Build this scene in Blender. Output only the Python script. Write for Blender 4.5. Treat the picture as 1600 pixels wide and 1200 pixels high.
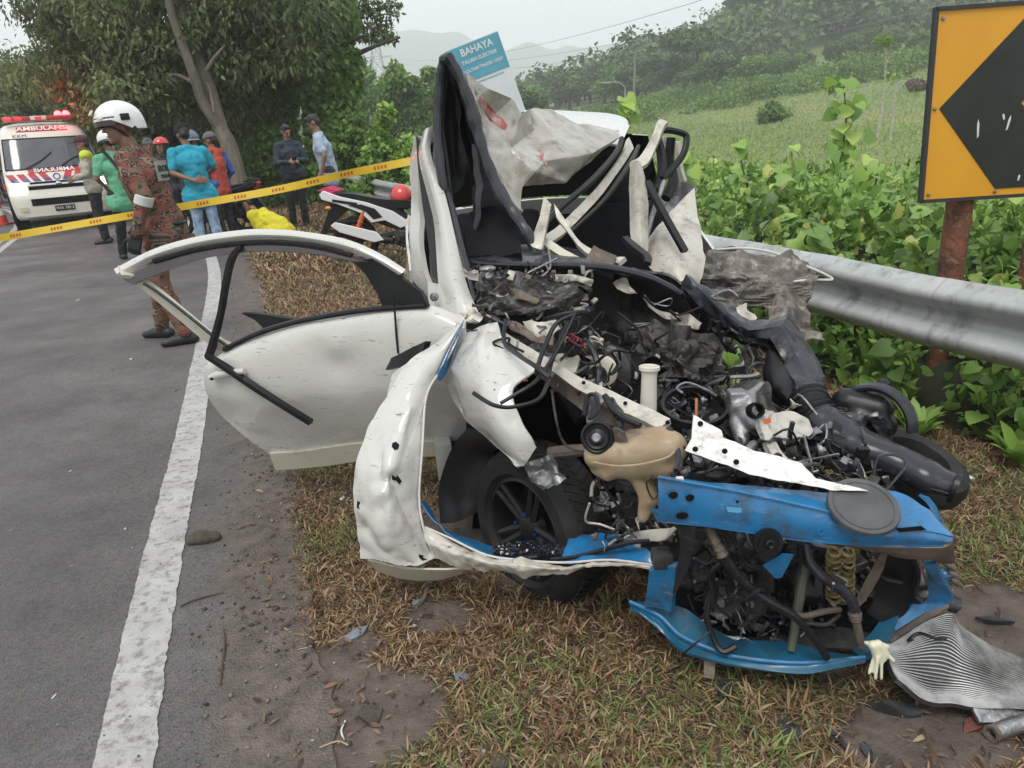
import bpy, bmesh, math, random
import numpy as np
from mathutils import Vector, Matrix, noise, geometry
from mathutils.bvhtree import BVHTree

random.seed(7)
RNG = np.random.default_rng(7)
for _o in list(bpy.data.objects):
    bpy.data.objects.remove(_o)
SC = bpy.context.scene
COL = SC.collection
R = math.radians

# ------------------------------------------------------------------ camera
F, CAM_H, HY, ROLL = 1150.0, 1.45, 200.0, R(4.0)
PITCH = math.atan((600 - HY) * math.cos(ROLL) / F)
FW = Vector((0, math.cos(PITCH), -math.sin(PITCH)))
_r0 = Vector((1, 0, 0)); _u0 = _r0.cross(FW)
RT = _r0 * math.cos(ROLL) - _u0 * math.sin(ROLL)
UP = _u0 * math.cos(ROLL) + _r0 * math.sin(ROLL)
EYE = Vector((0, 0, CAM_H))
cd = bpy.data.cameras.new('camera')
cam = bpy.data.objects.new('camera', cd); COL.objects.link(cam)
cd.sensor_fit = 'HORIZONTAL'; cd.sensor_width = 36.0; cd.lens = F / 1600 * 36
cd.clip_start = 0.05; cd.clip_end = 6000
cam.matrix_world = Matrix(((RT.x, UP.x, -FW.x, 0), (RT.y, UP.y, -FW.y, 0), (RT.z, UP.z, -FW.z, CAM_H), (0, 0, 0, 1)))
SC.camera = cam

# ------------------------------------------------------------------ sky, sun, exposure (bright overcast after rain)
SUN_EL, SUN_AZ = R(62), R(200)
w = bpy.data.worlds.new('World'); SC.world = w; w.use_nodes = True
nt = w.node_tree; nt.nodes.clear()
wo = nt.nodes.new('ShaderNodeOutputWorld'); bg = nt.nodes.new('ShaderNodeBackground')
sky = nt.nodes.new('ShaderNodeTexSky'); sky.sky_type = 'NISHITA'; sky.sun_disc = False
sky.sun_elevation = SUN_EL; sky.sun_rotation = SUN_AZ; sky.dust_density = 4.0; sky.air_density = 1.6
mx = nt.nodes.new('ShaderNodeMix'); mx.data_type = 'RGBA'; mx.inputs['Factor'].default_value = 0.90
cl = nt.nodes.new('ShaderNodeTexNoise'); cl.inputs['Scale'].default_value = 2.2; cl.inputs['Detail'].default_value = 5
cr = nt.nodes.new('ShaderNodeValToRGB')
cr.color_ramp.elements[0].position = .3; cr.color_ramp.elements[0].color = (7.7, 8.15, 8.75, 1)
cr.color_ramp.elements[1].position = .7; cr.color_ramp.elements[1].color = (8.7, 9.0, 9.4, 1)
nt.links.new(cl.outputs['Fac'], cr.inputs['Fac'])
nt.links.new(sky.outputs[0], mx.inputs['A']); nt.links.new(cr.outputs[0], mx.inputs['B'])
nt.links.new(mx.outputs['Result'], bg.inputs['Color']); bg.inputs['Strength'].default_value = 0.10
nt.links.new(bg.outputs[0], wo.inputs['Surface'])
sl = bpy.data.lights.new('sun', 'SUN'); sl.energy = 1.5; sl.angle = R(24); sl.color = (1, .97, .92)
so = bpy.data.objects.new('sun', sl); COL.objects.link(so)
so.rotation_euler = (R(90) - SUN_EL, 0, R(180) - SUN_AZ)
SC.view_settings.view_transform = 'Standard'; SC.view_settings.look = 'None'
SC.view_settings.exposure = 0.66; SC.view_settings.gamma = 1.0; SC.view_settings.use_curve_mapping = False
SC.cycles.max_bounces = 6; SC.cycles.volume_bounces = 2; SC.cycles.transparent_max_bounces = 8

# ------------------------------------------------------------------ picture <-> place
def ray(px, py):
    return FW + RT * ((px - 800) / F) - UP * ((py - 600) / F)
def at(px, py, Y):
    d = ray(px, py); return EYE + d * (Y / d.y)
def gr(px, py, z=0.0):
    d = ray(px, py); return EYE + d * ((z - CAM_H) / d.z)
def A(*pts):
    return [at(*p) for p in pts]

# ------------------------------------------------------------------ materials
MATS = {}
def mat(name, col, rough=.6, metal=0., col2=None, sc=8., bump=0., bsc=None, dirt=None, dirt_amt=.5, dirt_sc=5., coat=0., spec=.5, emis=None, alpha=None, trans=0., var='noise', stretch=None, rough2=None, detail=6, scratch=None):
    if name in MATS: return MATS[name]
    m = bpy.data.materials.new(name); MATS[name] = m; m.use_nodes = True
    n = m.node_tree.nodes; l = m.node_tree.links; b = n['Principled BSDF']
    c4 = (*col, 1)
    b.inputs['Base Color'].default_value = c4; b.inputs['Roughness'].default_value = rough
    b.inputs['Metallic'].default_value = metal; b.inputs['Coat Weight'].default_value = coat
    b.inputs['Specular IOR Level'].default_value = spec
    if trans: b.inputs['Transmission Weight'].default_value = trans
    if alpha is not None: b.inputs['Alpha'].default_value = alpha
    if emis:
        b.inputs['Emission Color'].default_value = (*emis[0], 1); b.inputs['Emission Strength'].default_value = emis[1]
    tc = n.new('ShaderNodeTexCoord'); vec = tc.outputs['Object']
    if stretch:
        mp = n.new('ShaderNodeMapping'); mp.inputs['Scale'].default_value = stretch
        l.new(vec, mp.inputs['Vector']); vec = mp.outputs[0]
    def nz(scale, det=detail, rg=.6):
        t = n.new('ShaderNodeTexNoise'); t.inputs['Scale'].default_value = scale; t.inputs['Detail'].default_value = det
        t.inputs['Roughness'].default_value = rg; l.new(vec, t.inputs['Vector']); return t
    cur = None
    if col2 is not None:
        t = nz(sc); r = n.new('ShaderNodeValToRGB')
        r.color_ramp.elements[0].position = .36; r.color_ramp.elements[0].color = c4
        r.color_ramp.elements[1].position = .64; r.color_ramp.elements[1].color = (*col2, 1)
        l.new(t.outputs['Fac'], r.inputs['Fac']); cur = r.outputs[0]
    if dirt is not None:
        t = nz(dirt_sc, 9, .68); r = n.new('ShaderNodeValToRGB')
        r.color_ramp.elements[0].position = .75 - dirt_amt * .5; r.color_ramp.elements[0].color = (0, 0, 0, 1)
        r.color_ramp.elements[1].position = .95 - dirt_amt * .45; r.color_ramp.elements[1].color = (1, 1, 1, 1)
        l.new(t.outputs['Fac'], r.inputs['Fac'])
        x = n.new('ShaderNodeMix'); x.data_type = 'RGBA'
        if cur: l.new(cur, x.inputs['A'])
        else: x.inputs['A'].default_value = c4
        x.inputs['B'].default_value = (*dirt, 1); l.new(r.outputs[0], x.inputs['Factor']); cur = x.outputs['Result']
        mr = n.new('ShaderNodeMapRange'); mr.inputs['To Min'].default_value = rough; mr.inputs['To Max'].default_value = min(1, rough + .35)
        l.new(r.outputs[0], mr.inputs['Value']); l.new(mr.outputs[0], b.inputs['Roughness'])
    if scratch is not None:
        tv = n.new('ShaderNodeMapping'); tv.inputs['Scale'].default_value = (1.2, 1.2, 9.); tv.inputs['Rotation'].default_value = (.5, .7, .3); l.new(tc.outputs['Object'], tv.inputs['Vector'])
        t = n.new('ShaderNodeTexNoise'); t.inputs['Scale'].default_value = 13; t.inputs['Detail'].default_value = 8; t.inputs['Roughness'].default_value = .75; l.new(tv.outputs[0], t.inputs['Vector'])
        r = n.new('ShaderNodeValToRGB'); r.color_ramp.elements[0].position = .605; r.color_ramp.elements[0].color = (0, 0, 0, 1); r.color_ramp.elements[1].position = .64; r.color_ramp.elements[1].color = (1, 1, 1, 1); l.new(t.outputs['Fac'], r.inputs['Fac'])
        x = n.new('ShaderNodeMix'); x.data_type = 'RGBA'
        if cur: l.new(cur, x.inputs['A'])
        else: x.inputs['A'].default_value = c4
        x.inputs['B'].default_value = (*scratch, 1); l.new(r.outputs[0], x.inputs['Factor']); cur = x.outputs['Result']
    if rough2 is not None:
        t = nz(sc * .6); mr = n.new('ShaderNodeMapRange'); mr.inputs['From Min'].default_value = .35; mr.inputs['From Max'].default_value = .65
        mr.inputs['To Min'].default_value = rough; mr.inputs['To Max'].default_value = rough2
        l.new(t.outputs['Fac'], mr.inputs['Value']); l.new(mr.outputs[0], b.inputs['Roughness'])
    if cur: l.new(cur, b.inputs['Base Color'])
    if bump:
        t = nz(bsc or sc * 3); bn = n.new('ShaderNodeBump'); bn.inputs['Strength'].default_value = min(1, bump); bn.inputs['Distance'].default_value = .01 * max(1, bump)
        l.new(t.outputs['Fac'], bn.inputs['Height']); l.new(bn.outputs[0], b.inputs['Normal'])
    return m

def ramp_attr_mat(name, stops, rough=.5, attr='tint', spec=.3, sub=0., noise_sc=None):
    """colour that belongs to each leaf or blade, from a stored random number"""
    if name in MATS: return MATS[name]
    m = bpy.data.materials.new(name); MATS[name] = m; m.use_nodes = True
    n = m.node_tree.nodes; l = m.node_tree.links; b = n['Principled BSDF']
    a = n.new('ShaderNodeAttribute'); a.attribute_name = attr
    r = n.new('ShaderNodeValToRGB'); e = r.color_ramp.elements
    e[0].position = stops[0][0]; e[0].color = (*stops[0][1], 1)
    e[1].position = stops[-1][0]; e[1].color = (*stops[-1][1], 1)
    for p, c in stops[1:-1]:
        q = e.new(p); q.color = (*c, 1)
    l.new(a.outputs['Fac'], r.inputs['Fac']); l.new(r.outputs[0], b.inputs['Base Color'])
    b.inputs['Roughness'].default_value = rough; b.inputs['Specular IOR Level'].default_value = spec
    if sub:   # thin leaves let some light through
        tr = n.new('ShaderNodeBsdfTranslucent'); l.new(r.outputs[0], tr.inputs['Color'])
        ms = n.new('ShaderNodeMixShader'); ms.inputs[0].default_value = sub
        l.new(b.outputs[0], ms.inputs[1]); l.new(tr.outputs[0], ms.inputs[2]); l.new(ms.outputs[0], n['Material Output'].inputs['Surface'])
    return m

# ------------------------------------------------------------------ mesh helpers
def np_mesh(name, V, Fc, tint=None, smooth=False):
    """V (n,3), Fc (m,k) all faces with k corners"""
    me = bpy.data.meshes.new(name); V = np.asarray(V, np.float32); Fc = np.asarray(Fc, np.int32)
    k = Fc.shape[1]
    me.vertices.add(len(V)); me.vertices.foreach_set('co', V.ravel())
    me.loops.add(Fc.size); me.loops.foreach_set('vertex_index', Fc.ravel())
    me.polygons.add(len(Fc)); me.polygons.foreach_set('loop_start', np.arange(0, Fc.size, k, dtype=np.int32))
    if smooth: me.polygons.foreach_set('use_smooth', np.ones(len(Fc), bool))
    me.update(calc_edges=True)
    if tint is not None:
        at_ = me.attributes.new('tint', 'FLOAT', 'FACE'); at_.data.foreach_set('value', np.asarray(tint, np.float32))
    return me

def catmull(P, n):
    P = [Vector(p) for p in P]
    if len(P) == 1: return [P[0].copy() for _ in range(n)]
    m = len(P) - 1; out = []
    for i in range(n):
        t = i / (n - 1) * m; k = min(int(t), m - 1); f = t - k
        p1, p2 = P[k], P[k + 1]; p0 = P[k - 1] if k else p1 * 2 - p2; p3 = P[k + 2] if k + 2 <= m else p2 * 2 - p1
        out.append(.5 * ((2 * p1) + (p2 - p0) * f + (2 * p0 - 5 * p1 + 4 * p2 - p3) * f * f + (3 * p1 - p0 - 3 * p2 + p3) * f ** 3))
    return out
def linear(P, n):
    P = [Vector(p) for p in P]; m = len(P) - 1; out = []
    for i in range(n):
        t = i / (n - 1) * m; k = min(int(t), m - 1); out.append(P[k].lerp(P[k + 1], t - k))
    return out

ORG = {}
def xyz(p): return (p[0], p[1], p[2])
class MB:
    def __init__(s): s.v = []; s.f = []; s.m = []
    def add(s, vs, fs, mi=0):
        o = len(s.v); s.v += [Vector(v) for v in vs]; s.f += [[i + o for i in f] for f in fs]; s.m += [mi] * len(fs); return s
    def box(s, c, size, rot=None, mi=0, taper=1., bev=0.):
        hx, hy, hz = [a / 2 for a in size]; c = Vector(c)
        if bev:
            bm = bmesh.new(); bmesh.ops.create_cube(bm, size=1)
            for v in bm.verts:
                t = taper if v.co.z > 0 else 1; v.co = Vector((v.co.x * size[0] * t, v.co.y * size[1] * t, v.co.z * size[2]))
            bmesh.ops.bevel(bm, geom=list(bm.edges), offset=bev, segments=2, affect='EDGES', profile=.6)
            s.bm(bm, Matrix.Translation(c) @ (rot.to_4x4() if rot else Matrix()), mi); return s
        vs = [Vector((x * hx * (taper if z > 0 else 1), y * hy * (taper if z > 0 else 1), z * hz)) for z in (-1, 1) for y in (-1, 1) for x in (-1, 1)]
        if rot: vs = [rot @ v for v in vs]
        return s.add([v + c for v in vs], [(0, 2, 3, 1), (4, 5, 7, 6), (0, 1, 5, 4), (2, 6, 7, 3), (0, 4, 6, 2), (1, 3, 7, 5)], mi)
    def bm(s, bm, M=Matrix(), mi=0):
        bm.verts.index_update(); s.add([M @ v.co for v in bm.verts], [[v.index for v in f.verts] for f in bm.faces], mi); bm.free(); return s
    def tube(s, P, r, n=8, mi=0, sub=0, flat=1., up=None, rect=False, wave=None):
        P = [Vector(p) for p in P]; rs = list(r) if isinstance(r, (list, tuple)) else [r] * len(P)
        if sub:
            k = (len(P) - 1) * sub + 1
            rs = [v.x for v in linear([Vector((a, 0, 0)) for a in rs], k)]; P = catmull(P, k)
        ref = Vector(up) if up else None; vs = []; prev = None
        for i, p in enumerate(P):
            t = (P[min(i + 1, len(P) - 1)] - P[max(i - 1, 0)]).normalized()
            if ref is not None: a = ref
            elif prev is not None: a = prev
            else: a = Vector((0, 0, 1)) if abs(t.z) < .9 else Vector((1, 0, 0))
            x = a - t * a.dot(t); x = x.normalized() if x.length > 1e-5 else t.orthogonal().normalized(); y = t.cross(x); prev = x
            rr = rs[i] * (wave(i) if wave else 1)
            if rect:
                for (u, v) in ((1, 1), (-1, 1), (-1, -1), (1, -1)): vs.append(p + x * rr * u * flat + y * rr * v)
            else:
                for k in range(n):
                    an = 2 * math.pi * k / n; vs.append(p + x * (rr * math.cos(an) * flat) + y * (rr * math.sin(an)))
        n = 4 if rect else n; fs = []
        for i in range(len(P) - 1):
            for k in range(n):
                a = i * n + k; b = i * n + (k + 1) % n; fs.append((a, b, b + n, a + n))
        fs.append(tuple(range(n - 1, -1, -1))); e = (len(P) - 1) * n; fs.append(tuple(range(e, e + n)))
        return s.add(vs, fs, mi)
    def lathe(s, prof, c=(0, 0, 0), axis=(0, 0, 1), n=24, mi=0, closed=False):
        q = Vector((0, 0, 1)).rotation_difference(Vector(axis).normalized()); c = Vector(c); vs = []
        for (r, z) in prof:
            for k in range(n):
                a = 2 * math.pi * k / n; vs.append(c + q @ Vector((r * math.cos(a), r * math.sin(a), z)))
        fs = []; L = len(prof)
        for i in range(L if closed else L - 1):
            j = (i + 1) % L
            for k in range(n):
                fs.append((i * n + k, i * n + (k + 1) % n, j * n + (k + 1) % n, j * n + k))
        if not closed:
            fs.append(tuple(range(n - 1, -1, -1))); fs.append(tuple(range((L - 1) * n, L * n)))
        return s.add(vs, fs, mi)
    def ell(s, c, rad, n=16, m=10, rot=None, mi=0):
        c = Vector(c); vs = [Vector((0, 0, -rad[2]))]
        for i in range(1, m):
            ph = -math.pi / 2 + math.pi * i / m
            for k in range(n):
                a = 2 * math.pi * k / n; vs.append(Vector((rad[0] * math.cos(ph) * math.cos(a), rad[1] * math.cos(ph) * math.sin(a), rad[2] * math.sin(ph))))
        vs.append(Vector((0, 0, rad[2])))
        fs = [(0, 1 + (k + 1) % n, 1 + k) for k in range(n)]
        for i in range(m - 2):
            for k in range(n):
                a = 1 + i * n + k; b = 1 + i * n + (k + 1) % n; fs.append((a, b, b + n, a + n))
        t = len(vs) - 1; o = 1 + (m - 2) * n; fs += [(t, o + k, o + (k + 1) % n) for k in range(n)]
        if rot: vs = [rot @ v for v in vs]
        return s.add([v + c for v in vs], fs, mi)
    def caps(s, a, b, ra, rb, n=12, mi=0):
        """tapered limb with round ends"""
        a, b = Vector(a), Vector(b); d = (b - a); L = d.length
        if L < 1e-6: return s.ell(a, (ra,) * 3)
        t = d / L; P = []; rs = []
        for k in range(4): an = math.pi / 2 * (k + .35) / 4.35; P.append(a - t * ra * math.cos(an)); rs.append(ra * math.sin(an))
        P.append(a); rs.append(ra); P.append(b); rs.append(rb)
        for k in range(3, -1, -1): an = math.pi / 2 * (k + .35) / 4.35; P.append(b + t * rb * math.cos(an)); rs.append(rb * math.sin(an))
        return s.tube(P, rs, n, mi, up=t.orthogonal())
    def sheet(s, rows, nu=16, nv=10, thick=.003, crumple=0., csc=6., seed=0, mi=0, sharp=False, vlin=False, off=0., cst=(1, 1, 1), creases=()):
        """a panel lofted through rows of points; real thickness"""
        f1 = linear if sharp else catmull; f2 = linear if vlin else f1
        rr = [f1(r, nu) for r in rows]; cols = [f2([q[i] for q in rr], nv) for i in range(nu)]
        G = [[cols[i][j] for i in range(nu)] for j in range(nv)]
        N = []
        for j in range(nv):
            for i in range(nu):
                a = G[j][min(i + 1, nu - 1)] - G[j][max(i - 1, 0)]; b = G[min(j + 1, nv - 1)][i] - G[max(j - 1, 0)][i]
                q = a.cross(b); N.append(q.normalized() if q.length > 1e-9 else Vector((0, -1, 0)))
        mid = G[nv // 2][nu // 2]; flip = sum(N[j * nu + i].dot(EYE - G[j][i]) for j in range(0, nv, 2) for i in range(0, nu, 2)) < 0
        if flip: N = [-q for q in N]
        top = []
        for j in range(nv):
            for i in range(nu):
                p = G[j][i]; q = N[j * nu + i]
                if crumple:
                    c_ = Vector((p.x * cst[0], p.y * cst[1], p.z * cst[2])) * csc
                    k = noise.noise(c_ + Vector((seed * 7.3, 0, 0))); k2 = abs(noise.noise(c_ * 2.1 + Vector((0, seed * 3.1, 0)))) - .25
                    p = p + q * crumple * (k + .7 * k2)
                for (ca_, cb_, dep, wid) in creases:   # sharp folds along a line
                    ab_ = cb_ - ca_; t_ = (p - ca_).dot(ab_) / max(ab_.length_squared, 1e-9); ee = 1. if 0 <= t_ <= 1 else math.exp(-((t_ - min(1, max(0, t_))) * ab_.length / wid) ** 2); d__ = (p - ca_ - ab_ * min(1, max(0, t_))).length
                    p = p + q * dep * math.exp(-d__ / wid) * ee
                top.append(p + q * off)
        bot = [p - N[i] * thick for i, p in enumerate(top)]
        n0 = len(top); fs = []
        for j in range(nv - 1):
            for i in range(nu - 1):
                a = j * nu + i; fs.append((a, a + 1, a + 1 + nu, a + nu)); fs.append((a + n0, a + nu + n0, a + 1 + nu + n0, a + 1 + n0))
        loop = [(0, i) for i in range(nu)] + [(j, nu - 1) for j in range(1, nv)] + [(nv - 1, i) for i in range(nu - 2, -1, -1)] + [(j, 0) for j in range(nv - 2, 0, -1)]
        ids = [j * nu + i for j, i in loop]
        for k in range(len(ids)):
            a, b = ids[k], ids[(k + 1) % len(ids)]; fs.append((b, a, a + n0, b + n0))
        if flip: fs = [f[::-1] for f in fs]
        return s.add(top + bot, fs, mi)
    def plate(s, P, thick=.004, cuts=0, crumple=0., csc=8., seed=0, mi=0, off=0., nrm=None):
        """a flat or warped panel from its outline; real thickness"""
        P = [Vector(p) for p in P]; q = nrm or geometry.normal(P)
        if q.dot(EYE - P[0]) < 0: q = -q
        bm = bmesh.new(); vv = [bm.verts.new(p + q * off) for p in P]; f = bm.faces.new(vv)
        if f.normal.dot(q) < 0: f.normal_flip()
        bmesh.ops.triangulate(bm, faces=[f], ngon_method='BEAUTY')
        for _ in range(cuts): bmesh.ops.subdivide_edges(bm, edges=[e for e in bm.edges if e.calc_length() > .02], cuts=1, use_grid_fill=True)
        bmesh.ops.triangulate(bm, faces=list(bm.faces)); bm.normal_update()
        if crumple:
            for v in bm.verts: v.co += q * crumple * (noise.noise(v.co * csc + Vector((seed * 5.1, 0, 0))) + .6 * (abs(noise.noise(v.co * csc * 2.3)) - .25))
        r = bmesh.ops.extrude_face_region(bm, geom=list(bm.faces))
        for e in r['geom']:
            if isinstance(e, bmesh.types.BMVert): e.co -= q * thick
        bmesh.ops.recalc_face_normals(bm, faces=list(bm.faces))
        return s.bm(bm, Matrix(), mi)
    def torus(s, c, axis, Rr, r, n=28, m=10, a0=0., a1=2 * math.pi, mi=0, flat=1.):
        q = Vector((0, 0, 1)).rotation_difference(Vector(axis).normalized()); c = Vector(c)
        full = abs(a1 - a0 - 2 * math.pi) < 1e-4; k = n if full else n + 1; vs = []
        for i in range(k):
            a = a0 + (a1 - a0) * i / n
            for j in range(m):
                b = 2 * math.pi * j / m; rr = Rr + r * math.cos(b); vs.append(c + q @ Vector((rr * math.cos(a), rr * math.sin(a), r * flat * math.sin(b))))
        fs = []
        for i in range(n):
            i2 = (i + 1) % k
            for j in range(m): fs.append((i * m + j, i2 * m + j, i2 * m + (j + 1) % m, i * m + (j + 1) % m))
        if not full: fs.append(tuple(range(m))); fs.append(tuple(range((k - 1) * m, k * m))[::-1])
        return s.add(vs, fs, mi)
    def xform(s, M):
        s.v = [M @ v for v in s.v]; return s
    def mesh(s, name, org=Vector()):
        me = bpy.data.meshes.new(name); me.from_pydata([xyz(v - org) for v in s.v], [], s.f); me.update(); return me
    def build(s, name, mats, parent=None, smooth=True, ang=35, org=None, remesh=None, relax=0, rough=0., seed=0):
        o_ = Vector(org) if org is not None else ORG.get(parent.name, Vector()) if parent else Vector()
        me = s.mesh(name, o_)
        mats = mats if isinstance(mats, (list, tuple)) else [mats]
        if remesh:
            me = voxel(me, remesh, relax)
        else:
            me.polygons.foreach_set('material_index', s.m)
        if rough:
            n_ = len(me.vertices); co = np.empty(n_ * 3, np.float32); nr = np.empty(n_ * 3, np.float32); me.vertices.foreach_get('co', co); me.vertices.foreach_get('normal', nr) if hasattr(me.vertices[0], 'normal') else None
            co = co.reshape(-1, 3); nr = nr.reshape(-1, 3); k_ = np.array([noise.noise(Vector(c) * 14 + Vector((seed, 0, 0))) for c in co.tolist()], np.float32)
            me.vertices.foreach_set('co', (co + nr * (k_ * rough)[:, None]).ravel()); me.update()
        me.materials.clear()
        for m in mats: me.materials.append(m)
        if smooth:
            me.polygons.foreach_set('use_smooth', [True] * len(me.polygons))
            if not remesh: me.set_sharp_from_angle(angle=R(ang))
        ob = bpy.data.objects.new(name, me); COL.objects.link(ob)
        if parent: ob.parent = parent; ORG[ob.name] = o_
        else: ob.location = o_; ORG[ob.name] = o_
        return ob

TMP = bpy.data.scenes.new('tmp')
def voxel(me, size, relax=2):
    t = bpy.data.objects.new('tmp', me); TMP.collection.objects.link(t)
    m = t.modifiers.new('r', 'REMESH'); m.mode = 'VOXEL'; m.voxel_size = size; m.use_smooth_shade = True
    if relax:
        k = t.modifiers.new('s', 'SMOOTH'); k.iterations = relax; k.factor = .5
    vl = TMP.view_layers[0]; vl.update(); dg = vl.depsgraph
    out = bpy.data.meshes.new_from_object(t.evaluated_get(dg)); out.name = me.name
    bpy.data.objects.remove(t); bpy.data.meshes.remove(me); return out

def obj(name, me, m=None, parent=None, loc=None):
    if m is not None and not me.materials: me.materials.append(m)
    o = bpy.data.objects.new(name, me); COL.objects.link(o)
    if parent: o.parent = parent
    if loc is not None: o.location = loc
    return o
def tag(o, label=None, cat=None, group=None, kind=None):
    if label: o['label'] = label
    if cat: o['category'] = cat
    if group: o['group'] = group
    if kind: o['kind'] = kind
    return o
def thing(name, loc, label, cat, group=None, rz=0.):
    o = bpy.data.objects.new(name, None); COL.objects.link(o); o.location = loc; o.rotation_euler.z = rz
    o.empty_display_size = .1; ORG[o.name] = Vector(loc) if not rz else Vector()
    return tag(o, label, cat, group)
def local(o): ORG[o.name] = Vector(); return o
def text_mesh(txt, size=1., ext=.004, bold=False, align='CENTER', xs=1.):
    cu = bpy.data.curves.new('t', 'FONT'); cu.body = txt; cu.size = size; cu.extrude = ext; cu.align_x = align; cu.align_y = 'CENTER'; cu.resolution_u = 2
    if bold: cu.offset = .02 * size
    t = bpy.data.objects.new('t', cu); TMP.collection.objects.link(t); vl = TMP.view_layers[0]; vl.update(); dg = vl.depsgraph
    me = bpy.data.meshes.new_from_object(t.evaluated_get(dg)); bpy.data.objects.remove(t)
    return [Vector((v.co.x * xs, v.co.y, v.co.z)) for v in me.vertices], [list(p.vertices) for p in me.polygons]
def put_text(mb, txt, size, fn, ext=.003, mirror=False, bold=False, xs=1., mi=0, align='CENTER'):
    """fn(x, y, z) places text coordinates in space"""
    vs, fs = text_mesh(txt, size, ext, bold, align, xs); sx = -1 if mirror else 1
    return mb.add([fn(v.x * sx, v.y, v.z) for v in vs], [f[::-1] for f in fs] if mirror else fs, mi)
def copy_tree(o, parent=None):
    c = o.copy(); COL.objects.link(c); c.parent = parent
    for ch in list(o.children): copy_tree(ch, c)
    return c
# ================================================================== THE SETTING
def sstep(x, a, b):
    t = np.clip((np.asarray(x, float) - a) / (b - a), 0, 1); return t * t * (3 - 2 * t)
def pl_sample(P, n):
    return np.array([[v.x, v.y] for v in catmull([(p[0], p[1], 0) for p in P], n)])
LINE = [(1.2, -4.5), (.42, -2.5), (-.47, -.2), (-1.04, 1.45), (-1.33, 2.33), (-2.05, 4.6), (-3.72, 9.5), (-5.95, 14.6), (-9.3, 21), (-15, 29), (-24, 37.5), (-40, 48), (-64, 58)]
RAIL = [(3.9, -2.2), (3.06, 0), (2.03, 2.8), (1.31, 4.82), (-.05, 8.4), (-1.36, 11.7), (-2.9, 16), (-5, 21), (-7.5, 26), (-13, 34.5), (-22, 44)]
LS = pl_sample(LINE, 400); RS = pl_sample(RAIL, 300)
def offset_curve(S, d):
    T = np.gradient(S, axis=0); T /= np.linalg.norm(T, axis=1)[:, None]; return S + np.stack([T[:, 1], -T[:, 0]], 1) * d   # + = to the right when going away
def side(S, X, Y):
    """signed distance right of a curve"""
    X = np.asarray(X, float).ravel(); Y = np.asarray(Y, float).ravel(); out = np.empty(len(X)); T = np.gradient(S, axis=0); T /= np.linalg.norm(T, axis=1)[:, None]
    for k in range(0, len(X), 4000):
        dx = X[k:k + 4000, None] - S[None, :, 0]; dy = Y[k:k + 4000, None] - S[None, :, 1]; i = (dx * dx + dy * dy).argmin(1); r = np.arange(len(i))
        dist = np.hypot(dx[r, i], dy[r, i]); out[k:k + 4000] = np.where(T[i, 1] * dx[r, i] - T[i, 0] * dy[r, i] >= 0, dist, -dist)
    return out
def lnoise(X, Y, s, seed=0.):
    return np.array([noise.noise(Vector((x * s, y * s, seed))) for x, y in zip(np.ravel(X), np.ravel(Y))])
def terrain(X, Y):
    X = np.ravel(X).astype(float); Y = np.ravel(Y).astype(float)
    dl = side(LS, X, Y); dr = side(RS, X, Y); r = np.hypot(X, Y)
    az = np.degrees(np.arctan2(X, np.maximum(Y, .1))); z = -.55 * sstep(dr, .6, 5) + np.interp(r, [12, 25, 50, 90, 160], [0, .42, 1.1, 3.9, 6]) * np.interp(az, [-10, 5, 12, 26], [.2, .4, .58, 1.]) * sstep(dr, 4, 14)
    z += 34 * np.exp(-(((X - 150) / 95) ** 2 + ((Y - 205) / 85) ** 2)) * sstep(dr, 30, 70)
    z += 1.5 * sstep(-dl, 9, 30)
    soft = sstep(dl, .5, 1.6) * (1 - sstep(r, 30, 60))
    return z + soft * (.035 * lnoise(X, Y, 1.1, 3) + .018 * lnoise(X, Y, 4.5, 9))
MUD = [(gr(450, 1150), .36, .36), (gr(600, 1110), .19, .20), (gr(560, 1010), .10, .07), (gr(690, 960), .13, .09), (gr(1545, 965), .26, .20), (gr(1450, 1150), .26, .14), (gr(1250, 960), .5, .3), (gr(900, 800), .8, .55), (gr(350, 700), .26, .8)]
def mudmask(X, Y):
    X = np.ravel(X); Y = np.ravel(Y); m = np.zeros(len(X))
    for c, a, b in MUD: m = np.maximum(m, 1 - sstep(np.hypot((X - c.x) / a, (Y - c.y) / b), .55, 1.15))
    return np.maximum(m, 1 - sstep(side(LS, X, Y), .26, .60) )
rr = np.concatenate([[0.02], .35 * 1.052 ** np.arange(0, 172)]); na = 180
TH = np.linspace(0, 2 * np.pi, na, endpoint=False)
GX = (rr[:, None] * np.sin(TH)[None]).ravel(); GY = (rr[:, None] * np.cos(TH)[None]).ravel()
GZ = terrain(GX, GY)
ii = np.arange(len(rr) - 1)[:, None] * na; kk = np.arange(na)[None]; k2 = (kk + 1) % na
GF = np.stack([ii + kk, ii + na + kk, ii + na + k2, ii + k2], -1).reshape(-1, 4)[:, ::-1]
me = np_mesh('ground', np.stack([GX, GY, GZ], 1), GF, smooth=True)
dr_ = side(RS, GX, GY); far = np.hypot(GX, GY)
for nm, val in (('mud', mudmask(GX, GY)), ('field', sstep(dr_, .8, 4) + sstep(-side(LS, GX, GY), 8, 10))):
    a_ = me.attributes.new(nm, 'FLOAT', 'POINT'); a_.data.foreach_set('value', np.clip(val, 0, 1).astype(np.float32))
gm = bpy.data.materials.new('earth and grass'); gm.use_nodes = True
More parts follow.
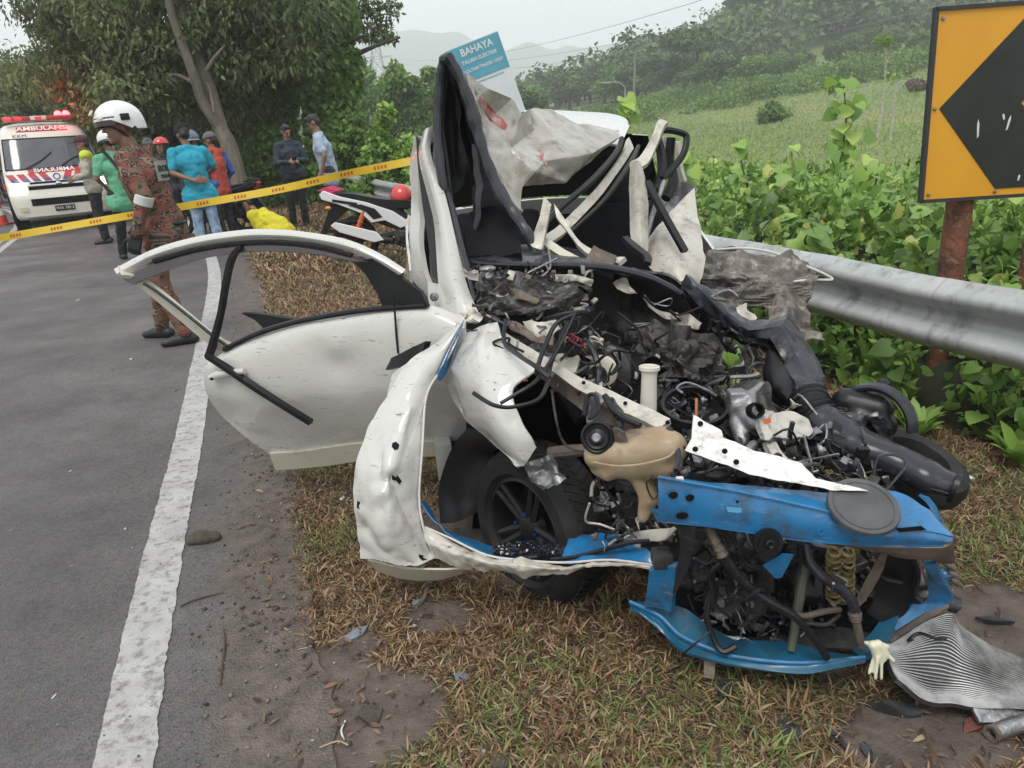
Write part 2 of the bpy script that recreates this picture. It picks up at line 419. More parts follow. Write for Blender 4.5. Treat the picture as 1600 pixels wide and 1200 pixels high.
def ground_nodes(m):
    n = m.node_tree.nodes; l = m.node_tree.links; b = n['Principled BSDF']; tc = n.new('ShaderNodeTexCoord')
    def N(s, d=8, r=.65):
        t = n.new('ShaderNodeTexNoise'); t.inputs['Scale'].default_value = s; t.inputs['Detail'].default_value = d; t.inputs['Roughness'].default_value = r; l.new(tc.outputs['Object'], t.inputs['Vector']); return t.outputs['Fac']
    def rmp(f, *st):
        r = n.new('ShaderNodeValToRGB'); e = r.color_ramp.elements; e[0].position, e[0].color = st[0][0], (*st[0][1], 1); e[1].position, e[1].color = st[-1][0], (*st[-1][1], 1)
        for p, c in st[1:-1]: e.new(p).color = (*c, 1)
        l.new(f, r.inputs['Fac']); return r.outputs[0]
    def mix(f, a, c):
        x = n.new('ShaderNodeMix'); x.data_type = 'RGBA'; l.new(f, x.inputs['Factor']); l.new(a, x.inputs['A']); l.new(c, x.inputs['B']); return x.outputs['Result']
    def attr(nm):
        a = n.new('ShaderNodeAttribute'); a.attribute_name = nm; return a.outputs['Fac']
    def mth(op, a, c):
        x = n.new('ShaderNodeMath'); x.operation = op; x.use_clamp = True
        for k, q in enumerate((a, c)):
            if isinstance(q, float): x.inputs[k].default_value = q
            else: l.new(q, x.inputs[k])
        return x.outputs[0]
    litter = rmp(N(26), (.3, (.028, .018, .012)), (.5, (.07, .044, .028)), (.62, (.12, .078, .045)), (.75, (.065, .06, .025)))
    mud = rmp(N(9), (.3, (.075, .058, .048)), (.5, (.13, .102, .083)), (.7, (.19, .155, .128)))
    fld = rmp(N(.16, 6, .6), (.32, (.13, .17, .055)), (.47, (.17, .23, .07)), (.56, (.23, .21, .10)), (.7, (.15, .24, .065)))
    fld2 = rmp(N(2.2, 8), (.3, (.05, .09, .025)), (.7, (.15, .18, .06)))
    f = mix(N(1.1, 4), fld, fld2)
    fac = rmp(mth('ADD', mth('MULTIPLY', attr('mud'), .8), mth('SUBTRACT', mth('MULTIPLY', N(7), .9), .27)), (.42, (0, 0, 0)), (.58, (1, 1, 1)))
    c = mix(fac, litter, mud); c = mix(attr('field'), c, f); l.new(c, b.inputs['Base Color'])
    rg = n.new('ShaderNodeMapRange'); l.new(N(3.), rg.inputs['Value']); rg.inputs['To Min'].default_value = .35; rg.inputs['To Max'].default_value = 1.; l.new(rg.outputs[0], b.inputs['Roughness'])
    bn = n.new('ShaderNodeBump'); bn.inputs['Distance'].default_value = .03; bn.inputs['Strength'].default_value = .9; l.new(N(17, 10, .7), bn.inputs['Height']); l.new(bn.outputs[0], b.inputs['Normal'])
ground_nodes(gm); me.materials.append(gm)
tag(obj('ground', me), kind='structure')
def ground_z(x, y): return float(terrain([x], [y])[0])

# ---- road, its white lines
def ribbon(name, S, d0, d1, z, m, cols=2, jit=(0, 0), js=3., sub=1, offs=None):
    if offs is not None: cols = len(offs)
    if sub > 1: S = np.array([[v.x, v.y] for v in catmull([(p[0], p[1], 0) for p in S], len(S) * sub)])
    T = np.gradient(S, axis=0); T /= np.linalg.norm(T, axis=1)[:, None]; Nn = np.stack([T[:, 1], -T[:, 0]], 1); V = []
    L = np.concatenate([[0], np.cumsum(np.linalg.norm(np.diff(S, axis=0), axis=1))])
    for i in range(len(S)):
        for k in range(cols):
            d = d0 + (d1 - d0) * k / (cols - 1) if offs is None else offs[k]
            if k in (0, cols - 1):
                j = jit[0 if k == 0 else 1]
                if j: d += j * (noise.noise(Vector((L[i] * js, k, 2.2))) + .6 * noise.noise(Vector((L[i] * js * 4.3, k, 7.))))
            V.append((*(S[i] + Nn[i] * d), z))
    i = np.arange(len(S) - 1)[:, None] * cols; k = np.arange(cols - 1)[None]
    Fc = np.stack([i + k, i + k + 1, i + k + 1 + cols, i + k + cols], -1).reshape(-1, 4)
    me = np_mesh(name, V, Fc)
    if offs is not None: a_ = me.attributes.new('edge', 'FLOAT', 'POINT'); a_.data.foreach_set('value', np.tile(np.clip((np.array(offs) + .12) / .62, 0, 1), len(S)).astype(np.float32))
    o = obj(name, me, m); tag(o, kind='structure'); return o
am = bpy.data.materials.new('wet worn asphalt'); am.use_nodes = True
def asphalt_nodes(m):
    n = m.node_tree.nodes; l = m.node_tree.links; b = n['Principled BSDF']; tc = n.new('ShaderNodeTexCoord')
    def N(s, d=6, r=.6):
        t = n.new('ShaderNodeTexNoise'); t.inputs['Scale'].default_value = s; t.inputs['Detail'].default_value = d; t.inputs['Roughness'].default_value = r; l.new(tc.outputs['Object'], t.inputs['Vector']); return t.outputs['Fac']
    v = n.new('ShaderNodeTexVoronoi'); v.inputs['Scale'].default_value = 130; l.new(tc.outputs['Object'], v.inputs['Vector'])
    r = n.new('ShaderNodeValToRGB'); e = r.color_ramp.elements; e[0].position = .28; e[0].color = (.043, .037, .036, 1); e[1].position = .76; e[1].color = (.128, .112, .108, 1); l.new(N(1.3, 9, .72), r.inputs['Fac'])
    x = n.new('ShaderNodeMix'); x.data_type = 'RGBA'; x.blend_type = 'OVERLAY'; x.inputs['Factor'].default_value = .6
    l.new(r.outputs[0], x.inputs['A']); l.new(v.outputs['Color'], x.inputs['B'])
    hs = n.new('ShaderNodeHueSaturation'); hs.inputs['Saturation'].default_value = .34; l.new(x.outputs['Result'], hs.inputs['Color']); ea = n.new('ShaderNodeAttribute'); ea.attribute_name = 'edge'
    def M(op, a, c):
        q = n.new('ShaderNodeMath'); q.operation = op
        for k, s_ in enumerate((a, c)):
            if isinstance(s_, float): q.inputs[k].default_value = s_
            else: l.new(s_, q.inputs[k])
        return q.outputs[0]
    f_ = M('ADD', M('MULTIPLY', ea.outputs['Fac'], 1.15), M('MULTIPLY', M('SUBTRACT', N(3.2, 10, .7), .5), 1.5))
    er = n.new('ShaderNodeValToRGB'); er.color_ramp.elements[0].position = .48; er.color_ramp.elements[0].color = (0, 0, 0, 1); er.color_ramp.elements[1].position = .74; er.color_ramp.elements[1].color = (1, 1, 1, 1); l.new(f_, er.inputs['Fac'])
    dr = n.new('ShaderNodeValToRGB'); dr.color_ramp.elements[0].position = .3; dr.color_ramp.elements[0].color = (.05, .039, .033, 1); dr.color_ramp.elements[1].position = .7; dr.color_ramp.elements[1].color = (.15, .122, .10, 1); l.new(N(11, 9, .7), dr.inputs['Fac'])
    xe = n.new('ShaderNodeMix'); xe.data_type = 'RGBA'; l.new(er.outputs[0], xe.inputs['Factor']); sr = n.new('ShaderNodeValToRGB'); sr.color_ramp.elements[0].position = .3; sr.color_ramp.elements[0].color = (.74, .68, .66, 1); sr.color_ramp.elements[1].position = .66; sr.color_ramp.elements[1].color = (1.12, 1.04, 1.01, 1); l.new(N(.55, 5, .55), sr.inputs['Fac'])
    xm_ = n.new('ShaderNodeMix'); xm_.data_type = 'RGBA'; xm_.blend_type = 'MULTIPLY'; xm_.inputs['Factor'].default_value = 1.; l.new(hs.outputs[0], xm_.inputs['A']); l.new(sr.outputs[0], xm_.inputs['B']); l.new(xm_.outputs['Result'], xe.inputs['A']); l.new(dr.outputs[0], xe.inputs['B']); l.new(xe.outputs['Result'], b.inputs['Base Color'])
    g = n.new('ShaderNodeMapRange'); g.inputs['From Min'].default_value = .35; g.inputs['From Max'].default_value = .65; g.inputs['To Min'].default_value = .42; g.inputs['To Max'].default_value = .85; l.new(N(.9, 5), g.inputs['Value']); l.new(g.outputs[0], b.inputs['Roughness'])
    bn = n.new('ShaderNodeBump'); bn.inputs['Distance'].default_value = .004; bn.inputs['Strength'].default_value = .8; l.new(v.outputs['Distance'], bn.inputs['Height']); l.new(bn.outputs[0], b.inputs['Normal'])
asphalt_nodes(am)
ribbon('road', LS, -7.4, .52, .006, am, 8, (.05, .06), 2.9, 4, offs=[-7.4, -5, -3, -1.5, -.6, -.2, -.1, 0, .08, .16, .24, .32, .40, .46, .52])
lm = mat('worn white road paint', (.44, .425, .405), .75, col2=(.34, .325, .31), sc=9, dirt=(.10, .092, .088), dirt_amt=.50, dirt_sc=30, bump=.6, bsc=90)
ribbon('road_edge_line', LS, -.07, .075, .010, lm, 3, (.006, .008), 9., 6)
ribbon('road_centre_line', LS, -3.48, -3.36, .010, lm, 3, (.006, .006), 9., 3)
ribbon('road_centre_line', LS, -3.26, -3.14, .010, lm, 3, (.006, .006), 9., 3)
ribbon('road_edge_line', LS, -6.95, -6.8, .010, lm, 3, (.006, .006), 9., 3)

# ---- far mountain ridges
def ridge(name, az0, az1, dist, pts, m, seed):
    V = []; n = 160; k = 14
    for i in range(n):
        f = i / (n - 1); az = R(az0 + (az1 - az0) * f); hgt = np.interp(f, [p[0] for p in pts], [p[1] for p in pts])
        hgt *= 1 + .10 * noise.noise(Vector((f * 9, seed, 0))) + .05 * noise.noise(Vector((f * 31, seed, 2)))
        for j in range(k):
            t = j / (k - 1); d = dist + (t - .5) * dist * .5; prof = math.sin(t * math.pi) ** 1.2
            V.append((d * math.sin(az), d * math.cos(az), -3 + hgt * prof * (1 + .12 * noise.noise(Vector((f * 22, t * 5, seed))))))
    i = np.arange(n - 1)[:, None] * k; q = np.arange(k - 1)[None]
    o = obj(name, np_mesh(name, V, np.stack([i + q, i + k + q, i + k + q + 1, i + q + 1], -1).reshape(-1, 4)[:, ::-1], smooth=True), m); tag(o, kind='structure')
mm = mat('forested mountain', (.035, .06, .03), .9, col2=(.06, .085, .035), sc=.05)
ridge('mountain', -34, 26, 1350, [(0, 90), (.3, 140), (.40, 178), (.47, 168), (.56, 138), (.7, 117), (.8, 126), (1, 90)], mm, 1.)
ridge('hills', -20, 34, 640, [(0, 22), (.3, 34), (.5, 40), (.7, 50), (.85, 60), (1, 58)], mm, 4.)

# ---- W-beam guardrail
galv = mat('galvanised steel', (.36, .38, .375), .5, .3, col2=(.47, .48, .47), sc=5, dirt=(.13, .13, .11), dirt_amt=.52, dirt_sc=7, bump=.25, bsc=60, stretch=(1, 1, .35))
rust = mat('rusty steel', (.17, .075, .04), .85, 0, col2=(.07, .035, .025), sc=16, dirt=(.28, .17, .10), dirt_amt=.35, dirt_sc=25, bump=.8, bsc=60)
gpos = RS[RS[:, 1] > 1][0]
guard = thing('guardrail', (2.0, 2.8, 0), 'grey corrugated steel guardrail running along the grass verge behind the wreck', 'guardrail')
PROF = [(-.012, .405), (0, .40), (.016, .405), (.070, .445), (.080, .460), (.080, .480), (.070, .496), (.016, .535), (.006, .55), (.006, .57), (.016, .585), (.070, .624), (.080, .64), (.080, .66), (.070, .675), (.016, .715), (0, .72), (-.012, .715)]
seg = pl_sample(RAIL, 29)
bolt_m = mat('bolt steel', (.3, .3, .29), .4, .9)
for s_ in range(14):
    P = pl_sample([seg[max(0, 2 * s_ - 1)], seg[2 * s_], seg[2 * s_ + 1], seg[2 * s_ + 2]], 28)[9:] if s_ else pl_sample([seg[0], seg[1], seg[2]], 19)
    T = np.gradient(P, axis=0); T /= np.linalg.norm(T, axis=1)[:, None]; mb = MB(); rows = []
    for i in range(len(P)):
        nl = Vector((-T[i, 1], T[i, 0], 0)); wob = .006 * noise.noise(Vector((P[i][0] * 2, P[i][1] * 2, 1)))
        rows.append([Vector((P[i][0], P[i][1], 0)) + nl * (a + wob + .003 * (s_ % 2)) + Vector((0, 0, zz + ground_z(*P[i]) * .5)) for a, zz in PROF])
    o0 = [p for r_ in rows for p in r_]; o1 = []
    for i in range(len(P)):
        nl = Vector((-T[i, 1], T[i, 0], 0)); o1 += [p - nl * .004 for p in rows[i]]
    k = len(PROF); n0 = len(o0); fs = []
    for i in range(len(P) - 1):
        for j in range(k - 1):
            a = i * k + j; fs += [(a, a + k, a + k + 1, a + 1), (a + n0, a + 1 + n0, a + k + 1 + n0, a + k + n0)]
        a = i * k; fs += [(a, a + n0, a + k + n0, a + k)]; a = i * k + k - 1; fs += [(a, a + k, a + k + n0, a + n0)]
    mb.add(o0 + o1, fs); mb.build('rail_panel', galv, guard, ang=80)
    q = P[0]; nl = Vector((-T[0, 1], T[0, 0], 0)); c = Vector((q[0], q[1], 0)) - nl * .09; a = math.atan2(nl.x, nl.y)
    if 2.0 < q[1] < 4.7: continue
    pb = MB(); pb.box(c + Vector((0, 0, .22)), (.10, .14, .98), Matrix.Rotation(-a, 3, 'Z'), bev=.01); pb.build('post', galv, guard)
    bb = MB(); bb.lathe([(.001, .0), (.016, 0), (.014, .008), (.001, .01)], Vector((q[0], q[1], .56)) + nl * .012, nl, 8); bb.build('bolt', bolt_m, guard)

# ---- chevron signs
yel = mat('amber reflective sheet', (.72, .34, .02), .38, col2=(.66, .30, .015), sc=2, dirt=(.30, .17, .05), dirt_amt=.18, dirt_sc=22)
blk = mat('matt black sign film', (.012, .013, .012), .4, col2=(.02, .021, .02), sc=6, dirt=(.3, .3, .29), dirt_amt=.06, dirt_sc=30)
dgrey = mat('dark sign frame', (.03, .03, .032), .5)
scratch = mat('pale scratch', (.62, .62, .6), .7)
tcol = mat('rust flaking post', (.23, .085, .04), .85, col2=(.09, .04, .028), sc=13, dirt=(.34, .24, .15), dirt_amt=.4, dirt_sc=30, bump=1, bsc=50)
def chevron_sign(tl, Wd, Hh, label, rz, scale=1., detail=True):
    """board whose top-left corner is tl, arrow to the left"""
    s = thing('chevron_sign', (tl.x, tl.y, ground_z(tl.x, tl.y + .2)), label, 'road sign'); Q = Matrix.Rotation(rz, 3, 'Z')
    def w(x, y, z): return tl + Q @ Vector((x - .032 * z, y, z)) if detail else tl + Q @ Vector((x, y, z))
    b = MB(); b.v = []; b.box((Wd / 2, 0.006, -Hh / 2), (Wd, .012, Hh)); b.v = [w(*v) for v in b.v]; b.build('board', yel, s)
    m = MB(); t = Wd * .43; e = .022 * Hh
    arrow = [(.055 * Wd, -Hh / 2), (Wd * .50, -e), (Wd * .50 + t, -e), (.055 * Wd + t, -Hh / 2), (Wd * .50 + t, -Hh + e * 2.1), (Wd * .50 - .1 * Wd, -Hh + e * 2.1)]
    vs = [w(x, -.001, z) for x, z in arrow] + [w(x, -.004, z) for x, z in arrow]
    n = len(arrow); m.add(vs, [(0, 1, 2, 3), (3, 4, 5, 0), (n + 3, n + 2, n + 1, n), (n, n + 5, n + 4, n + 3)] + [(i, i + n, (i + 1) % n + n, (i + 1) % n) for i in range(n)]); m.build('arrow', blk, s, smooth=False)
    f = MB(); k = .011
    for c, sz in (((Wd / 2, .004, k / 2 - .003), (Wd + .016, .03, .016)), ((Wd / 2, .004, -Hh), (Wd + .016, .03, .016)), ((-.002, .004, -Hh / 2), (.016, .03, Hh + .016)), ((Wd, .004, -Hh / 2), (.016, .03, Hh + .016))): f.box(c, sz)
    f.v = [w(*v) for v in f.v]; f.build('frame', dgrey, s, smooth=False)
    for px in ((.30, .78) if detail else (.5,)):
        p = MB(); top = w(Wd * px, .088 if detail else .055, -.1); gz = ground_z(top.x, top.y) - .3
        p.tube([(top.x, top.y, gz), (top.x, top.y, gz + .6), top], .06 if detail else .03, 14); p.build('post', tcol, s)
    if detail:
        for x, z in ((.035, .045), (.03, .50), (.035, .965), (.80, .47), (.4, .97)):
            r_ = MB(); r_.lathe([(.001, 0), (.009, 0), (.007, .004), (.001, .005)], w(Wd * x, -.004, -Hh * z), Q @ Vector((0, -1, 0)), 8); r_.build('rivet', bolt_m, s)
        for x, z, l, a in ((.27, .62, .085, .1), (.43, .60, .07, -.15), (.55, .61, .055, .05), (.40, .565, .03, .4), (.52, .90, .03, 0)):
            r_ = MB(); c = [(-.005, -l / 2), (.003, -l / 2.6), (.006, l / 4), (.001, l / 2), (-.005, l / 5)]; ca, sa = math.cos(a), math.sin(a)
            r_.add([w(Wd * x + u * ca - v * sa, -.0055, -Hh * z + u * sa + v * ca) for u, v in c], [(0, 1, 2, 3, 4)]); r_.build('scratch', scratch, s)
    return s
chevron_sign(at(1464, 15, 3.55), .84, .825, 'large amber chevron sign with black arrow on rusty posts behind the guardrail', R(-3))
chevron_sign(at(402, 230, 19.5), .42, .52, 'small amber chevron sign with black arrow at the bend beyond the two men', R(24), detail=False)

# ---- high-voltage warning board
wb = at(700, 82, 9.5); br = at(797, 148, 9.5)
board = thing('warning_board', (wb.x + .4, wb.y, ground_z(wb.x, wb.y)), 'white and teal high voltage warning board standing behind the crushed roof', 'warning sign')
wm = mat('white sign sheet', (.62, .64, .66), .45, col2=(.56, .58, .6), sc=3); teal = mat('teal sign print', (.07, .27, .36), .45, col2=(.09, .32, .41), sc=4)
ca, sa = math.cos(R(17)), math.sin(R(17))
tl = at(696, 80, 9.5); 
def wq(x, y, z): return tl + Vector((x * ca - z * sa, y + x * .15, x * sa + z * ca))
BW, BH = .66, .95
b = MB(); b.box((BW / 2, .01, -BH / 2), (BW, .02, BH)); b.v = [wq(*v) for v in b.v]; b.build('board', wm, board, smooth=False)
b = MB(); b.box((BW / 2, -.003, -.21), (BW - .01, .006, .40)); b.v = [wq(*v) for v in b.v]; b.build('header', teal, board, smooth=False)
for txt, sz, x, z, m_, bd in (('BAHAYA', .115, .155, -.09, wm, True), ('TALIAN ELEKTRIK', .062, .13, -.20, wm, True), ('VOLTAN TINGGI 132kV', .052, .12, -.30, wm, True)):
    t = MB(); put_text(t, txt, sz, lambda x_, y_, z_, x=x, z=z: wq(x + x_, -.008 - z_, z + y_), .002, bold=bd, align='LEFT', xs=.9); t.build('lettering', m_, board, smooth=False)
for k in range(2):
    t = MB(); put_text(t, 'DILARANG MENDIRIKAN BANGUNAN' if k == 0 else 'DI KAWASAN INI', .03, lambda x_, y_, z_, k=k: wq(.05 + x_, -.003 - z_, -.45 - .05 * k + y_), .001, align='LEFT'); t.build('lettering', teal, board, smooth=False)
for x in (.14, .52):
    p = MB(); a0 = wq(x, .03, -.5); p.tube([Vector((a0.x + .25, a0.y, ground_z(a0.x, a0.y) - .2)), a0, wq(x, .03, -.02)], .025, 10); p.build('post', galv, board)

# ---- pylon, cables, poles
steel_far = mat('far grey steel', (.25, .26, .27), .6, .2)
def pylon(base, Hh):
    s = thing('pylon', base, 'faint lattice power pylon far off between the treetops', 'pylon'); b = MB(); B = Vector(base); wd = lambda t: Hh * (.085 * (1 - t) + .012)
    L = 9; lv = [i / L for i in range(L + 1)]
    for sx in (-1, 1):
        for sy in (-1, 1):
            b.tube([B + Vector((sx * wd(t), sy * wd(t), Hh * t)) for t in lv], .16, 4)
    for i in range(L):
        t0, t1 = lv[i], lv[i + 1]
        for (ax, ay), (bx, by) in (((-1, -1), (1, -1)), ((1, -1), (1, 1)), ((1, 1), (-1, 1)), ((-1, 1), (-1, -1))):
            b.tube([B + Vector((ax * wd(t0), ay * wd(t0), Hh * t0)), B + Vector((bx * wd(t1), by * wd(t1), Hh * t1))], .1, 4); b.tube([B + Vector((bx * wd(t0), by * wd(t0), Hh * t0)), B + Vector((ax * wd(t1), ay * wd(t1), Hh * t1))], .1, 4)
    b.build('tower', steel_far, s, smooth=False)
    for t in (.68, .80, .92):
        c = MB(); 
        for dz in (0, -.9): c.tube([B + Vector((-Hh * .13, 0, Hh * t)), B + Vector((0, 0, Hh * t + dz)), B + Vector((Hh * .13, 0, Hh * t))], .13, 4)
        c.build('crossarm', steel_far, s, smooth=False)
pb_ = at(602, 205, 330); pylon((pb_.x, pb_.y, 0), 48)
cab = mat('power cable', (.12, .125, .13), .6)
for i, (x0, y0, x1, y1) in enumerate(((620, 92, 1010, 0), (622, 100, 1150, 4), (624, 112, 1150, 22), (760, 98, 1150, 42), (800, 112, 1150, 60))):
    p0 = at(x0, y0, 320); p1 = at(x1, y1, 120); d = p1 - p0; p2 = p0 + d * 1.5; c = MB()
    c.tube([p0.lerp(p2, t) + Vector((0, 0, -6 * 4 * t * (1 - t))) + Vector((0, 0, 5.3 * 4 * .667 * .333 * (1 if 1 else 0) * t)) for t in [k / 20 for k in range(21)]], .035, 5)
    tag(c.build('power_cable', cab, org=p0), 'thin overhead power cable crossing the grey sky from the pylon', 'cable', 'overhead cables')
wood = mat('weathered pole', (.22, .2, .17), .9, col2=(.16, .145, .12), sc=3)
def pole(px, py0, py1, Y, r, label, lamp=False):
    a0, a1 = at(px, py0, Y), at(px + (py0 - py1) * .02, py1, Y); a0.z = ground_z(a0.x, a0.y) - .2; m = MB(); t = thing('street_lamp' if lamp else 'utility_pole', a0, label, 'street lamp' if lamp else 'pole'); m.tube([a0, a0.lerp(a1, .5), a1], [r, r * .85, r * .7], 8); m.build('pole', steel_far if lamp else wood, t)
    c = MB()
    if lamp:
        c.tube([a1, a1 + Vector((-.5, 0, .45)), a1 + Vector((-1.4, 0, .5))], [r * .6] * 3, 6, sub=4); c.build('arm', steel_far, t); c = MB(); c.ell(a1 + Vector((-1.7, 0, .48)), (.4, .16, .1)); c.build('lamp_head', steel_far, t)
    else:
        c.box(a1 + Vector((0, 0, -.4)), (1.6, .1, .12)); c.build('crossarm', wood, t)
pole(990, 178, 84, 85, .17, 'slim weathered utility pole at the edge of the far field')
pole(976, 178, 137, 70, .09, 'small curved street lamp in front of the far trees', True)
# ================================================================== VEGETATION
def unit(a): return a / np.maximum(np.linalg.norm(a, axis=1), 1e-9)[:, None]
SHAPES = {
 'blade': (np.array([(0, 0, 0), (-.5, .45, .06), (0, 1, -.1), (.5, .45, .06)]), [(0, 2, 1), (0, 3, 2)]),
 'heart': (np.array([(0, .06, 0), (0, .5, -.02), (0, 1.05, -.16), (-.34, -.08, .03), (-.54, .28, .07), (-.34, .72, -.01), (.34, -.08, .03), (.54, .28, .07), (.34, .72, -.01)]), [(0, 1, 4), (0, 4, 3), (1, 5, 4), (1, 2, 5), (0, 7, 1), (0, 6, 7), (1, 7, 8), (1, 8, 2)]),
 'long': (np.array([(-.04, 0, 0), (.04, 0, 0), (-.13, .4, .05), (.13, .4, .05), (-.09, .75, .0), (.09, .75, 0), (0, 1, -.12)]), [(0, 1, 3), (0, 3, 2), (2, 3, 5), (2, 5, 4), (4, 5, 6)]),
}
def leaves(C, D, N, S, shape='blade', wid=1.):
    P, Fc = SHAPES[shape]; P = P * np.array([wid, 1, 1]); D = unit(D); X = unit(np.cross(D, N)); Z = np.cross(X, D)
    V = C[:, None] + S[:, None, None] * (P[None, :, 0:1] * X[:, None] + P[None, :, 1:2] * D[:, None] + P[None, :, 2:3] * Z[:, None])
    Fa = np.array(Fc)[None] + (np.arange(len(C)) * len(P))[:, None, None]
    return V.reshape(-1, 3), Fa.reshape(-1, 3), len(Fc)
def rnd(n, k=3): return RNG.normal(size=(n, k))
def clumps_to_points(clumps, n, inner=.25):
    """points through the outer part of many ellipsoid clumps; returns points and outward directions"""
    vol = np.array([c[1][0] * c[1][1] + c[1][0] * c[1][2] + c[1][1] * c[1][2] for c in clumps]); k = RNG.choice(len(clumps), n, p=vol / vol.sum())
    Cc = np.array([c[0] for c in clumps])[k]; Rd = np.array([c[1] for c in clumps])[k]; d = unit(rnd(n)); r = (inner + (1 - inner) * RNG.random(n)) ** .5
    r *= 1 + .22 * np.abs(RNG.normal(size=n)) * (RNG.random(n) < .35)
    return Cc + d * Rd * r[:, None], d, k
GREEN = ramp_attr_mat('broadleaf green', [(0, (0.048, 0.090, 0.026)), (.35, (0.113, 0.203, 0.048)), (.7, (0.196, 0.316, 0.072)), (.92, (0.284, 0.406, 0.090)), (1, (0.374, 0.420, 0.120))], .55, sub=.35)
OLIVE = ramp_attr_mat('olive feathery green', [(0, (0.068, 0.091, 0.047)), (.4, (0.138, 0.179, 0.076)), (.8, (0.227, 0.275, 0.110)), (1, (0.303, 0.323, 0.138))], .6, sub=.35)
LIME = ramp_attr_mat('bright creeper green', [(0, (0.079, 0.149, 0.035)), (.3, (0.158, 0.280, 0.053)), (.65, (0.271, 0.429, 0.088)), (.9, (0.403, 0.542, 0.122)), (.97, (0.508, 0.542, 0.158)), (1, (0.473, 0.315, 0.131))], .45, sub=.3, spec=.5)
ROSE = ramp_attr_mat('reddish dry foliage', [(0, (.08, .055, .042)), (.5, (.17, .12, .09)), (1, (.21, .175, .12))], .7, sub=.2)
FARG = ramp_attr_mat('hill forest green', [(0, (0.037, 0.063, 0.023)), (.45, (0.079, 0.126, 0.042)), (.85, (0.142, 0.194, 0.063)), (1, (0.200, 0.231, 0.084))], .7)
BARK = mat('pale bark', (.21, .18, .14), .9, col2=(.12, .10, .08), sc=9, bump=.8, bsc=25, stretch=(1, 1, .25))
BARKD = mat('dark bark', (.075, .06, .045), .95, col2=(.045, .038, .03), sc=6, bump=.8, bsc=20)
BARKW = mat('white bark', (.45, .43, .38), .85, col2=(.3, .28, .24), sc=9)
def crown_mesh(name, clumps, n, size, shape='blade', wid=.7, tint_hi=.5, droop=.35, up=.6, m=None, inner=.25):
    C, d, k = clumps_to_points(clumps, n, inner)
    ct = RNG.random(len(clumps)) * .45; N = unit(d * .7 + np.array([0, 0, up]) + rnd(n) * .55); D = unit(rnd(n) + np.array([0, 0, -droop * 2]) + d * .6)
    S = size * (.6 + .8 * RNG.random(n)); V, Fa, q = leaves(C, D, N, S, shape, wid)
    t = np.clip(ct[k] + RNG.random(n) * .55 * tint_hi * 2 * .75, 0, 1)
    me = np_mesh(name, V, Fa, np.repeat(t, q)); me.materials.append(m or GREEN); return me
def blob_clumps(c, rad, n, size, seed=None, flat=.75):
    out = []
    for _ in range(n):
        d = RNG.normal(size=3); d /= np.linalg.norm(d); r = RNG.random() ** .4; s = size * (.6 + .8 * RNG.random())
        out.append((np.array(c) + d * np.array(rad) * r, np.array([s, s, s * flat])))
    return out
def limb_tubes(mb, base, top, r, branches=(), sub=3):
    mid = base.lerp(top, .5) + Vector((random.uniform(-.15, .15), random.uniform(-.15, .15), 0)) * (top - base).length * .2
    mb.tube([base, mid, top], [r, r * .75, r * .45], 9, sub=sub)
    for t, d, L in branches:
        p = base.lerp(top, t); mb.tube([p, p + Vector(d) * L * .5 + Vector((0, 0, L * .06)), p + Vector(d) * L], [r * .4, r * .28, r * .12], 6, sub=3)
def tree(base, Hh, trunk_h, clumps, n, leaf, label, r=.18, m=None, bark=None, shape='blade', wid=.6, lean=(0, 0), cat='tree', group=None, nm='tree', branches=None, up=.6, droop=.35, inner=.25):
    base = Vector(base); t = thing(nm, base, label, cat, group)
    cm = crown_mesh('crown', [(c + np.array(base), s) for c, s in clumps], n, leaf, shape, wid, m=m, up=up, droop=droop, inner=inner)
    V = np.empty(len(cm.vertices) * 3, np.float32); cm.vertices.foreach_get('co', V); V = V.reshape(-1, 3) - np.array(base, np.float32); cm.vertices.foreach_set('co', V.ravel()); cm.update()
    obj('crown', cm, None, t)
    mb = MB(); top = base + Vector((lean[0], lean[1], trunk_h)); br = branches or [(random.uniform(.45, .95), (math.cos(a), math.sin(a), random.uniform(.3, .9)), trunk_h * random.uniform(.25, .45)) for a in [k * 1.9 for k in range(5)]]
    limb_tubes(mb, base - Vector((0, 0, .3)), top, r, br); mb.build('trunk', bark or BARKD, t); return t
def gp(px, Y):
    """ground point under a picture column at depth Y"""
    p = at(px, 300, Y); return Vector((p.x, Y, ground_z(p.x, Y)))

# ---- the tall trees left of and behind the bend
# feathery tree with a forked pale trunk
b0 = gp(352, 17.5)
t = thing('tree', b0, 'tall feathery tree with a pale forked leaning trunk beyond the turquoise shirt', 'tree')
mb = MB(); w0 = at(372, 265, 17.5); w0.z = ground_z(w0.x, w0.y) - .2
f0 = at(345, 200, 17.5)
mb.tube([w0, at(360, 235, 17.5), f0, at(322, 120, 17.6), at(292, 40, 17.8), at(275, -30, 18)], [.23, .19, .16, .135, .11, .08], 10, sub=5)
mb.tube([f0, at(318, 160, 17.3), at(300, 110, 17.1), at(268, 20, 17), at(258, -40, 17)], [.14, .12, .10, .085, .06], 10, sub=5)
for P, r_ in ((((292, 90), (265, 75), (240, 72)), .05), (((305, 130), (280, 118), (262, 116)), .045), (((322, 110), (335, 90), (352, 70)), .05), (((335, 175), (328, 140), (322, 128)), .04)):
    mb.tube([at(x, y, 17.2) for x, y in P], [r_, r_ * .8, r_ * .4], 6, sub=4)
mb.build('trunk', BARK, t)
cl = []
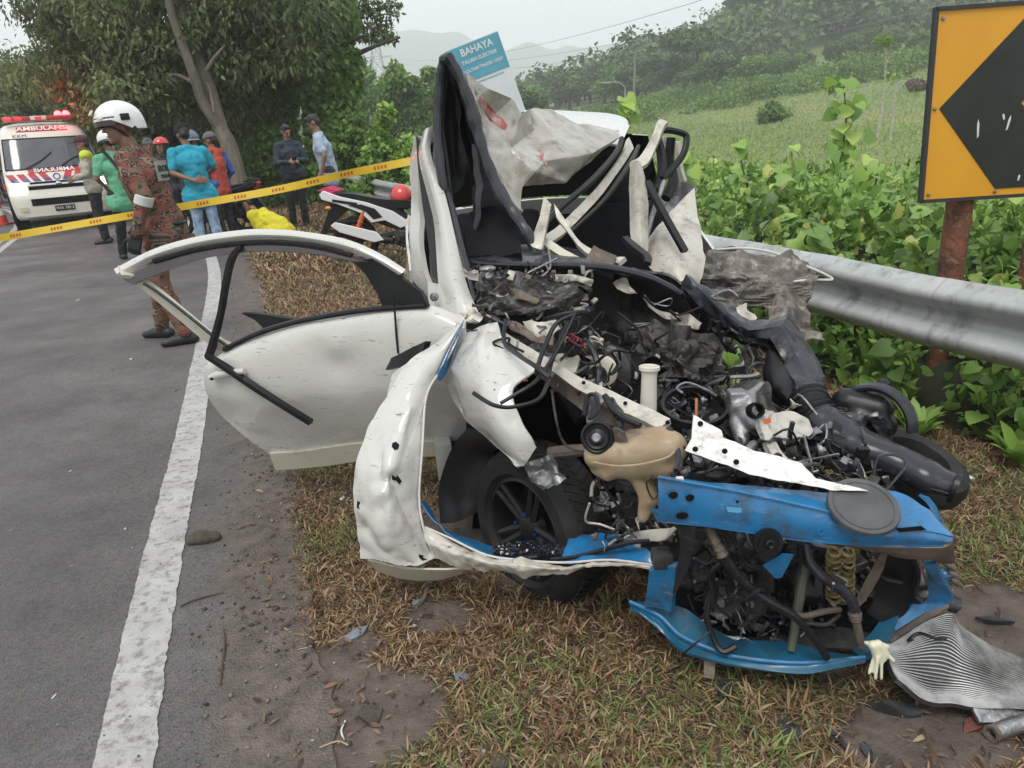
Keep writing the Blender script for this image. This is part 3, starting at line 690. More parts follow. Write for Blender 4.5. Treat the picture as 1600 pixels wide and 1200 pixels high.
for px, py, Y, s in [(120, 20, 19, 1.3), (180, -10, 18, 1.5), (240, 20, 18.5, 1.4), (300, -20, 18, 1.5), (350, 20, 18.5, 1.4), (390, -10, 18, 1.5), (150, 70, 19, 1.1), (200, 60, 18, 1.2), (95, 45, 20, .8), (225, 95, 17.6, 1.0), (260, 85, 18.5, 1.1), (330, 80, 19, 1.2), (375, 70, 18.5, 1.2), (205, 120, 17.5, .75), (125, 92, 19, .8), (85, 20, 20, .5), (75, 35, 20, .3), (380, 130, 19.5, 1.0), (165, 130, 19, .9), (345, 130, 19.5, .9)]:
    c = np.array(at(px, py, Y)); cl += [(c + RNG.normal(size=3) * .55 * s, np.array([.62 * s, .62 * s, .34 * s]) * (.7 + .6 * RNG.random())) for _ in range(6)]
cm = crown_mesh('crown', cl, 42000, .15, 'blade', .42, m=OLIVE, droop=.7, up=.9, inner=.1)
cm.transform(Matrix.Translation(-b0)); obj('crown', cm, None, t)
# vine-draped columns
def vine_tower(px, Y, top_py, wpx, label, n, seed, leaf=.15):
    b = gp(px, Y); k = Y / 1080.; Hh = at(px, top_py, Y).z - b.z; Wd = wpx * k; cl = []
    for i in range(46):
        f = RNG.random(); wv = Wd * .5 * (1 - .35 * f ** 2) * (.65 + .35 * math.sin(f * 9 + seed)); a = RNG.random() * 6.28; s = Wd * (.10 + .10 * RNG.random())
        cl.append((np.array([math.cos(a) * wv * .8, math.sin(a) * wv * .7, f * Hh]), np.array([s, s, s * 1.9])))
    tree(b, Hh, Hh * .93, cl, n, leaf, label, r=Wd * .09, m=GREEN, wid=.85, droop=1.1, up=.25, inner=.35)
vine_tower(535, 19.5, -60, 125, 'tall column of hanging vines draped over a trunk behind the two standing men', 26000, 1.)
vine_tower(440, 20.5, -70, 120, 'tall vine smothered tree left of the hanging vine column', 22000, 2.3)
vine_tower(395, 23, -50, 105, 'shadowy vine covered tree right of the pale forked trunk', 14000, 4.1)
# dark mass low behind the ambulance and the fireman
for px, Y, top, Wd, n, label, m_ in ((215, 23, 95, 190, 16000, 'dark leafy tree behind the fireman helmet', OLIVE), (310, 24, 85, 170, 14000, 'dense dark tree behind the pale forked trunk', GREEN),
                                     (120, 27, 105, 160, 14000, 'olive tree standing above the ambulance beacon', OLIVE), (20, 30, 95, 150, 14000, 'reddish dry leaved tree left of the ambulance roof', ROSE), (-60, 33, 60, 170, 9000, 'reddish tree at the left edge behind the ambulance', ROSE), (30, 38, 62, 110, 8000, 'flat topped tree rising over the reddish foliage', OLIVE)):
    b = gp(px, Y); k = Y / 1080.; Hh = at(px, top, Y).z - b.z; w_ = Wd * k
    tree(b, Hh, Hh * .6, blob_clumps((0, 0, Hh * .55), (w_ * .5, w_ * .4, Hh * .45), 34, w_ * .16), n, .17, label, r=.2, m=m_, wid=.6)
# young bright shrubs and bushes behind the far guardrail
for px, Y, top, Wd, n, label, leaf, m_ in ((612, 15.5, 158, 70, 9000, 'bright pointed young tree beside the hanging vine column', .12, LIME), (585, 14.5, 225, 60, 6000, 'low bright bush above the far guardrail', .1, LIME), (650, 14, 205, 70, 6000, 'yellowish bush left of the white pillar of the wreck', .1, LIME),
                                          (560, 17, 175, 60, 7000, 'dark bush at the foot of the hanging vine column', .12, GREEN), (445, 19, 200, 70, 6000, 'mid green bush behind the man in the dark shirt', .12, GREEN), (385, 18.5, 235, 60, 5000, 'low dark bush beside the small chevron sign', .11, GREEN)):
    b = gp(px, Y); k = Y / 1080.; Hh = max(.7, at(px, top, Y).z - b.z); w_ = Wd * k
    tree(b, Hh, Hh * .7, [(np.array([RNG.normal() * w_ * .28 * (1 - f * .75), RNG.normal() * w_ * .28 * (1 - f * .7), f * Hh * .95]), np.array([1, 1, .8]) * w_ * (.22 - .13 * f)) for f in RNG.random(30)], n, leaf, label, r=.05, m=m_, wid=.7, nm='bush', cat='bush')
# round-crowned trees left of the warning board
for px, Y, top, Wd, label in ((585, 60, 92, 75, 'hazy broadleaf tree under the far pylon'), (655, 46, 98, 60, 'dark round crowned tree left of the warning board'), (690, 50, 112, 50, 'round tree just left of the crushed roof peak'), (625, 55, 118, 70, 'spreading tree between the pylon and the round crowned tree')):
    b = gp(px, Y); k = Y / 1080.; Hh = at(px, top, Y).z - b.z; w_ = Wd * k
    tree(b, Hh, Hh * .6, blob_clumps((0, 0, Hh * .58), (w_ * .5, w_ * .45, Hh * .42), 22, w_ * .17), 7000, .28, label, r=.25, wid=.7)
# bare spray of the tree reaching in from above
b = gp(640, 24); cl = [(np.array(at(x, y, 21)) - np.array(b), np.array([.42, .4, .14]) * (.5 + .5 * RNG.random())) for x, y in [(560, 18), (580, 8), (600, 20), (575, 40), (598, 48), (608, 62), (590, 58), (556, 5), (612, 5), (568, 55), (602, 35), (548, 28)]]
tree(gp(560, 22), 12, at(552, -40, 22).z, [(c + np.array(b) - np.array(gp(560, 22)), s) for c, s in cl], 1500, .13, 'thin open sprays of a tall tree against the grey sky', r=.12, m=OLIVE, wid=.45, branches=[(.86, (.25, -.05, .04), 4.), (.9, (.32, -.1, .12), 4.5), (.8, (.25, 0, .25), 3.5)])

# ---- far forest: hill on the right and tree belt across the middle
protoM = []
for k in range(4):
    cl = blob_clumps((0, 0, 5.2), (3.4, 3.4, 2.9), 26, 1.25); protoM.append(crown_mesh('crown', cl, 3600, .62, 'blade', .75, m=FARG if k % 2 else GREEN, up=.9))
    protoM.append(None)
protoM = [p for p in protoM if p]
tr = MB(); tr.tube([(0, 0, -1), (.1, 0, 2.5), (0, .1, 5.5)], [.32, .24, .12], 7, sub=2); TRUNK = tr.mesh('trunk'); TRUNK.materials.append(BARKD)
def far_tree(px, Y, top, label, group, wscale=1.):
    b = gp(px, Y); Hh = max(3., at(px, top, Y).z - b.z); t = thing('forest_tree', b, label, 'tree', group, random.random() * 6); s = Hh / 8.3
    t.scale = (s * wscale, s * wscale, s); obj('crown', random.choice(protoM), None, t); obj('trunk', TRUNK, None, t)
for i in range(34):
    px = 830 + i * 8.5 + random.uniform(-8, 8); Y = random.uniform(115, 165); top = np.interp(px, [800, 880, 960, 1040, 1120], [120, 112, 95, 82, 66]) + random.uniform(-6, 14)
    far_tree(px, Y, top, 'hazy green tree in the belt of trees beyond the field', 'trees beyond the field', 1.2)
for i in range(30):
    px = random.uniform(1060, 1480); Y = random.uniform(92, 125); top = np.interp(px, [1050, 1150, 1300, 1480], [95, 78, 70, 62]) + random.uniform(-8, 32)
    far_tree(px, Y, top, 'dense green tree at the foot of the right hand hill', 'trees at the foot of the hill', 1.15)
for i in range(24):
    px = random.uniform(1130, 1500); Y = random.uniform(130, 190); top = np.interp(px, [1050, 1130, 1200, 1400, 1500], [70, 22, -12, -30, -30]) + random.uniform(-20, 28)
    far_tree(px, Y, top, 'tall tree higher up the slope of the right hand hill', 'trees up the slope of the hill', 1.25)
for i in range(10):
    px = random.uniform(700, 860); far_tree(px, random.uniform(60, 110), random.uniform(108, 150), 'mid green tree behind the wreck and the warning board', 'trees behind the wreck', 1.3)
for px, Y, top in ((1085, 110, 44), (1165, 150, -30), (1430, 170, -20)):
    b = gp(px, Y); Hh = at(px, top, Y).z - b.z; w_ = 75 * Y / 1080.
    tree(b, Hh, Hh * .8, blob_clumps((0, 0, Hh * .84), (w_ * .55, w_ * .5, Hh * .13), 26, w_ * .13, flat=.45), 5200, .6, {1085: 'flat spreading tree on the left shoulder of the hill', 1165: 'thin crowned tall tree at the top edge left of the hill', 1430: 'tall tree at the hilltop beside the chevron sign'}[px], r=.3, m=FARG, wid=.6)
cl = []                                                             # the forest that reads as one mass
for i in range(620):
    px = random.uniform(980, 1900); Y = random.uniform(120, 300); g = gp(px, Y); cl.append((np.array([g.x, g.y, g.z + random.uniform(2, 7)]), np.array([3.4, 3.4, 3.0]) * random.uniform(.7, 1.3)))
for i in range(520):
    px = random.uniform(-500, 1100); Y = random.uniform(130, 260); g = gp(px, Y); cl.append((np.array([g.x, g.y, g.z + random.uniform(1, 6)]), np.array([3.6, 3.6, 3.0]) * random.uniform(.7, 1.3)))
tag(obj('forest', crown_mesh('forest', cl, 90000, 1.05, 'blade', .8, m=FARG, up=1.1, inner=.5)), 'far green forest covering the hill and the valley', 'forest', kind='stuff')
cl = []                                                             # scrub along the field's edge
for i in range(190):
    px = random.uniform(880, 1470); Y = random.uniform(72, 98); g = gp(px, Y); s = random.uniform(.5, 1.5); cl.append((np.array([g.x, g.y, g.z + s * .5]), np.array([s * 1.3, s * 1.3, s])))
tag(obj('scrub', crown_mesh('scrub', cl, 26000, .33, 'blade', .7, m=GREEN, up=1.)), 'low green scrub where the field meets the forest', 'scrub', kind='stuff')
for px, Y, s, label in ((1197, 52, 1.1, 'dark round bush alone on the brown field'), (1415, 60, .8, 'brown dry bush on the right of the field')):
    b = gp(px, Y); tree(b, s * 1.2, s * .6, blob_clumps((0, 0, s * .55), (s, s * .8, s * .4), 12, s * .4), 2200, .2, label, r=.06, m=GREEN if px < 1300 else ROSE, nm='bush', cat='bush')
for px, Y, top, label in ((1292, 24, 128, 'thin pale sapling nearest the tall creeper in the field'), (1362, 30, 62, 'tallest thin white stemmed sapling in the field'), (1383, 28, 118, 'short crooked white sapling beside the chevron sign')):
    b = gp(px, Y); Hh = at(px, top, Y).z - b.z
    tree(b, Hh, Hh * .97, blob_clumps((0, 0, Hh * .98), (.35, .3, .16), 8, .16), 260 if px != 1383 else 60, .13, label, r=.045, m=LIME, bark=BARKW, wid=.6, lean=(.05, 0), nm='sapling', cat='sapling', branches=[(.8, (.7, 0, .7), .5), (.9, (-.6, .1, .8), .4)])
# field grass
n = 60000; d_ = 8 + 84 * RNG.random(n) ** 1.25; a_ = RNG.uniform(R(4), R(36), n); X = d_ * np.sin(a_); Y = d_ * np.cos(a_); ok = side(RS, X, Y) > 3.5; X, Y, d_ = X[ok], Y[ok], d_[ok]
C = np.stack([X, Y, terrain(X, Y)], 1); n = len(C); V, Fa, q = leaves(C, np.array([0, 0, .55]) + rnd(n) * .6, rnd(n) * .4 + np.array([0, -.3, 1.]), (.07 + .0022 * d_) * (.6 + RNG.random(n)), 'blade', .3)
FIELDG = ramp_attr_mat('field grass blades', [(0, (0.195, 0.270, 0.075)), (.5, (0.285, 0.390, 0.105)), (.85, (0.390, 0.405, 0.150)), (1, (0.450, 0.375, 0.195))], .6, sub=.3)
me = np_mesh('field_grass', V, Fa, np.repeat(np.clip(RNG.random(n) * .6 + .12 + .55 * lnoise(X, Y * .5, .11, 5) + .25 * lnoise(X, Y, .5, 2), 0, 1), q)); tag(obj('field_grass', me, FIELDG), 'light green grass of the open field', 'grass', kind='stuff')

# ---- creeper bank behind the guardrail
_t = at(1464, 15, 3.55); POST = np.array([_t.x + .25, _t.y + .09]); _dv = -POST / np.linalg.norm(POST)
def post_clear(X, Y):
    q = np.stack([X, Y], 1) - POST; t = np.clip(q @ _dv, -.02, .75); return np.linalg.norm(q - t[:, None] * _dv, axis=1) > .085

def along_rail(s, d):
    i = np.clip((s * (len(RS) - 1)), 0, len(RS) - 2).astype(int); T = RS[i + 1] - RS[i]; T /= np.linalg.norm(T, axis=1)[:, None]; return RS[i] + (RS[i + 1] - RS[i]) * (s * (len(RS) - 1) - i)[:, None] + np.stack([T[:, 1], -T[:, 0]], 1) * d[:, None]
def bank_h(X, Y, d):
    """height of the creeper bank above zero, by distance behind the rail"""
    base = .70 + .20 * sstep(d, .2, 1.3) - .55 * sstep(d, 2.2, 4.4) - .8 * sstep(d, 4.4, 6.5)
    return base * (.55 + .45 * sstep(d, .0, .5)) + .24 * lnoise(X, Y, 1.2, 2) + .15 * lnoise(X, Y, 3.4, 6) - .16 * (1 - sstep(Y, 2.5, 6)) - .25 * sstep(Y, 9, 16)
n = 46000; s_ = np.concatenate([.07 + .33 * RNG.random(int(n * .68)) , .4 + .45 * RNG.random(n - int(n * .68))]); d_ = .10 + 5.6 * RNG.random(n) ** 1.25
P = along_rail(s_, d_); ok = post_clear(P[:, 0], P[:, 1]); P, d_ = P[ok], d_[ok]; n = len(P); X, Y = P[:, 0], P[:, 1]; H = bank_h(X, Y, d_); dep = RNG.random(n) ** 1.7 * .38
C = np.stack([X, Y, H - dep], 1); C += rnd(n) * .025
N = unit(np.array([-.2, -.42, .75]) + rnd(n) * .6); D = unit(rnd(n) * .8 + np.array([-.2, -.35, -.55])); sz = (.030 + .085 * RNG.random(n) ** 2.6) * (1 - .1 * (dep > .2))
V, Fa, q = leaves(C, D, N, sz, 'heart', .9)
tnt = np.clip(.05 + .62 * RNG.random(n) + .3 * lnoise(X, Y, 1.9, 11) + .18 * (RNG.random(n) < .06), 0, .96); tnt = np.where(RNG.random(n) < .075, .95 + .03 * RNG.random(n), tnt)
tag(obj('creeper_bank', np_mesh('creeper_bank', V, Fa, np.repeat(tnt, q)), LIME), 'thick mass of bright green heart leaved creeper behind the guardrail', 'creeper', kind='stuff')
n = 30000; s_ = .06 + .55 * RNG.random(n); d_ = .05 + 5.0 * RNG.random(n) ** 1.2; P = along_rail(s_, d_); ok = post_clear(P[:, 0], P[:, 1]); P, d_ = P[ok], d_[ok]; n = len(P); X, Y = P[:, 0], P[:, 1]; H = bank_h(X, Y, d_)
C = np.stack([X, Y, H + .03 - .3 * RNG.random(n)], 1); V, Fa, q = leaves(C, unit(rnd(n) * .7 + np.array([0, -.2, .5])), unit(rnd(n) * .5 + np.array([0, -.4, .7])), .035 + .065 * RNG.random(n), 'long', 1.2)
tag(obj('undergrowth', np_mesh('undergrowth', V, Fa, np.repeat(np.clip(.1 + .6 * RNG.random(n), 0, .96), q)), LIME), 'small pointed leaves tangled through the creeper bank', 'undergrowth', kind='stuff')
# dark stems and soil under the creeper
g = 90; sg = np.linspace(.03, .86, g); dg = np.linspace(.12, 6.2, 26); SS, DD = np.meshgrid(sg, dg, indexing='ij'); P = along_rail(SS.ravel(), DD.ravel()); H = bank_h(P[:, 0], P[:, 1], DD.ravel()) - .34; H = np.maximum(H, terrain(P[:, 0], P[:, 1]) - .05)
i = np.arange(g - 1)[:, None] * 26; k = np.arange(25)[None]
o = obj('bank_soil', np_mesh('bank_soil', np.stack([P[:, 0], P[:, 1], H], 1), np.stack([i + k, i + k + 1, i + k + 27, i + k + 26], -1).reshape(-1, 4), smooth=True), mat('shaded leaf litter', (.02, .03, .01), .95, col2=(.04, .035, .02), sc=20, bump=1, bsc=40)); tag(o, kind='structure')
# creepers that stand out, leaf by leaf
HEART, HF = SHAPES['heart']
leafmesh = []
for k in range(5):
    P_ = HEART * np.array([.95 + .1 * k / 4, 1, .6 + .4 * k / 2]); m_ = np_mesh('leaf', P_, np.array(HF), np.full(len(HF), .3 + .14 * k)); m_.materials.append(LIME); leafmesh.append(m_)
STEM = mat('green stem', (.10, .13, .04), .6)
def creeper(P, lf, label, nl, spread=.08):
    t = thing('creeper', P[0], label, 'creeper'); b = MB(); b.tube(P, [.008] * (len(P) - 1) + [.003], 6, sub=6); b.build('stem', STEM, t)
    Q = catmull(P, 60)
    for i in range(nl):
        f = (i + .5) / nl; p = Q[min(59, int(f * 59))] + Vector(RNG.normal(size=3)) * spread * (1 - .4 * f); o = obj('leaf', random.choice(leafmesh), None, t)
        d = Vector((random.gauss(0, .6), random.gauss(-.4, .4), random.gauss(-.5, .35))).normalized(); q = Vector((random.gauss(0, .4), -.7, .6 + random.gauss(0, .3))); x = d.cross(q).normalized(); z = x.cross(d); s = lf * random.uniform(.65, 1.2)
        o.matrix_local = Matrix(((x.x * s, d.x * s, z.x * s, p.x - P[0].x), (x.y * s, d.y * s, z.y * s, p.y - P[0].y), (x.z * s, d.z * s, z.z * s, p.z - P[0].z), (0, 0, 0, 1)))
creeper(A((1300, 330, 5.6), (1312, 255, 5.6), (1322, 190, 5.6), (1318, 132, 5.6)), .105, 'tallest creeper shoot rising above the bank left of the chevron sign', 46)
creeper(A((1170, 300, 6.2), (1160, 260, 6.2), (1152, 215, 6.2)), .10, 'short creeper shoot nearest the broken door pillar', 12, .05)
creeper(A((1245, 310, 5.8), (1240, 270, 5.8), (1236, 236, 5.8)), .10, 'low creeper shoot midway along the bank', 14, .06)
creeper(A((1360, 340, 5.0), (1366, 300, 5.0), (1374, 255, 5.0)), .11, 'creeper shoot with yellowed leaves under the chevron board edge', 18, .07)
creeper(A((985, 200, 6.5), (978, 175, 6.5), (974, 150, 6.5)), .10, 'creeper shoot beside the rear roof corner of the wreck', 12, .05)
creeper(A((1575, 400, 4.3), (1585, 350, 4.3), (1580, 318, 4.3)), .115, 'creeper leaves right of the rusty sign post', 20, .1)
creeper(A((1050, 330, 5.8), (1062, 280, 5.8), (1075, 240, 5.8)), .13, 'creeper with large pale leaves behind the black hoop of the wreck', 16, .09)
creeper(A((1270, 400, 4.35), (1258, 378, 4.25), (1262, 365, 4.2)), .125, 'large hanging leaves spilling over the guardrail', 14, .07)
# weeds below the rail
def weed(px, py, Yz, n, L, label, grp=None):
    b = gr(px, py); b.z = ground_z(b.x, b.y); nn = n; a = RNG.random(nn) * 6.28; tl_ = .3 + .9 * RNG.random(nn); D = np.stack([np.cos(a) * tl_, np.sin(a) * tl_, np.ones(nn)], 1); C = np.tile(np.array([b.x, b.y, b.z]), (nn, 1)) + np.stack([np.cos(a), np.sin(a), RNG.random(nn) * L * 3.2], 1) * .025 * np.array([1, 1, 14 * L])
    V, Fa, q = leaves(C, D, unit(np.stack([-np.cos(a), -np.sin(a), np.full(nn, .8)], 1)), L * (.6 + .7 * RNG.random(nn)), 'long', 1.5); me = np_mesh('weed', V - np.array(b), Fa, np.repeat(np.clip(.25 + .6 * RNG.random(nn), 0, .95), q)); me.materials.append(LIME)
    tag(obj('weed', me, None, None, b), label, 'weed', grp)
for i, (x, y) in enumerate(((1330, 560), (1345, 590), (1380, 570), (1400, 545), (1310, 545), (1360, 530), (1420, 575), (1560, 610), (1430, 650), (1540, 655), (1580, 660), (1595, 700), (1300, 520), (1350, 550), (1395, 610), (1430, 640), (1590, 640), (1290, 500), (1250, 470), (1160, 600), (1150, 560))):
    weed(x, y + 26, 0, 26, random.uniform(.09, .19), 'leafy green weed growing under the guardrail', 'weeds under the guardrail')
# ---- verge grass: dry brown and green blades
def blades(name, X, Y, L, wid, lie, tint, m, label, zoff=0.):
    n = len(X); a = RNG.random(n) * 6.28; up = np.where(RNG.random(n) < lie, .12 + .2 * RNG.random(n), .6 + .9 * RNG.random(n)); D = np.stack([np.cos(a), np.sin(a), up], 1); C = np.stack([X, Y, terrain(X, Y) + zoff], 1)
    N = unit(np.stack([-np.cos(a) * .5, -np.sin(a) * .5, np.full(n, 1.)], 1) + rnd(n) * .3); V, Fa, q = leaves(C, D, N, L, 'long', wid)
    tag(obj(name, np_mesh(name, V, Fa, np.repeat(tint, q)), m), label, 'grass', kind='stuff')
VERGE = ramp_attr_mat('dry and green verge grass', [(0, (.055, .036, .026)), (.2, (.135, .075, .04)), (.4, (.26, .155, .08)), (.52, (.36, .25, .14)), (.6, (.43, .33, .21)), (.67, (.15, .15, .06)), (.85, (.13, .175, .05)), (1, (.25, .29, .10))], .65, sub=.15)
def verge_pts(n, y0, y1, pw):
    Y = y0 + (y1 - y0) * RNG.random(n) ** pw; lx = np.interp(Y, LS[:, 1], LS[:, 0]); rx = np.interp(Y, RS[:, 1], RS[:, 0]); X = lx + .5 + (rx + .1 - lx - .5) * RNG.random(n)
    px = (X / Y); ok = px < 1.7; X, Y = X[ok], Y[ok]
    m = mudmask(X, Y) + .6 * lnoise(X, Y, 4.5, 8) + .5 * lnoise(X, Y, 13, 4); ok = m < .36 + .25 * RNG.random(len(X)) ** 2; return X[ok], Y[ok]
for (n, y0, y1, pw, L0, wd_, nm) in ((190000, 1.0, 3.4, 1.2, .034, .40, 'near'), (90000, 3.2, 9, 1.4, .06, .5, 'mid'), (40000, 8.5, 20, 1.2, .09, .7, 'far')):
    X, Y = verge_pts(n, y0, y1, pw); k = len(X); g_ = lnoise(X, Y, 1.7, 15) + .35 * lnoise(X, Y, 6, 1) + (.12 if y0 < 2 else .05); grn = RNG.random(k) < np.clip(.20 + 1.0 * g_ - .25 * sstep(-X, .1, .9), .03, .8)
    t_ = np.where(grn, .64 + .36 * RNG.random(k), .62 * RNG.random(k) ** .8)
    blades('grass', X, Y, L0 * (.35 + 1.25 * RNG.random(k) ** 1.6), wd_, .68, t_, VERGE, 'brown and green grass of the verge, %s stretch' % {'near': 'nearest', 'mid': 'middle', 'far': 'far'}[nm])
# fallen leaves and straw
n = 4200; Y = 1.05 + 3.4 * RNG.random(n) ** 1.3; lx = np.interp(Y, LS[:, 1], LS[:, 0]); X = lx + .3 + (2.6 - .2 * Y) * RNG.random(n) + .3 * 0
C = np.stack([X, Y, terrain(X, Y) + .012], 1); V, Fa, q = leaves(C, rnd(n) * np.array([1, 1, .1]), unit(rnd(n) * .35 + np.array([0, 0, 1])), .010 + .036 * RNG.random(n) ** 3, 'long', 1.1)
LIT = ramp_attr_mat('fallen leaves', [(0, (.035, .026, .02)), (.4, (.10, .062, .042)), (.75, (.18, .11, .07)), (1, (.30, .24, .16))], .7)
tag(obj('leaf_litter', np_mesh('leaf_litter', V, Fa, np.repeat(RNG.random(n), q)), LIT), 'small brown fallen leaves scattered over the verge', 'leaf litter', kind='stuff')

# tufts that stand up from the flattened grass
def tufts(n, y0, y1):
    X, Y = verge_pts(n, y0, y1, 1.2); m = 26; k = len(X); XX = np.repeat(X, m) + RNG.normal(size=k * m) * .022; YY = np.repeat(Y, m) + RNG.normal(size=k * m) * .022; tb = np.repeat(np.where(RNG.random(k) < .42, .66 + .3 * RNG.random(k), .2 + .4 * RNG.random(k)), m)
    a = RNG.random(k * m) * 6.28; D = np.stack([np.cos(a), np.sin(a), .35 + 1.1 * RNG.random(k * m)], 1); V, Fa, q = leaves(np.stack([XX, YY, terrain(XX, YY)], 1), D, unit(np.stack([-np.cos(a) * .5, -np.sin(a) * .5, np.ones(k * m)], 1)), .030 + .045 * RNG.random(k * m), 'long', .42)
    tag(obj('grass', np_mesh('grass', V, Fa, np.repeat(np.clip(tb + RNG.normal(size=k * m) * .05, 0, 1), q)), VERGE), 'taller brown and green grass tufts on the verge', 'grass', kind='stuff')
tufts(150, 1.0, 4.5)
# loose gravel and crumbs of soil along the broken road edge
n = 4200; i = RNG.integers(40, 230, n); T_ = np.gradient(LS, axis=0); T_ /= np.linalg.norm(T_, axis=1)[:, None]; d = .12 + .75 * RNG.random(n) ** .8 ; P = LS[i] + T_[i] * (RNG.random(n) * .25)[:, None] + np.stack([T_[i, 1], -T_[i, 0]], 1) * d[:, None]; X, Y = P[:, 0], P[:, 1]
OCT = np.array([(1, 0, 0), (0, 1, 0), (-1, 0, 0), (0, -1, 0), (0, 0, .7), (0, 0, -.5)]); OF = np.array([(0, 1, 4), (1, 2, 4), (2, 3, 4), (3, 0, 4), (1, 0, 5), (2, 1, 5), (3, 2, 5), (0, 3, 5)])
sz = .0022 + .0085 * RNG.random(n) ** 4; V = np.stack([X, Y, np.maximum(terrain(X, Y), .006) + sz * .3], 1)[:, None] + OCT[None] * sz[:, None, None] * (.6 + .8 * RNG.random((n, 6, 1))); Fa = (OF[None] + (np.arange(n) * 6)[:, None, None]).reshape(-1, 3)
GRAV = ramp_attr_mat('loose gravel', [(0, (.045, .038, .033)), (.6, (.12, .10, .085)), (.9, (.2, .18, .16)), (1, (.42, .4, .38))], .85)
tag(obj('gravel', np_mesh('gravel', V.reshape(-1, 3), Fa, np.repeat(RNG.random(n) ** 1.3, 8)), GRAV), 'loose gravel and soil crumbs along the road edge', 'gravel', kind='stuff')
# ================================================================== THE WRECKED CAR
white = mat('white car paint', (.53, .515, .48), .22, coat=.7, dirt=(.22, .19, .15), dirt_amt=.30, dirt_sc=8, spec=.5, scratch=(.2, .18, .16))
wdirty = mat('scraped dirty white paint', (.52, .49, .43), .38, coat=.2, dirt=(.16, .125, .09), dirt_amt=.50, dirt_sc=9, col2=(.43, .39, .33), sc=4, scratch=(.09, .075, .06))
wroof = mat('crushed roof paint', (.37, .35, .31), .3, coat=.4, dirt=(.17, .13, .10), dirt_amt=.50, dirt_sc=9, col2=(.30, .275, .24), sc=3, scratch=(.13, .11, .09))
redst = mat('red scrape', (.30, .07, .06), .5, dirt=(.55, .48, .43), dirt_amt=.6, dirt_sc=16)
cream = mat('cream under paint', (.50, .47, .38), .4, dirt=(.2, .17, .12), dirt_amt=.3, dirt_sc=9)
blue = mat('blue factory paint', (.012, .135, .32), .3, coat=.4, col2=(.014, .165, .37), sc=3, dirt=(.03, .035, .04), dirt_amt=.56, dirt_sc=12, scratch=(.16, .2, .24))
teal_p = mat('muddy teal paint', (.012, .10, .18), .35, coat=.3, dirt=(.03, .028, .02), dirt_amt=.5, dirt_sc=13)
black = mat('black plastic', (.008, .008, .009), .36, spec=.32, col2=(.014, .014, .016), sc=9, dirt=(.07, .066, .06), dirt_amt=.25, dirt_sc=20)
gloss = mat('glossy black trim', (.010, .011, .014), .2, col2=(.03, .032, .04), sc=5, dirt=(.12, .12, .12), dirt_amt=.2, dirt_sc=30)
bluegrey = mat('scuffed dark resin', (.024, .026, .032), .26, spec=.42, col2=(.02, .022, .028), sc=6, dirt=(.10, .10, .105), dirt_amt=.36, dirt_sc=12)
rubber = mat('tyre rubber', (.012, .012, .0125), .6, spec=.25, col2=(.026, .025, .025), sc=12, dirt=(.06, .052, .042), dirt_amt=.35, dirt_sc=14)
dark = mat('dark cabin trim', (.005, .005, .0055), .8, col2=(.009, .009, .01), sc=5, spec=.12)
fabric = mat('grey headliner cloth', (.11, .11, .118), .9, spec=.15, col2=(.06, .06, .066), sc=3, bump=.3, bsc=200)
seatm = mat('charcoal seat cloth', (.009, .009, .011), .9, spec=.12, col2=(.016, .016, .018), sc=6, bump=.3, bsc=150)
alu = mat('bare aluminium', (.33, .33, .34), .42, .85, col2=(.22, .22, .22), sc=10, dirt=(.05, .045, .04), dirt_amt=.48, dirt_sc=18, bump=.5, bsc=40)
steelm = mat('greasy steel', (.085, .08, .078), .4, .6, dirt=(.018, .016, .015), dirt_amt=.62, dirt_sc=14, bump=.6, bsc=30)
brownm = mat('muddy brown metal', (.17, .13, .10), .65, .1, col2=(.08, .065, .055), sc=11, dirt=(.30, .25, .2), dirt_amt=.3, dirt_sc=20, bump=.9, bsc=30)
amber = mat('yellowed tank plastic', (.38, .30, .20), .4, col2=(.28, .19, .11), sc=7, dirt=(.13, .09, .06), dirt_amt=.48, dirt_sc=9, spec=.4)
creamp = mat('cream plastic', (.60, .56, .48), .45, dirt=(.25, .2, .14), dirt_amt=.35, dirt_sc=12)
smoke = mat('smoked acrylic visor', (.055, .045, .05), .2, alpha=.86)
copper = mat('copper', (.50, .20, .10), .4, .8)
gold = mat('brassy coil', (.35, .27, .12), .45, .6, dirt=(.05, .04, .03), dirt_amt=.5, dirt_sc=30)
redw = mat('red wire', (.22, .02, .03), .5, dirt=(.04, .03, .03), dirt_amt=.5, dirt_sc=30)
bluen = mat('blue anodised nut', (.006, .03, .16), .35, .5)

car_o = Vector((.25, 2.9, 0))
car = thing('wrecked_car', car_o, 'white car crushed from the front with its roof folded up and blue paint showing', 'car')
def part(name, mb, m, parent=None, **k): return mb.build(name, m, parent or car, **k)
def S_(rows, **k): return MB().sheet([A(*r) for r in rows], **k)
def Pl(pts, **k): return MB().plate(A(*pts), **k)
def Tb(pts, r, **k): return MB().tube(A(*pts), r, **k)

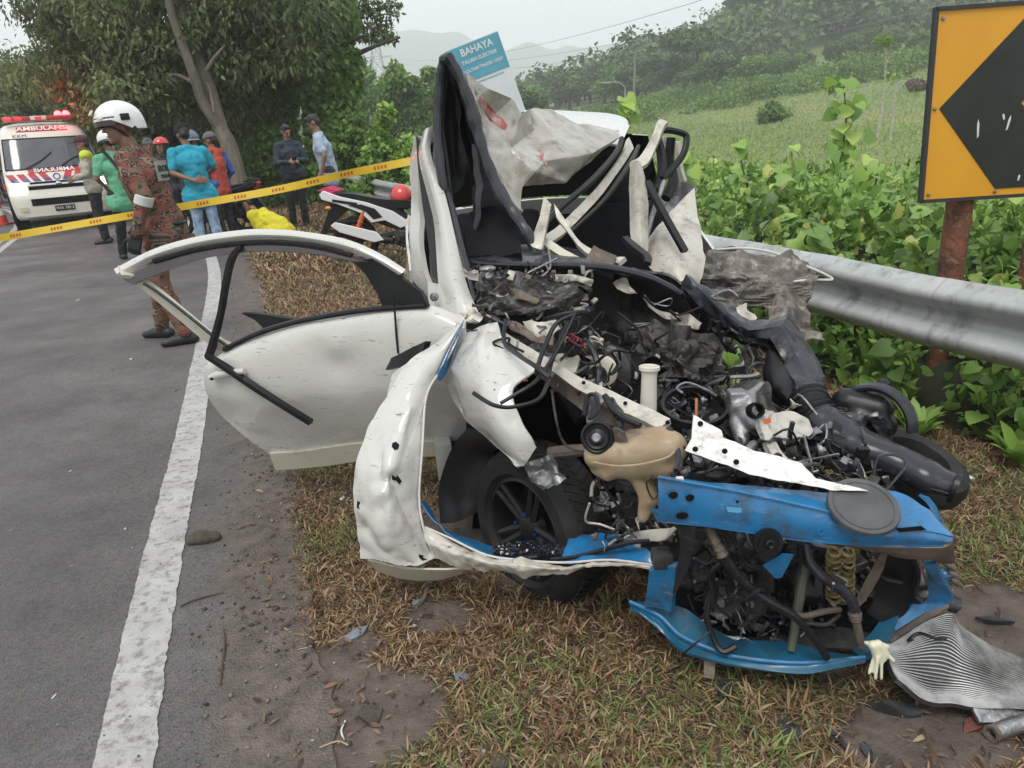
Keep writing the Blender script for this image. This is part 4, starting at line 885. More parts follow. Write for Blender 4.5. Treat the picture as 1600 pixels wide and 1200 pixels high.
# ---- cabin: left side of the body, roof, pillars
part('quarter_panel', S_([[(645, 215, 3.15), (641, 280, 3.1), (642, 372, 3.0), (643, 432, 2.95), (668, 470, 2.9)], [(652, 212, 3.05), (652, 280, 3.0), (655, 372, 2.92), (660, 420, 2.85), (680, 485, 2.72)]], nu=20, nv=6, thick=.02, crumple=.012, csc=8), white)
part('window_seal', S_([[(650, 213, 3.02), (653, 260, 3.0), (660, 320, 2.92), (668, 372, 2.85), (676, 432, 2.75)], [(659, 222, 3.0), (667, 280, 2.95), (676, 330, 2.88), (682, 380, 2.8), (687, 440, 2.7)]], nu=14, nv=4, thick=.02), black)
part('pillar', S_([[(661, 206, 2.98), (655, 247, 2.95), (677, 341, 2.82), (683, 432, 2.66), (690, 470, 2.6), (694, 520, 2.52)], [(668, 200, 2.92), (664, 242, 2.88), (687, 330, 2.75), (703, 432, 2.58), (716, 478, 2.5), (712, 508, 2.46)], [(683, 196, 2.96), (672, 236, 2.9), (697, 310, 2.79), (726, 432, 2.6), (742, 476, 2.5), (753, 497, 2.44)]], nu=24, nv=8, thick=.012, crumple=.004), white)
part('pillar_seal', Tb([(684, 205, 2.94), (688, 254, 2.9), (703, 310, 2.8), (718, 370, 2.7), (731, 420, 2.6), (745, 470, 2.5)], .011, sub=4, n=8), gloss)
part('pillar_trim', S_([[(672, 238, 2.93), (690, 300, 2.83), (708, 370, 2.72), (727, 436, 2.61)], [(684, 240, 2.96), (700, 300, 2.86), (716, 362, 2.75), (733, 420, 2.64)]], nu=14, nv=3, thick=.006, crumple=.008, csc=20), alu)
part('hinge_pillar', Pl([(668, 440, 2.70), (690, 445, 2.62), (697, 500, 2.52), (686, 520, 2.53), (672, 490, 2.62)], thick=.02, cuts=1, crumple=.01), white)
b = MB(); b.lathe([(.002, 0), (.016, 0), (.016, .006), (.009, .008), (.008, .016), (.001, .017)], at(679, 464, 2.58), (-.3, -1, .2), 14); part('hinge_bolt', b, alu)
# folded roof
V = {k: at(*p) for k, p in dict(a=(730, 114, 2.9), b=(762, 138, 2.98), c=(799, 154, 3.12), d=(817, 177, 3.15), e=(830, 169, 3.4), f=(861, 172, 3.5), g=(902, 192, 3.52), h=(967, 203, 3.7), i=(971, 213, 3.62), j=(883, 285, 3.15), k=(817, 291, 2.92), l=(814, 327, 2.84), l2=(802, 318, 2.82), m=(780, 272, 2.83), n=(758, 235, 2.84), o=(739, 163, 2.87), p=(797, 232, 2.98), q=(852, 252, 3.02), r=(868, 214, 3.22), s=(765, 185, 3.02), t=(925, 240, 3.3), u=(833, 205, 3.3), v=(835, 268, 2.92)).items()}
tri = 'oab obs bcs cps spn sno cdp dup uqp urq deu eur efr fgr grt ghi git rtq tqj tij pqv qjv vjk pvk pkl pll2 pl2m pmn'
def tris(s):
    out = []
    for w_ in s.split():
        q = []; i = 0
        while i < len(w_):
            if i + 1 < len(w_) and w_[i + 1] == '2': q.append(w_[i:i + 2]); i += 2
            else: q.append(w_[i]); i += 1
        out.append(q)
    return out
def facets(V, tri, thick, cuts, crumple, csc, smooth=0, seed=0):
    bm = bmesh.new(); vv = {k: bm.verts.new(p) for k, p in V.items()}
    for t in tris(tri):
        try: bm.faces.new([vv[k] for k in t])
        except ValueError: pass
    bmesh.ops.recalc_face_normals(bm, faces=list(bm.faces)); bm.normal_update()
    for _ in range(cuts): bmesh.ops.subdivide_edges(bm, edges=list(bm.edges), cuts=1, use_grid_fill=True); 
    for _ in range(smooth): bmesh.ops.smooth_vert(bm, verts=[v for v in bm.verts if not v.is_boundary], factor=.5, use_axis_x=True, use_axis_y=True, use_axis_z=True)
    bm.normal_update()
    for v in bm.verts:
        k = noise.noise(v.co * csc + Vector((seed, 0, 0))) * .6 + (abs(noise.noise(v.co * csc * 1.9 + Vector((0, seed, 5)))) - .3) * .8 + .25 * noise.noise(v.co * csc * 4)
        v.co += v.normal * crumple * k
    r = bmesh.ops.extrude_face_region(bm, geom=list(bm.faces)); bm.normal_update()
    for e in r['geom']:
        if isinstance(e, bmesh.types.BMVert): e.co += Vector((0, 1, -.2)).normalized() * thick
    bmesh.ops.recalc_face_normals(bm, faces=list(bm.faces)); return MB().bm(bm)
roof = part('roof', facets(V, tri, .006, 4, .015, 6.5, 1, 3.), wroof, ang=24)
bv = BVHTree.FromPolygons([xyz(v) for v in (roof.matrix_world @ x.co + car_o for x in roof.data.vertices)], [list(p.vertices) for p in roof.data.polygons])
def onto(px, py, off=.003):
    d = ray(px, py).normalized(); h_ = bv.ray_cast(EYE, d)[0]
    return (h_ if h_ else at(px, py, 2.95)) - d * off
def decal(outline, n_, m_, name, par, off=.002):
    """a thin film lying on the roof sheet, following its dents"""
    c = Vector((sum(p[0] for p in outline) / len(outline), sum(p[1] for p in outline) / len(outline))); mb = MB(); k = len(outline); L = 5; vs = [onto(c.x, c.y, off)]
    for l in range(1, L + 1):
        for p in outline: vs.append(onto(c.x + (p[0] - c.x) * l / L, c.y + (p[1] - c.y) * l / L, off))
    fs = [(0, 1 + i, 1 + (i + 1) % k) for i in range(k)]
    for l in range(L - 1):
        for i in range(k): a = 1 + l * k + i; b = 1 + l * k + (i + 1) % k; fs.append((a, b, b + k, a + k))
    mb.add(vs, fs); return mb.build(name, m_, par)
decal([(742, 140), (755, 152), (768, 168), (776, 178), (786, 186), (793, 196), (790, 203), (780, 198), (770, 190), (758, 176), (747, 156)], 0, redst, 'scrape', roof)
decal([(842, 232), (850, 240), (856, 255), (852, 262), (845, 252), (838, 243)], 0, redst, 'scrape', roof)
part('roof_edge', Tb([(694, 300, 2.82), (687, 250, 2.84), (684, 200, 2.86), (686, 150, 2.87), (690, 108, 2.86), (694, 93, 2.85), (703, 94, 2.84), (718, 122, 2.84), (735, 165, 2.83), (746, 205, 2.82), (758, 246, 2.8), (775, 288, 2.78), (800, 330, 2.74), (822, 362, 2.7), (833, 390, 2.68)], [.016, .02, .019, .017, .017, .019, .021, .022, .023, .023, .022, .021, .024, .022, .012], sub=4, n=10, wave=lambda i: 1 + .12 * math.sin(i * 1.7) + .1 * math.sin(i * .61)), gloss)
part('roof_edge', Tb([(730, 116, 2.88), (741, 163, 2.85), (757, 225, 2.83), (779, 272, 2.81), (803, 320, 2.79), (815, 330, 2.82)], .008, sub=4, n=6), wroof)
part('roof_edge', Tb([(699, 108, 2.9), (691, 190, 2.92), (698, 250, 2.9), (705, 310, 2.86)], .010, sub=4, n=7), black)
hl = part('headliner', S_([[(690, 105, 2.87), (688, 160, 2.89), (688, 220, 2.9), (692, 290, 2.88)], [(698, 100, 2.90), (702, 160, 3.02), (706, 225, 3.08), (715, 300, 3.05)], [(702, 104, 2.87), (715, 160, 2.95), (720, 225, 2.98), (730, 268, 3.02)], [(706, 104, 2.88), (726, 165, 3.05), (738, 225, 3.12), (752, 285, 3.1)], [(710, 106, 2.87), (738, 175, 2.88), (752, 235, 2.87), (775, 300, 2.84)]], nu=22, nv=26, thick=.006, crumple=.02, csc=7), fabric)
part('curtain_airbag', S_([[(736, 225, 2.9), (741, 290, 2.88), (740, 340, 2.86), (727, 366, 2.84)], [(745, 228, 2.86), (750, 290, 2.84), (748, 345, 2.82), (739, 368, 2.8)]], nu=16, nv=5, thick=.008, crumple=.012, csc=14), fabric)
part('rear_roof', S_([[(818, 172, 4.7), (860, 172, 4.9), (905, 174, 5.0), (950, 177, 4.9), (976, 184, 4.6), (985, 197, 4.35)], [(820, 180, 4.3), (870, 182, 4.4), (915, 184, 4.45), (955, 188, 4.4), (975, 193, 4.3), (982, 200, 4.2)], [(820, 215, 3.6), (880, 215, 3.6), (920, 222, 3.6), (950, 224, 3.6), (964, 226, 3.6), (970, 228, 3.6)]], nu=20, nv=10, thick=.01), white)
part('roof_rail', S_([[(982, 215, 3.75), (975, 238, 3.6), (935, 290, 3.3), (880, 345, 3.0), (846, 372, 2.86)], [(990, 232, 3.7), (976, 255, 3.55), (937, 308, 3.25), (888, 358, 2.96), (852, 384, 2.83)]], nu=20, nv=4, thick=.02, crumple=.008), wdirty)
part('roof_rail_seal', Tb([(972, 216, 3.62), (962, 240, 3.5), (925, 282, 3.25), (870, 330, 3.0), (842, 362, 2.86)], [.012, .014, .016, .014, .01], sub=4, n=6), black)
part('roof_rail_seal', Tb([(998, 228, 3.72), (984, 256, 3.55), (944, 312, 3.25), (892, 362, 2.96)], [.009, .014, .012, .008], sub=4, n=6), black)
# twisted beams inside the screen opening
part('crushed_beam', S_([[(850, 306, 2.82), (842, 340, 2.75), (829, 376, 2.68), (832, 386, 2.66)], [(862, 318, 2.80), (856, 345, 2.73), (848, 380, 2.66), (846, 390, 2.65)]], nu=10, nv=4, thick=.018, crumple=.012, csc=12), wdirty)
part('crushed_beam', S_([[(865, 316, 2.86), (885, 345, 2.8), (912, 380, 2.74), (950, 402, 2.66), (976, 400, 2.62)], [(869, 338, 2.82), (892, 368, 2.76), (918, 396, 2.70), (945, 412, 2.64), (966, 412, 2.6)]], nu=18, nv=5, thick=.018, crumple=.014, csc=10), wdirty)
part('crushed_beam', S_([[(848, 368, 2.74), (880, 388, 2.7), (912, 406, 2.66)], [(846, 380, 2.72), (876, 400, 2.68), (905, 414, 2.64)]], nu=10, nv=4, thick=.014, crumple=.01, csc=12), cream)
part('rusty_bracket', Pl([(912, 408, 2.58), (928, 382, 2.6), (964, 400, 2.58), (958, 415, 2.55), (930, 414, 2.55)], thick=.03, cuts=2, crumple=.012, csc=18), brownm)
part('crushed_beam', S_([[(983, 254, 3.0), (982, 300, 2.95), (984, 350, 2.88), (988, 392, 2.8)], [(994, 250, 2.96), (996, 300, 2.9), (1000, 350, 2.83), (1004, 394, 2.76)], [(1003, 258, 3.0), (1012, 300, 2.95), (1014, 350, 2.88), (1014, 392, 2.8)]], nu=14, nv=7, thick=.02, crumple=.010, csc=9), wdirty)
part('bent_pillar', S_([[(986, 252, 3.0), (1000, 244, 3.05), (1018, 214, 3.15), (1028, 190, 3.2), (1034, 188, 3.2)], [(1000, 262, 2.98), (1014, 252, 3.02), (1028, 222, 3.12), (1038, 198, 3.17), (1044, 192, 3.18)]], nu=14, nv=4, thick=.02, crumple=.008), wdirty)
part('door_frame_hoop', Tb([(1030, 205, 3.2), (1044, 203, 3.22), (1066, 208, 3.25), (1073, 216, 3.25), (1068, 240, 3.22), (1052, 262, 3.18), (1034, 280, 3.12)], .014, sub=4, n=8), black)
part('door_frame_hoop', Tb([(1026, 214, 3.22), (1033, 240, 3.2), (1034, 275, 3.15), (1026, 300, 3.1), (1014, 290, 3.05)], .020, sub=4, n=8), black)
part('door_frame_hoop', Tb([(1048, 216, 3.3), (1046, 250, 3.28), (1052, 282, 3.25), (1040, 310, 3.2)], .022, sub=4, n=8), black)
part('bent_pillar', S_([[(1030, 214, 3.3), (1030, 250, 3.3), (1034, 275, 3.3)], [(1037, 214, 3.28), (1038, 250, 3.28), (1041, 275, 3.28)]], nu=8, nv=3, thick=.02), wdirty)
part('bent_pillar', S_([[(1052, 222, 3.4), (1056, 260, 3.4), (1062, 285, 3.4)], [(1058, 222, 3.38), (1063, 262, 3.38), (1070, 284, 3.38)]], nu=8, nv=3, thick=.02), wdirty)
part('wiper_bar', Tb([(1010, 284, 2.98), (1040, 340, 2.88), (1070, 393, 2.78)], .014, rect=True, flat=.6), black)
part('wiper_bar', Tb([(1038, 283, 3.1), (1018, 340, 2.95), (1006, 386, 2.85)], .010, n=6), alu)
part('far_door', S_([[(1011, 375, 3.0), (1040, 338, 3.1), (1086, 292, 3.3)], [(1012, 395, 2.94), (1050, 360, 2.98), (1091, 340, 3.15)], [(1013, 415, 2.88), (1052, 392, 2.86), (1096, 375, 3.0)], [(1030, 432, 2.76), (1062, 420, 2.72), (1099, 425, 2.85)], [(1050, 446, 2.7), (1070, 440, 2.68), (1094, 446, 2.78)]], nu=16, nv=18, thick=.012, crumple=.018, csc=6), wdirty)
part('far_door_inner', S_([[(1048, 292, 3.45), (1062, 284, 3.5), (1086, 290, 3.4)], [(1042, 316, 3.4), (1060, 312, 3.45), (1086, 300, 3.36)], [(1032, 340, 3.3), (1050, 330, 3.3), (1080, 306, 3.3)]], nu=12, nv=10, thick=.01, crumple=.02, csc=14), alu)
# rear half of the shell, mostly hidden
rb = MB()
rb.sheet([[Vector((-.37, 3.05, .22)), Vector((-.50, 4.0, .2)), Vector((-.60, 5.0, .25))], [Vector((-.39, 3.05, .6)), Vector((-.53, 4.0, .6)), Vector((-.64, 5.0, .62))], [Vector((-.38, 3.05, .92)), Vector((-.50, 4.0, .95)), Vector((-.60, 5.0, .95))]], nu=12, nv=8, thick=.012)
rb.sheet([[Vector((-.60, 5.0, .25)), Vector((.3, 5.25, .22)), Vector((1.14, 5.0, .25))], [Vector((-.64, 5.0, .62)), Vector((.3, 5.32, .62)), Vector((1.18, 5.0, .62))], [Vector((-.55, 4.95, .95)), Vector((.3, 5.15, .98)), Vector((1.1, 4.95, .95))]], nu=14, nv=8, thick=.012)
rb.sheet([[Vector((1.14, 5.0, .25)), Vector((1.06, 4.2, .22)), Vector((.98, 3.3, .25))], [Vector((1.18, 5.0, .6)), Vector((1.10, 4.2, .6)), Vector((1.0, 3.3, .6))], [Vector((1.1, 5.0, .92)), Vector((1.04, 4.2, .93)), Vector((.96, 3.3, .85))]], nu=12, nv=8, thick=.012)
part('rear_body', rb, white)
rg_ = MB(); rg_.sheet([[Vector((-.5, 4.9, .97)), Vector((.3, 5.12, 1.0)), Vector((1.05, 4.9, .97))], [Vector((-.36, 4.35, 1.4)), Vector((.3, 4.5, 1.42)), Vector((.85, 4.3, 1.36))]], nu=10, nv=6, thick=.006); part('rear_window', rg_, mat('dark tinted glass', (.01, .012, .012), .08))
cb = MB(); cb.box((.28, 3.95, .26), (1.25, 2.2, .06)); cb.box((.28, 4.55, .62), (1.2, .16, .62), Matrix.Rotation(R(-12), 3, 'X')); cb.box((.28, 4.2, .42), (1.2, .6, .26)); part('rear_bench', cb, seatm)
for x in (-.02, .62):
    sb = MB(); Rm = Matrix.Rotation(R(-14), 3, 'X'); sb.box((x, 3.62, .42), (.46, .5, .2), bev=.05); sb.box((x, 3.88, .75), (.46, .15, .60), Rm, bev=.05); sb.box((x, 3.97, 1.1), (.24, .1, .18), Rm, bev=.04); part('front_seat', sb, seatm)
part('cabin_wall', MB().sheet([[Vector((-.36, 3.1, .3)), Vector((-.5, 4.8, .3))], [Vector((-.34, 3.1, .95)), Vector((-.46, 4.8, .98))]], nu=6, nv=4, thick=.02), dark)
part('cabin_wall', MB().sheet([[Vector((1.0, 4.8, .3)), Vector((.94, 3.2, .3))], [Vector((.94, 4.8, .98)), Vector((.9, 3.2, .85))]], nu=6, nv=4, thick=.02), dark)
part('airbag', S_([[(735, 330, 2.85), (765, 322, 2.92), (800, 340, 2.88)], [(728, 365, 2.75), (765, 358, 2.82), (812, 375, 2.76)], [(732, 400, 2.68), (770, 398, 2.7), (815, 398, 2.66)]], nu=12, nv=10, thick=.05, crumple=.03, csc=8), seatm)
part('dashboard', S_([[(735, 385, 2.9), (800, 378, 2.95), (880, 385, 2.95), (960, 405, 2.85)], [(730, 404, 2.72), (800, 395, 2.74), (870, 396, 2.72), (950, 412, 2.66)], [(735, 413, 2.64), (800, 411, 2.62), (880, 410, 2.60), (960, 424, 2.56)]], nu=24, nv=12, thick=.02, crumple=.016, csc=5), bluegrey)
part('cowl_edge', Tb([(728, 407, 2.66), (760, 412, 2.62), (830, 414, 2.58), (900, 414, 2.55), (960, 420, 2.52), (1010, 432, 2.5), (1045, 448, 2.48), (1064, 460, 2.48)], [.010, .011, .012, .013, .014, .014, .012, .008], sub=4, n=8), gloss)
part('cowl_panel', S_([[(905, 412, 2.56), (960, 418, 2.53), (1020, 434, 2.5), (1068, 458, 2.48)], [(930, 425, 2.6), (975, 436, 2.58), (1030, 458, 2.54), (1075, 480, 2.5)], [(945, 432, 2.66), (1000, 452, 2.62), (1040, 478, 2.58), (1090, 498, 2.52)]], nu=18, nv=8, thick=.01, crumple=.02, csc=10), black)
part('dash_bar', Tb([(975, 372, 2.72), (992, 388, 2.68), (1010, 402, 2.64), (1012, 412, 2.6)], [.014, .018, .016, .012], sub=3, rect=True, flat=.6), black)
# ---- engine bay backing
part('firewall', S_([[(715, 405, 2.78), (800, 412, 2.72), (900, 415, 2.7), (1000, 425, 2.68), (1080, 450, 2.62)], [(735, 455, 2.66), (800, 460, 2.6), (880, 470, 2.66), (980, 470, 2.85), (1090, 490, 2.66)], [(760, 500, 2.5), (820, 505, 2.5), (900, 520, 2.62), (980, 520, 2.8), (1080, 530, 2.66)], [(790, 560, 2.4), (850, 570, 2.4), (940, 580, 2.5), (1010, 580, 2.6), (1080, 580, 2.55)]], nu=26, nv=18, thick=.01, crumple=.04, csc=7), steelm)
part('firewall_mat', S_([[(740, 425, 2.56), (800, 425, 2.54), (850, 428, 2.54), (928, 432, 2.56)], [(748, 460, 2.5), (800, 452, 2.44), (860, 458, 2.44), (925, 452, 2.5)], [(765, 492, 2.44), (810, 490, 2.38), (868, 486, 2.38), (918, 478, 2.46)]], nu=44, nv=26, thick=.008, crumple=.045, csc=16, cst=(.6, 1, 1.5)), mat('soot grey crushed metal', (.085, .08, .075), .42, .35, col2=(.035, .033, .032), sc=14, dirt=(.24, .22, .2), dirt_amt=.36, dirt_sc=22, bump=.8, bsc=40), ang=25)
part('bay_floor', MB().sheet([[Vector((.2, 2.6, .30)), Vector((.95, 2.6, .32))], [Vector((.38, 2.0, .12)), Vector((1.0, 1.95, .16))], [Vector((.52, 1.66, .07)), Vector((.98, 1.58, .07))]], nu=12, nv=12, thick=.01, crumple=.03), steelm)
part('bay_wall', S_([[(900, 590, 2.45), (980, 600, 2.5), (1075, 600, 2.5), (1130, 620, 2.42)], [(930, 660, 2.2), (1000, 680, 2.2), (1080, 690, 2.2), (1150, 690, 2.15)], [(960, 760, 1.95), (1040, 760, 1.9), (1120, 770, 1.9), (1200, 770, 1.9)]], nu=14, nv=12, thick=.01, crumple=.06, csc=8), black)
# ---- driver-side (picture left) wing, peeled flap, bumper skin
part('wing', S_([[(727, 519, 2.43), (750, 507, 2.40), (776, 502, 2.36)], [(699, 565, 2.42), (748, 550, 2.22), (792, 541, 2.22)], [(697, 600, 2.42), (752, 588, 2.14), (838, 574, 2.11)], [(714, 640, 2.36), (757, 628, 2.08), (802, 608, 2.06)], [(736, 664, 2.27), (770, 665, 2.03), (814, 655, 2.0)], [(766, 690, 2.12), (795, 700, 1.99), (829, 684, 1.95)], [(803, 722, 1.99), (818, 728, 1.97), (836, 701, 1.94)]], nu=44, nv=70, thick=.006, crumple=.006, csc=5, creases=[(at(705, 575, 2.36), at(800, 640, 2.03), .012, .02), (at(735, 520, 2.38), at(716, 640, 2.34), -.02, .03), (at(760, 600, 2.12), at(820, 715, 1.97), .010, .016), (at(770, 515, 2.34), at(758, 560, 2.18), -.014, .015)]), white, ang=24)
flap = part('peeled_panel', S_([[(727, 491, 2.42), (686, 531, 2.4), (634, 574, 2.32), (607, 622, 2.25), (573, 674, 2.18), (556, 732, 2.12), (555, 785, 2.08), (557, 830, 2.06), (562, 873, 2.05)], [(726, 496, 2.41), (695, 538, 2.36), (652, 590, 2.26), (632, 640, 2.17), (608, 700, 2.06), (596, 752, 2.0), (592, 800, 1.98), (594, 845, 1.97), (602, 880, 1.98)], [(724, 502, 2.41), (703, 542, 2.36), (672, 600, 2.27), (652, 660, 2.16), (632, 715, 2.06), (625, 765, 2.0), (622, 812, 1.97), (628, 850, 1.97), (640, 888, 1.97)], [(722, 510, 2.42), (707, 545, 2.38), (687, 580, 2.33), (665, 620, 2.24), (659, 699, 2.12), (654, 775, 2.05), (661, 822, 2.01), (668, 850, 2.0), (678, 874, 1.99)]], nu=90, nv=44, thick=.004, crumple=.012, csc=6.5, seed=2, creases=[(at(584, 676, 2.1), at(592, 750, 2.02), -.02, .022), (at(578, 655, 2.14), at(640, 560, 2.3), .012, .03), (at(566, 826, 2.03), at(640, 886, 1.97), -.022, .02), (at(612, 748, 2.0), at(672, 868, 1.99), -.026, .025), (at(600, 770, 1.99), at(565, 800, 2.05), .012, .015), (at(640, 640, 2.17), at(610, 735, 2.03), .012, .02), (at(560, 786, 2.06), at(600, 792, 1.99), -.012, .010)]), white, ang=24)
part('peeled_edge', Tb([(722, 508, 2.42), (707, 545, 2.37), (687, 580, 2.32), (666, 620, 2.23), (660, 699, 2.11), (655, 775, 2.04), (661, 822, 2.0), (678, 872, 1.98)], .004, sub=6, n=6), white)
part('torn_edge', S_([[(724, 506, 2.40), (706, 540, 2.36), (690, 574, 2.31), (684, 590, 2.3)], [(716, 528, 2.44), (707, 556, 2.4), (697, 582, 2.36), (688, 596, 2.32)]], nu=14, nv=4, thick=.004, crumple=.006), blue)
bv = BVHTree.FromPolygons([xyz(v.co + car_o) for v in flap.data.vertices], [list(p.vertices) for p in flap.data.polygons])
hole_m = mat('torn dark hole', (.012, .012, .012), .8, spec=.1)
for o_ in ([(613, 692), (619, 690), (624, 695), (622, 702), (616, 703), (612, 698)], [(612, 742), (622, 747), (620, 741), (628, 752), (624, 757), (619, 751), (613, 750)], [(558, 782), (563, 785), (560, 791), (562, 796), (557, 793)], [(654, 866), (662, 868), (660, 872), (668, 874), (660, 876), (655, 871)]):
    decal(o_, 0, hole_m, 'tear', car, .003)
part('bumper_skin', S_([[(661, 822, 2.01), (704, 842, 1.98), (760, 868, 1.9), (814, 876, 1.85), (882, 880, 1.79), (955, 876, 1.73), (1027, 884, 1.68)], [(664, 850, 1.97), (715, 866, 1.92), (762, 880, 1.86), (815, 886, 1.82), (880, 890, 1.77), (930, 882, 1.73), (1026, 885, 1.675)], [(676, 873, 1.98), (735, 889, 1.93), (775, 894, 1.88), (815, 896, 1.84), (877, 900, 1.79), (917, 889, 1.75), (1024, 887, 1.68)]], nu=90, nv=14, thick=.005, crumple=.016, csc=12, seed=5, creases=[(at(735, 850, 1.94), at(742, 895, 1.92), -.012, .012), (at(814, 875, 1.85), at(822, 898, 1.83), .014, .012), (at(882, 879, 1.79), at(876, 900, 1.78), -.014, .012), (at(690, 845, 1.98), at(760, 893, 1.9), .010, .014)]), wdirty, ang=24)
part('bumper_skin_edge', Tb([(661, 822, 2.01), (704, 841, 1.98), (760, 867, 1.9), (814, 875, 1.85), (882, 879, 1.79), (955, 875, 1.73), (1027, 884, 1.68)], .0035, sub=6, n=6), white)
part('torn_edge', S_([[(654, 776, 2.06), (680, 812, 2.03), (704, 838, 1.99), (760, 864, 1.92), (814, 874, 1.87)], [(668, 788, 2.1), (692, 824, 2.08), (720, 836, 2.05), (770, 852, 2.0), (812, 866, 1.95)]], nu=22, nv=6, thick=.004, crumple=.010, csc=12), blue)
part('torn_edge', S_([[(872, 876, 1.81), (900, 878, 1.78), (955, 872, 1.74), (1026, 882, 1.69)], [(884, 852, 1.87), (925, 846, 1.85), (970, 850, 1.8), (1015, 862, 1.73)], [(892, 842, 1.92), (925, 838, 1.9), (955, 836, 1.86), (1004, 852, 1.77)]], nu=24, nv=10, thick=.004, crumple=.014, csc=14), blue)
part('bumper_lip', S_([[(948, 838, 1.86), (985, 832, 1.82), (1012, 828, 1.76), (1054, 823, 1.7)], [(960, 848, 1.84), (990, 842, 1.8), (1020, 838, 1.74), (1056, 828, 1.69)], [(975, 850, 1.82), (998, 846, 1.79), (1022, 846, 1.73), (1040, 842, 1.7)]], nu=16, nv=6, thick=.005, crumple=.012, csc=16), wdirty)
part('bumper_trim', Tb([(860, 874, 1.82), (900, 870, 1.8), (950, 857, 1.77), (985, 848, 1.75), (1014, 845, 1.72)], [.005, .007, .008, .008, .006], sub=4, n=6), black)
part('bumper_underside', S_([[(574, 876, 2.06), (620, 886, 2.02), (680, 892, 1.98), (725, 890, 1.95)], [(588, 893, 2.1), (630, 904, 2.08), (680, 906, 2.06), (722, 896, 2.04)]], nu=14, nv=5, thick=.006, crumple=.006), cream)
part('wheel_liner', S_([[(732, 668, 2.36), (760, 685, 2.25), (782, 700, 2.18)], [(706, 700, 2.42), (742, 715, 2.38), (768, 712, 2.32)], [(686, 760, 2.42), (722, 770, 2.40), (752, 765, 2.36)], [(688, 818, 2.36), (715, 815, 2.36), (748, 800, 2.36)]], nu=12, nv=14, thick=.008, crumple=.01), black)
part('wheel_liner', S_([[(800, 600, 2.3), (840, 590, 2.3), (900, 660, 2.2)], [(770, 690, 2.4), (850, 680, 2.45), (935, 690, 2.3)], [(740, 800, 2.5), (850, 790, 2.5), (960, 780, 2.3)], [(740, 880, 2.5), (850, 880, 2.5), (980, 880, 2.3)]], nu=14, nv=14, thick=.01, crumple=.02), dark)
sh = MB()
for i in range(420):
    f = random.random(); px = 771 + f * 115; top = 846 + 10 * (2 * f - 1) ** 2; py = random.uniform(top, 872 - 8 * abs(2 * f - 1)); s = random.uniform(.004, .009); Y_ = 1.98 - (py - 845) * .004 - f * .06
    sh.box(at(px, py, Y_), (s, s, s * .6), Matrix.Rotation(random.random() * 6, 3, 'XYZ'[i % 3]))
tag(part('shattered_glass', sh, mat('shattered dark glass', (.012, .015, .02), .12), smooth=False), kind='stuff')
part('glass_heap', MB().ell(at(828, 866, 1.95), (.105, .05, .028), 18, 8), mat('shattered dark glass', (0, 0, 0)), rough=.02)

# ---- wheels
def wheel(c, nrm, Rr, wd, par, detail=True, label=None):
    c = Vector(c); nrm = Vector(nrm).normalized(); w_ = MB(); h_ = wd / 2
    prof = [(Rr * .66, -h_ * .8), (Rr * .72, -h_), (Rr * .88, -h_), (Rr * .97, -h_ * .78), (Rr, -h_ * .5), (Rr, h_ * .5), (Rr * .97, h_ * .78), (Rr * .88, h_), (Rr * .72, h_), (Rr * .66, h_ * .8)]
    t0 = bpy.data.objects.new('wheel', None); COL.objects.link(t0); t0.parent = par; ORG[t0.name] = ORG.get(par.name, Vector())
    w_.lathe(prof, c, nrm, 48, closed=True); w_.build('tyre', rubber, t0)
    tr_ = MB(); q = Vector((0, 0, 1)).rotation_difference(nrm)
    if detail:
        for k in range(54):
            a = 2 * math.pi * k / 54
            for z0, tw in ((-h_ * .33, .5), (h_ * .33, -.5)):
                p = c + q @ Vector((Rr * 1.003 * math.cos(a), Rr * 1.003 * math.sin(a), z0)); Rm = q.to_matrix() @ Matrix.Rotation(a, 3, 'Z') @ Matrix.Rotation(tw, 3, 'X'); tr_.box(p, (.005, Rr * .07, h_ * .55), Rm)
        tag(tr_.build('tread', rubber, t0, smooth=False), kind='stuff')
    r_ = MB(); r_.lathe([(Rr * .66, -h_ * .7), (Rr * .66, h_ * .8), (Rr * .62, h_ * .84), (Rr * .60, h_ * .6), (Rr * .58, -h_ * .6)], c, nrm, 40, closed=True)
    for k in range(5):
        a = 2 * math.pi * k / 5 + .3
        for da in (-.13, .13):
            P = [c + q @ Vector((rad * math.cos(a + da * f), rad * math.sin(a + da * f), z)) for rad, z, f in ((Rr * .1, h_ * .55, 3), (Rr * .35, h_ * .62, 1.3), (Rr * .62, h_ * .72, .9))]
            r_.tube(P, [.016, .014, .013], 6, up=nrm, sub=3, flat=.8)
    r_.lathe([(.001, h_ * .75), (Rr * .12, h_ * .75), (Rr * .2, h_ * .6), (Rr * .24, h_ * .3), (.001, h_ * .3)], c, nrm, 20); r_.lathe([(.001, -h_ * .1), (Rr * .5, -h_ * .1), (Rr * .5, -h_ * .2), (.001, -h_ * .2)], c, nrm, 30)
    r_.build('rim', mat('dusty black rim', (.010, .010, .011), .45, dirt=(.05, .045, .04), dirt_amt=.4, dirt_sc=14), t0)
    if detail:
        for k in range(4):
            a = 2 * math.pi * k / 4 + .6; n_ = MB(); p = c + q @ Vector((Rr * .19 * math.cos(a), Rr * .19 * math.sin(a), h_ * .6)); n_.lathe([(.001, 0), (.008, 0), (.008, .016), (.005, .02), (.001, .02)], p, nrm, 6); n_.build('wheel_nut', bluen, t0, smooth=False)
    return t0
wc = at(846, 816, 2.18); wheel(wc, (-.80, -.60, .05), .27, .19, car)
wheel((-.42, 4.45, .275), (-1, -.13, 0), .275, .18, car, False); wheel((1.04, 4.35, .275), (1, .1, 0), .275, .18, car, False)
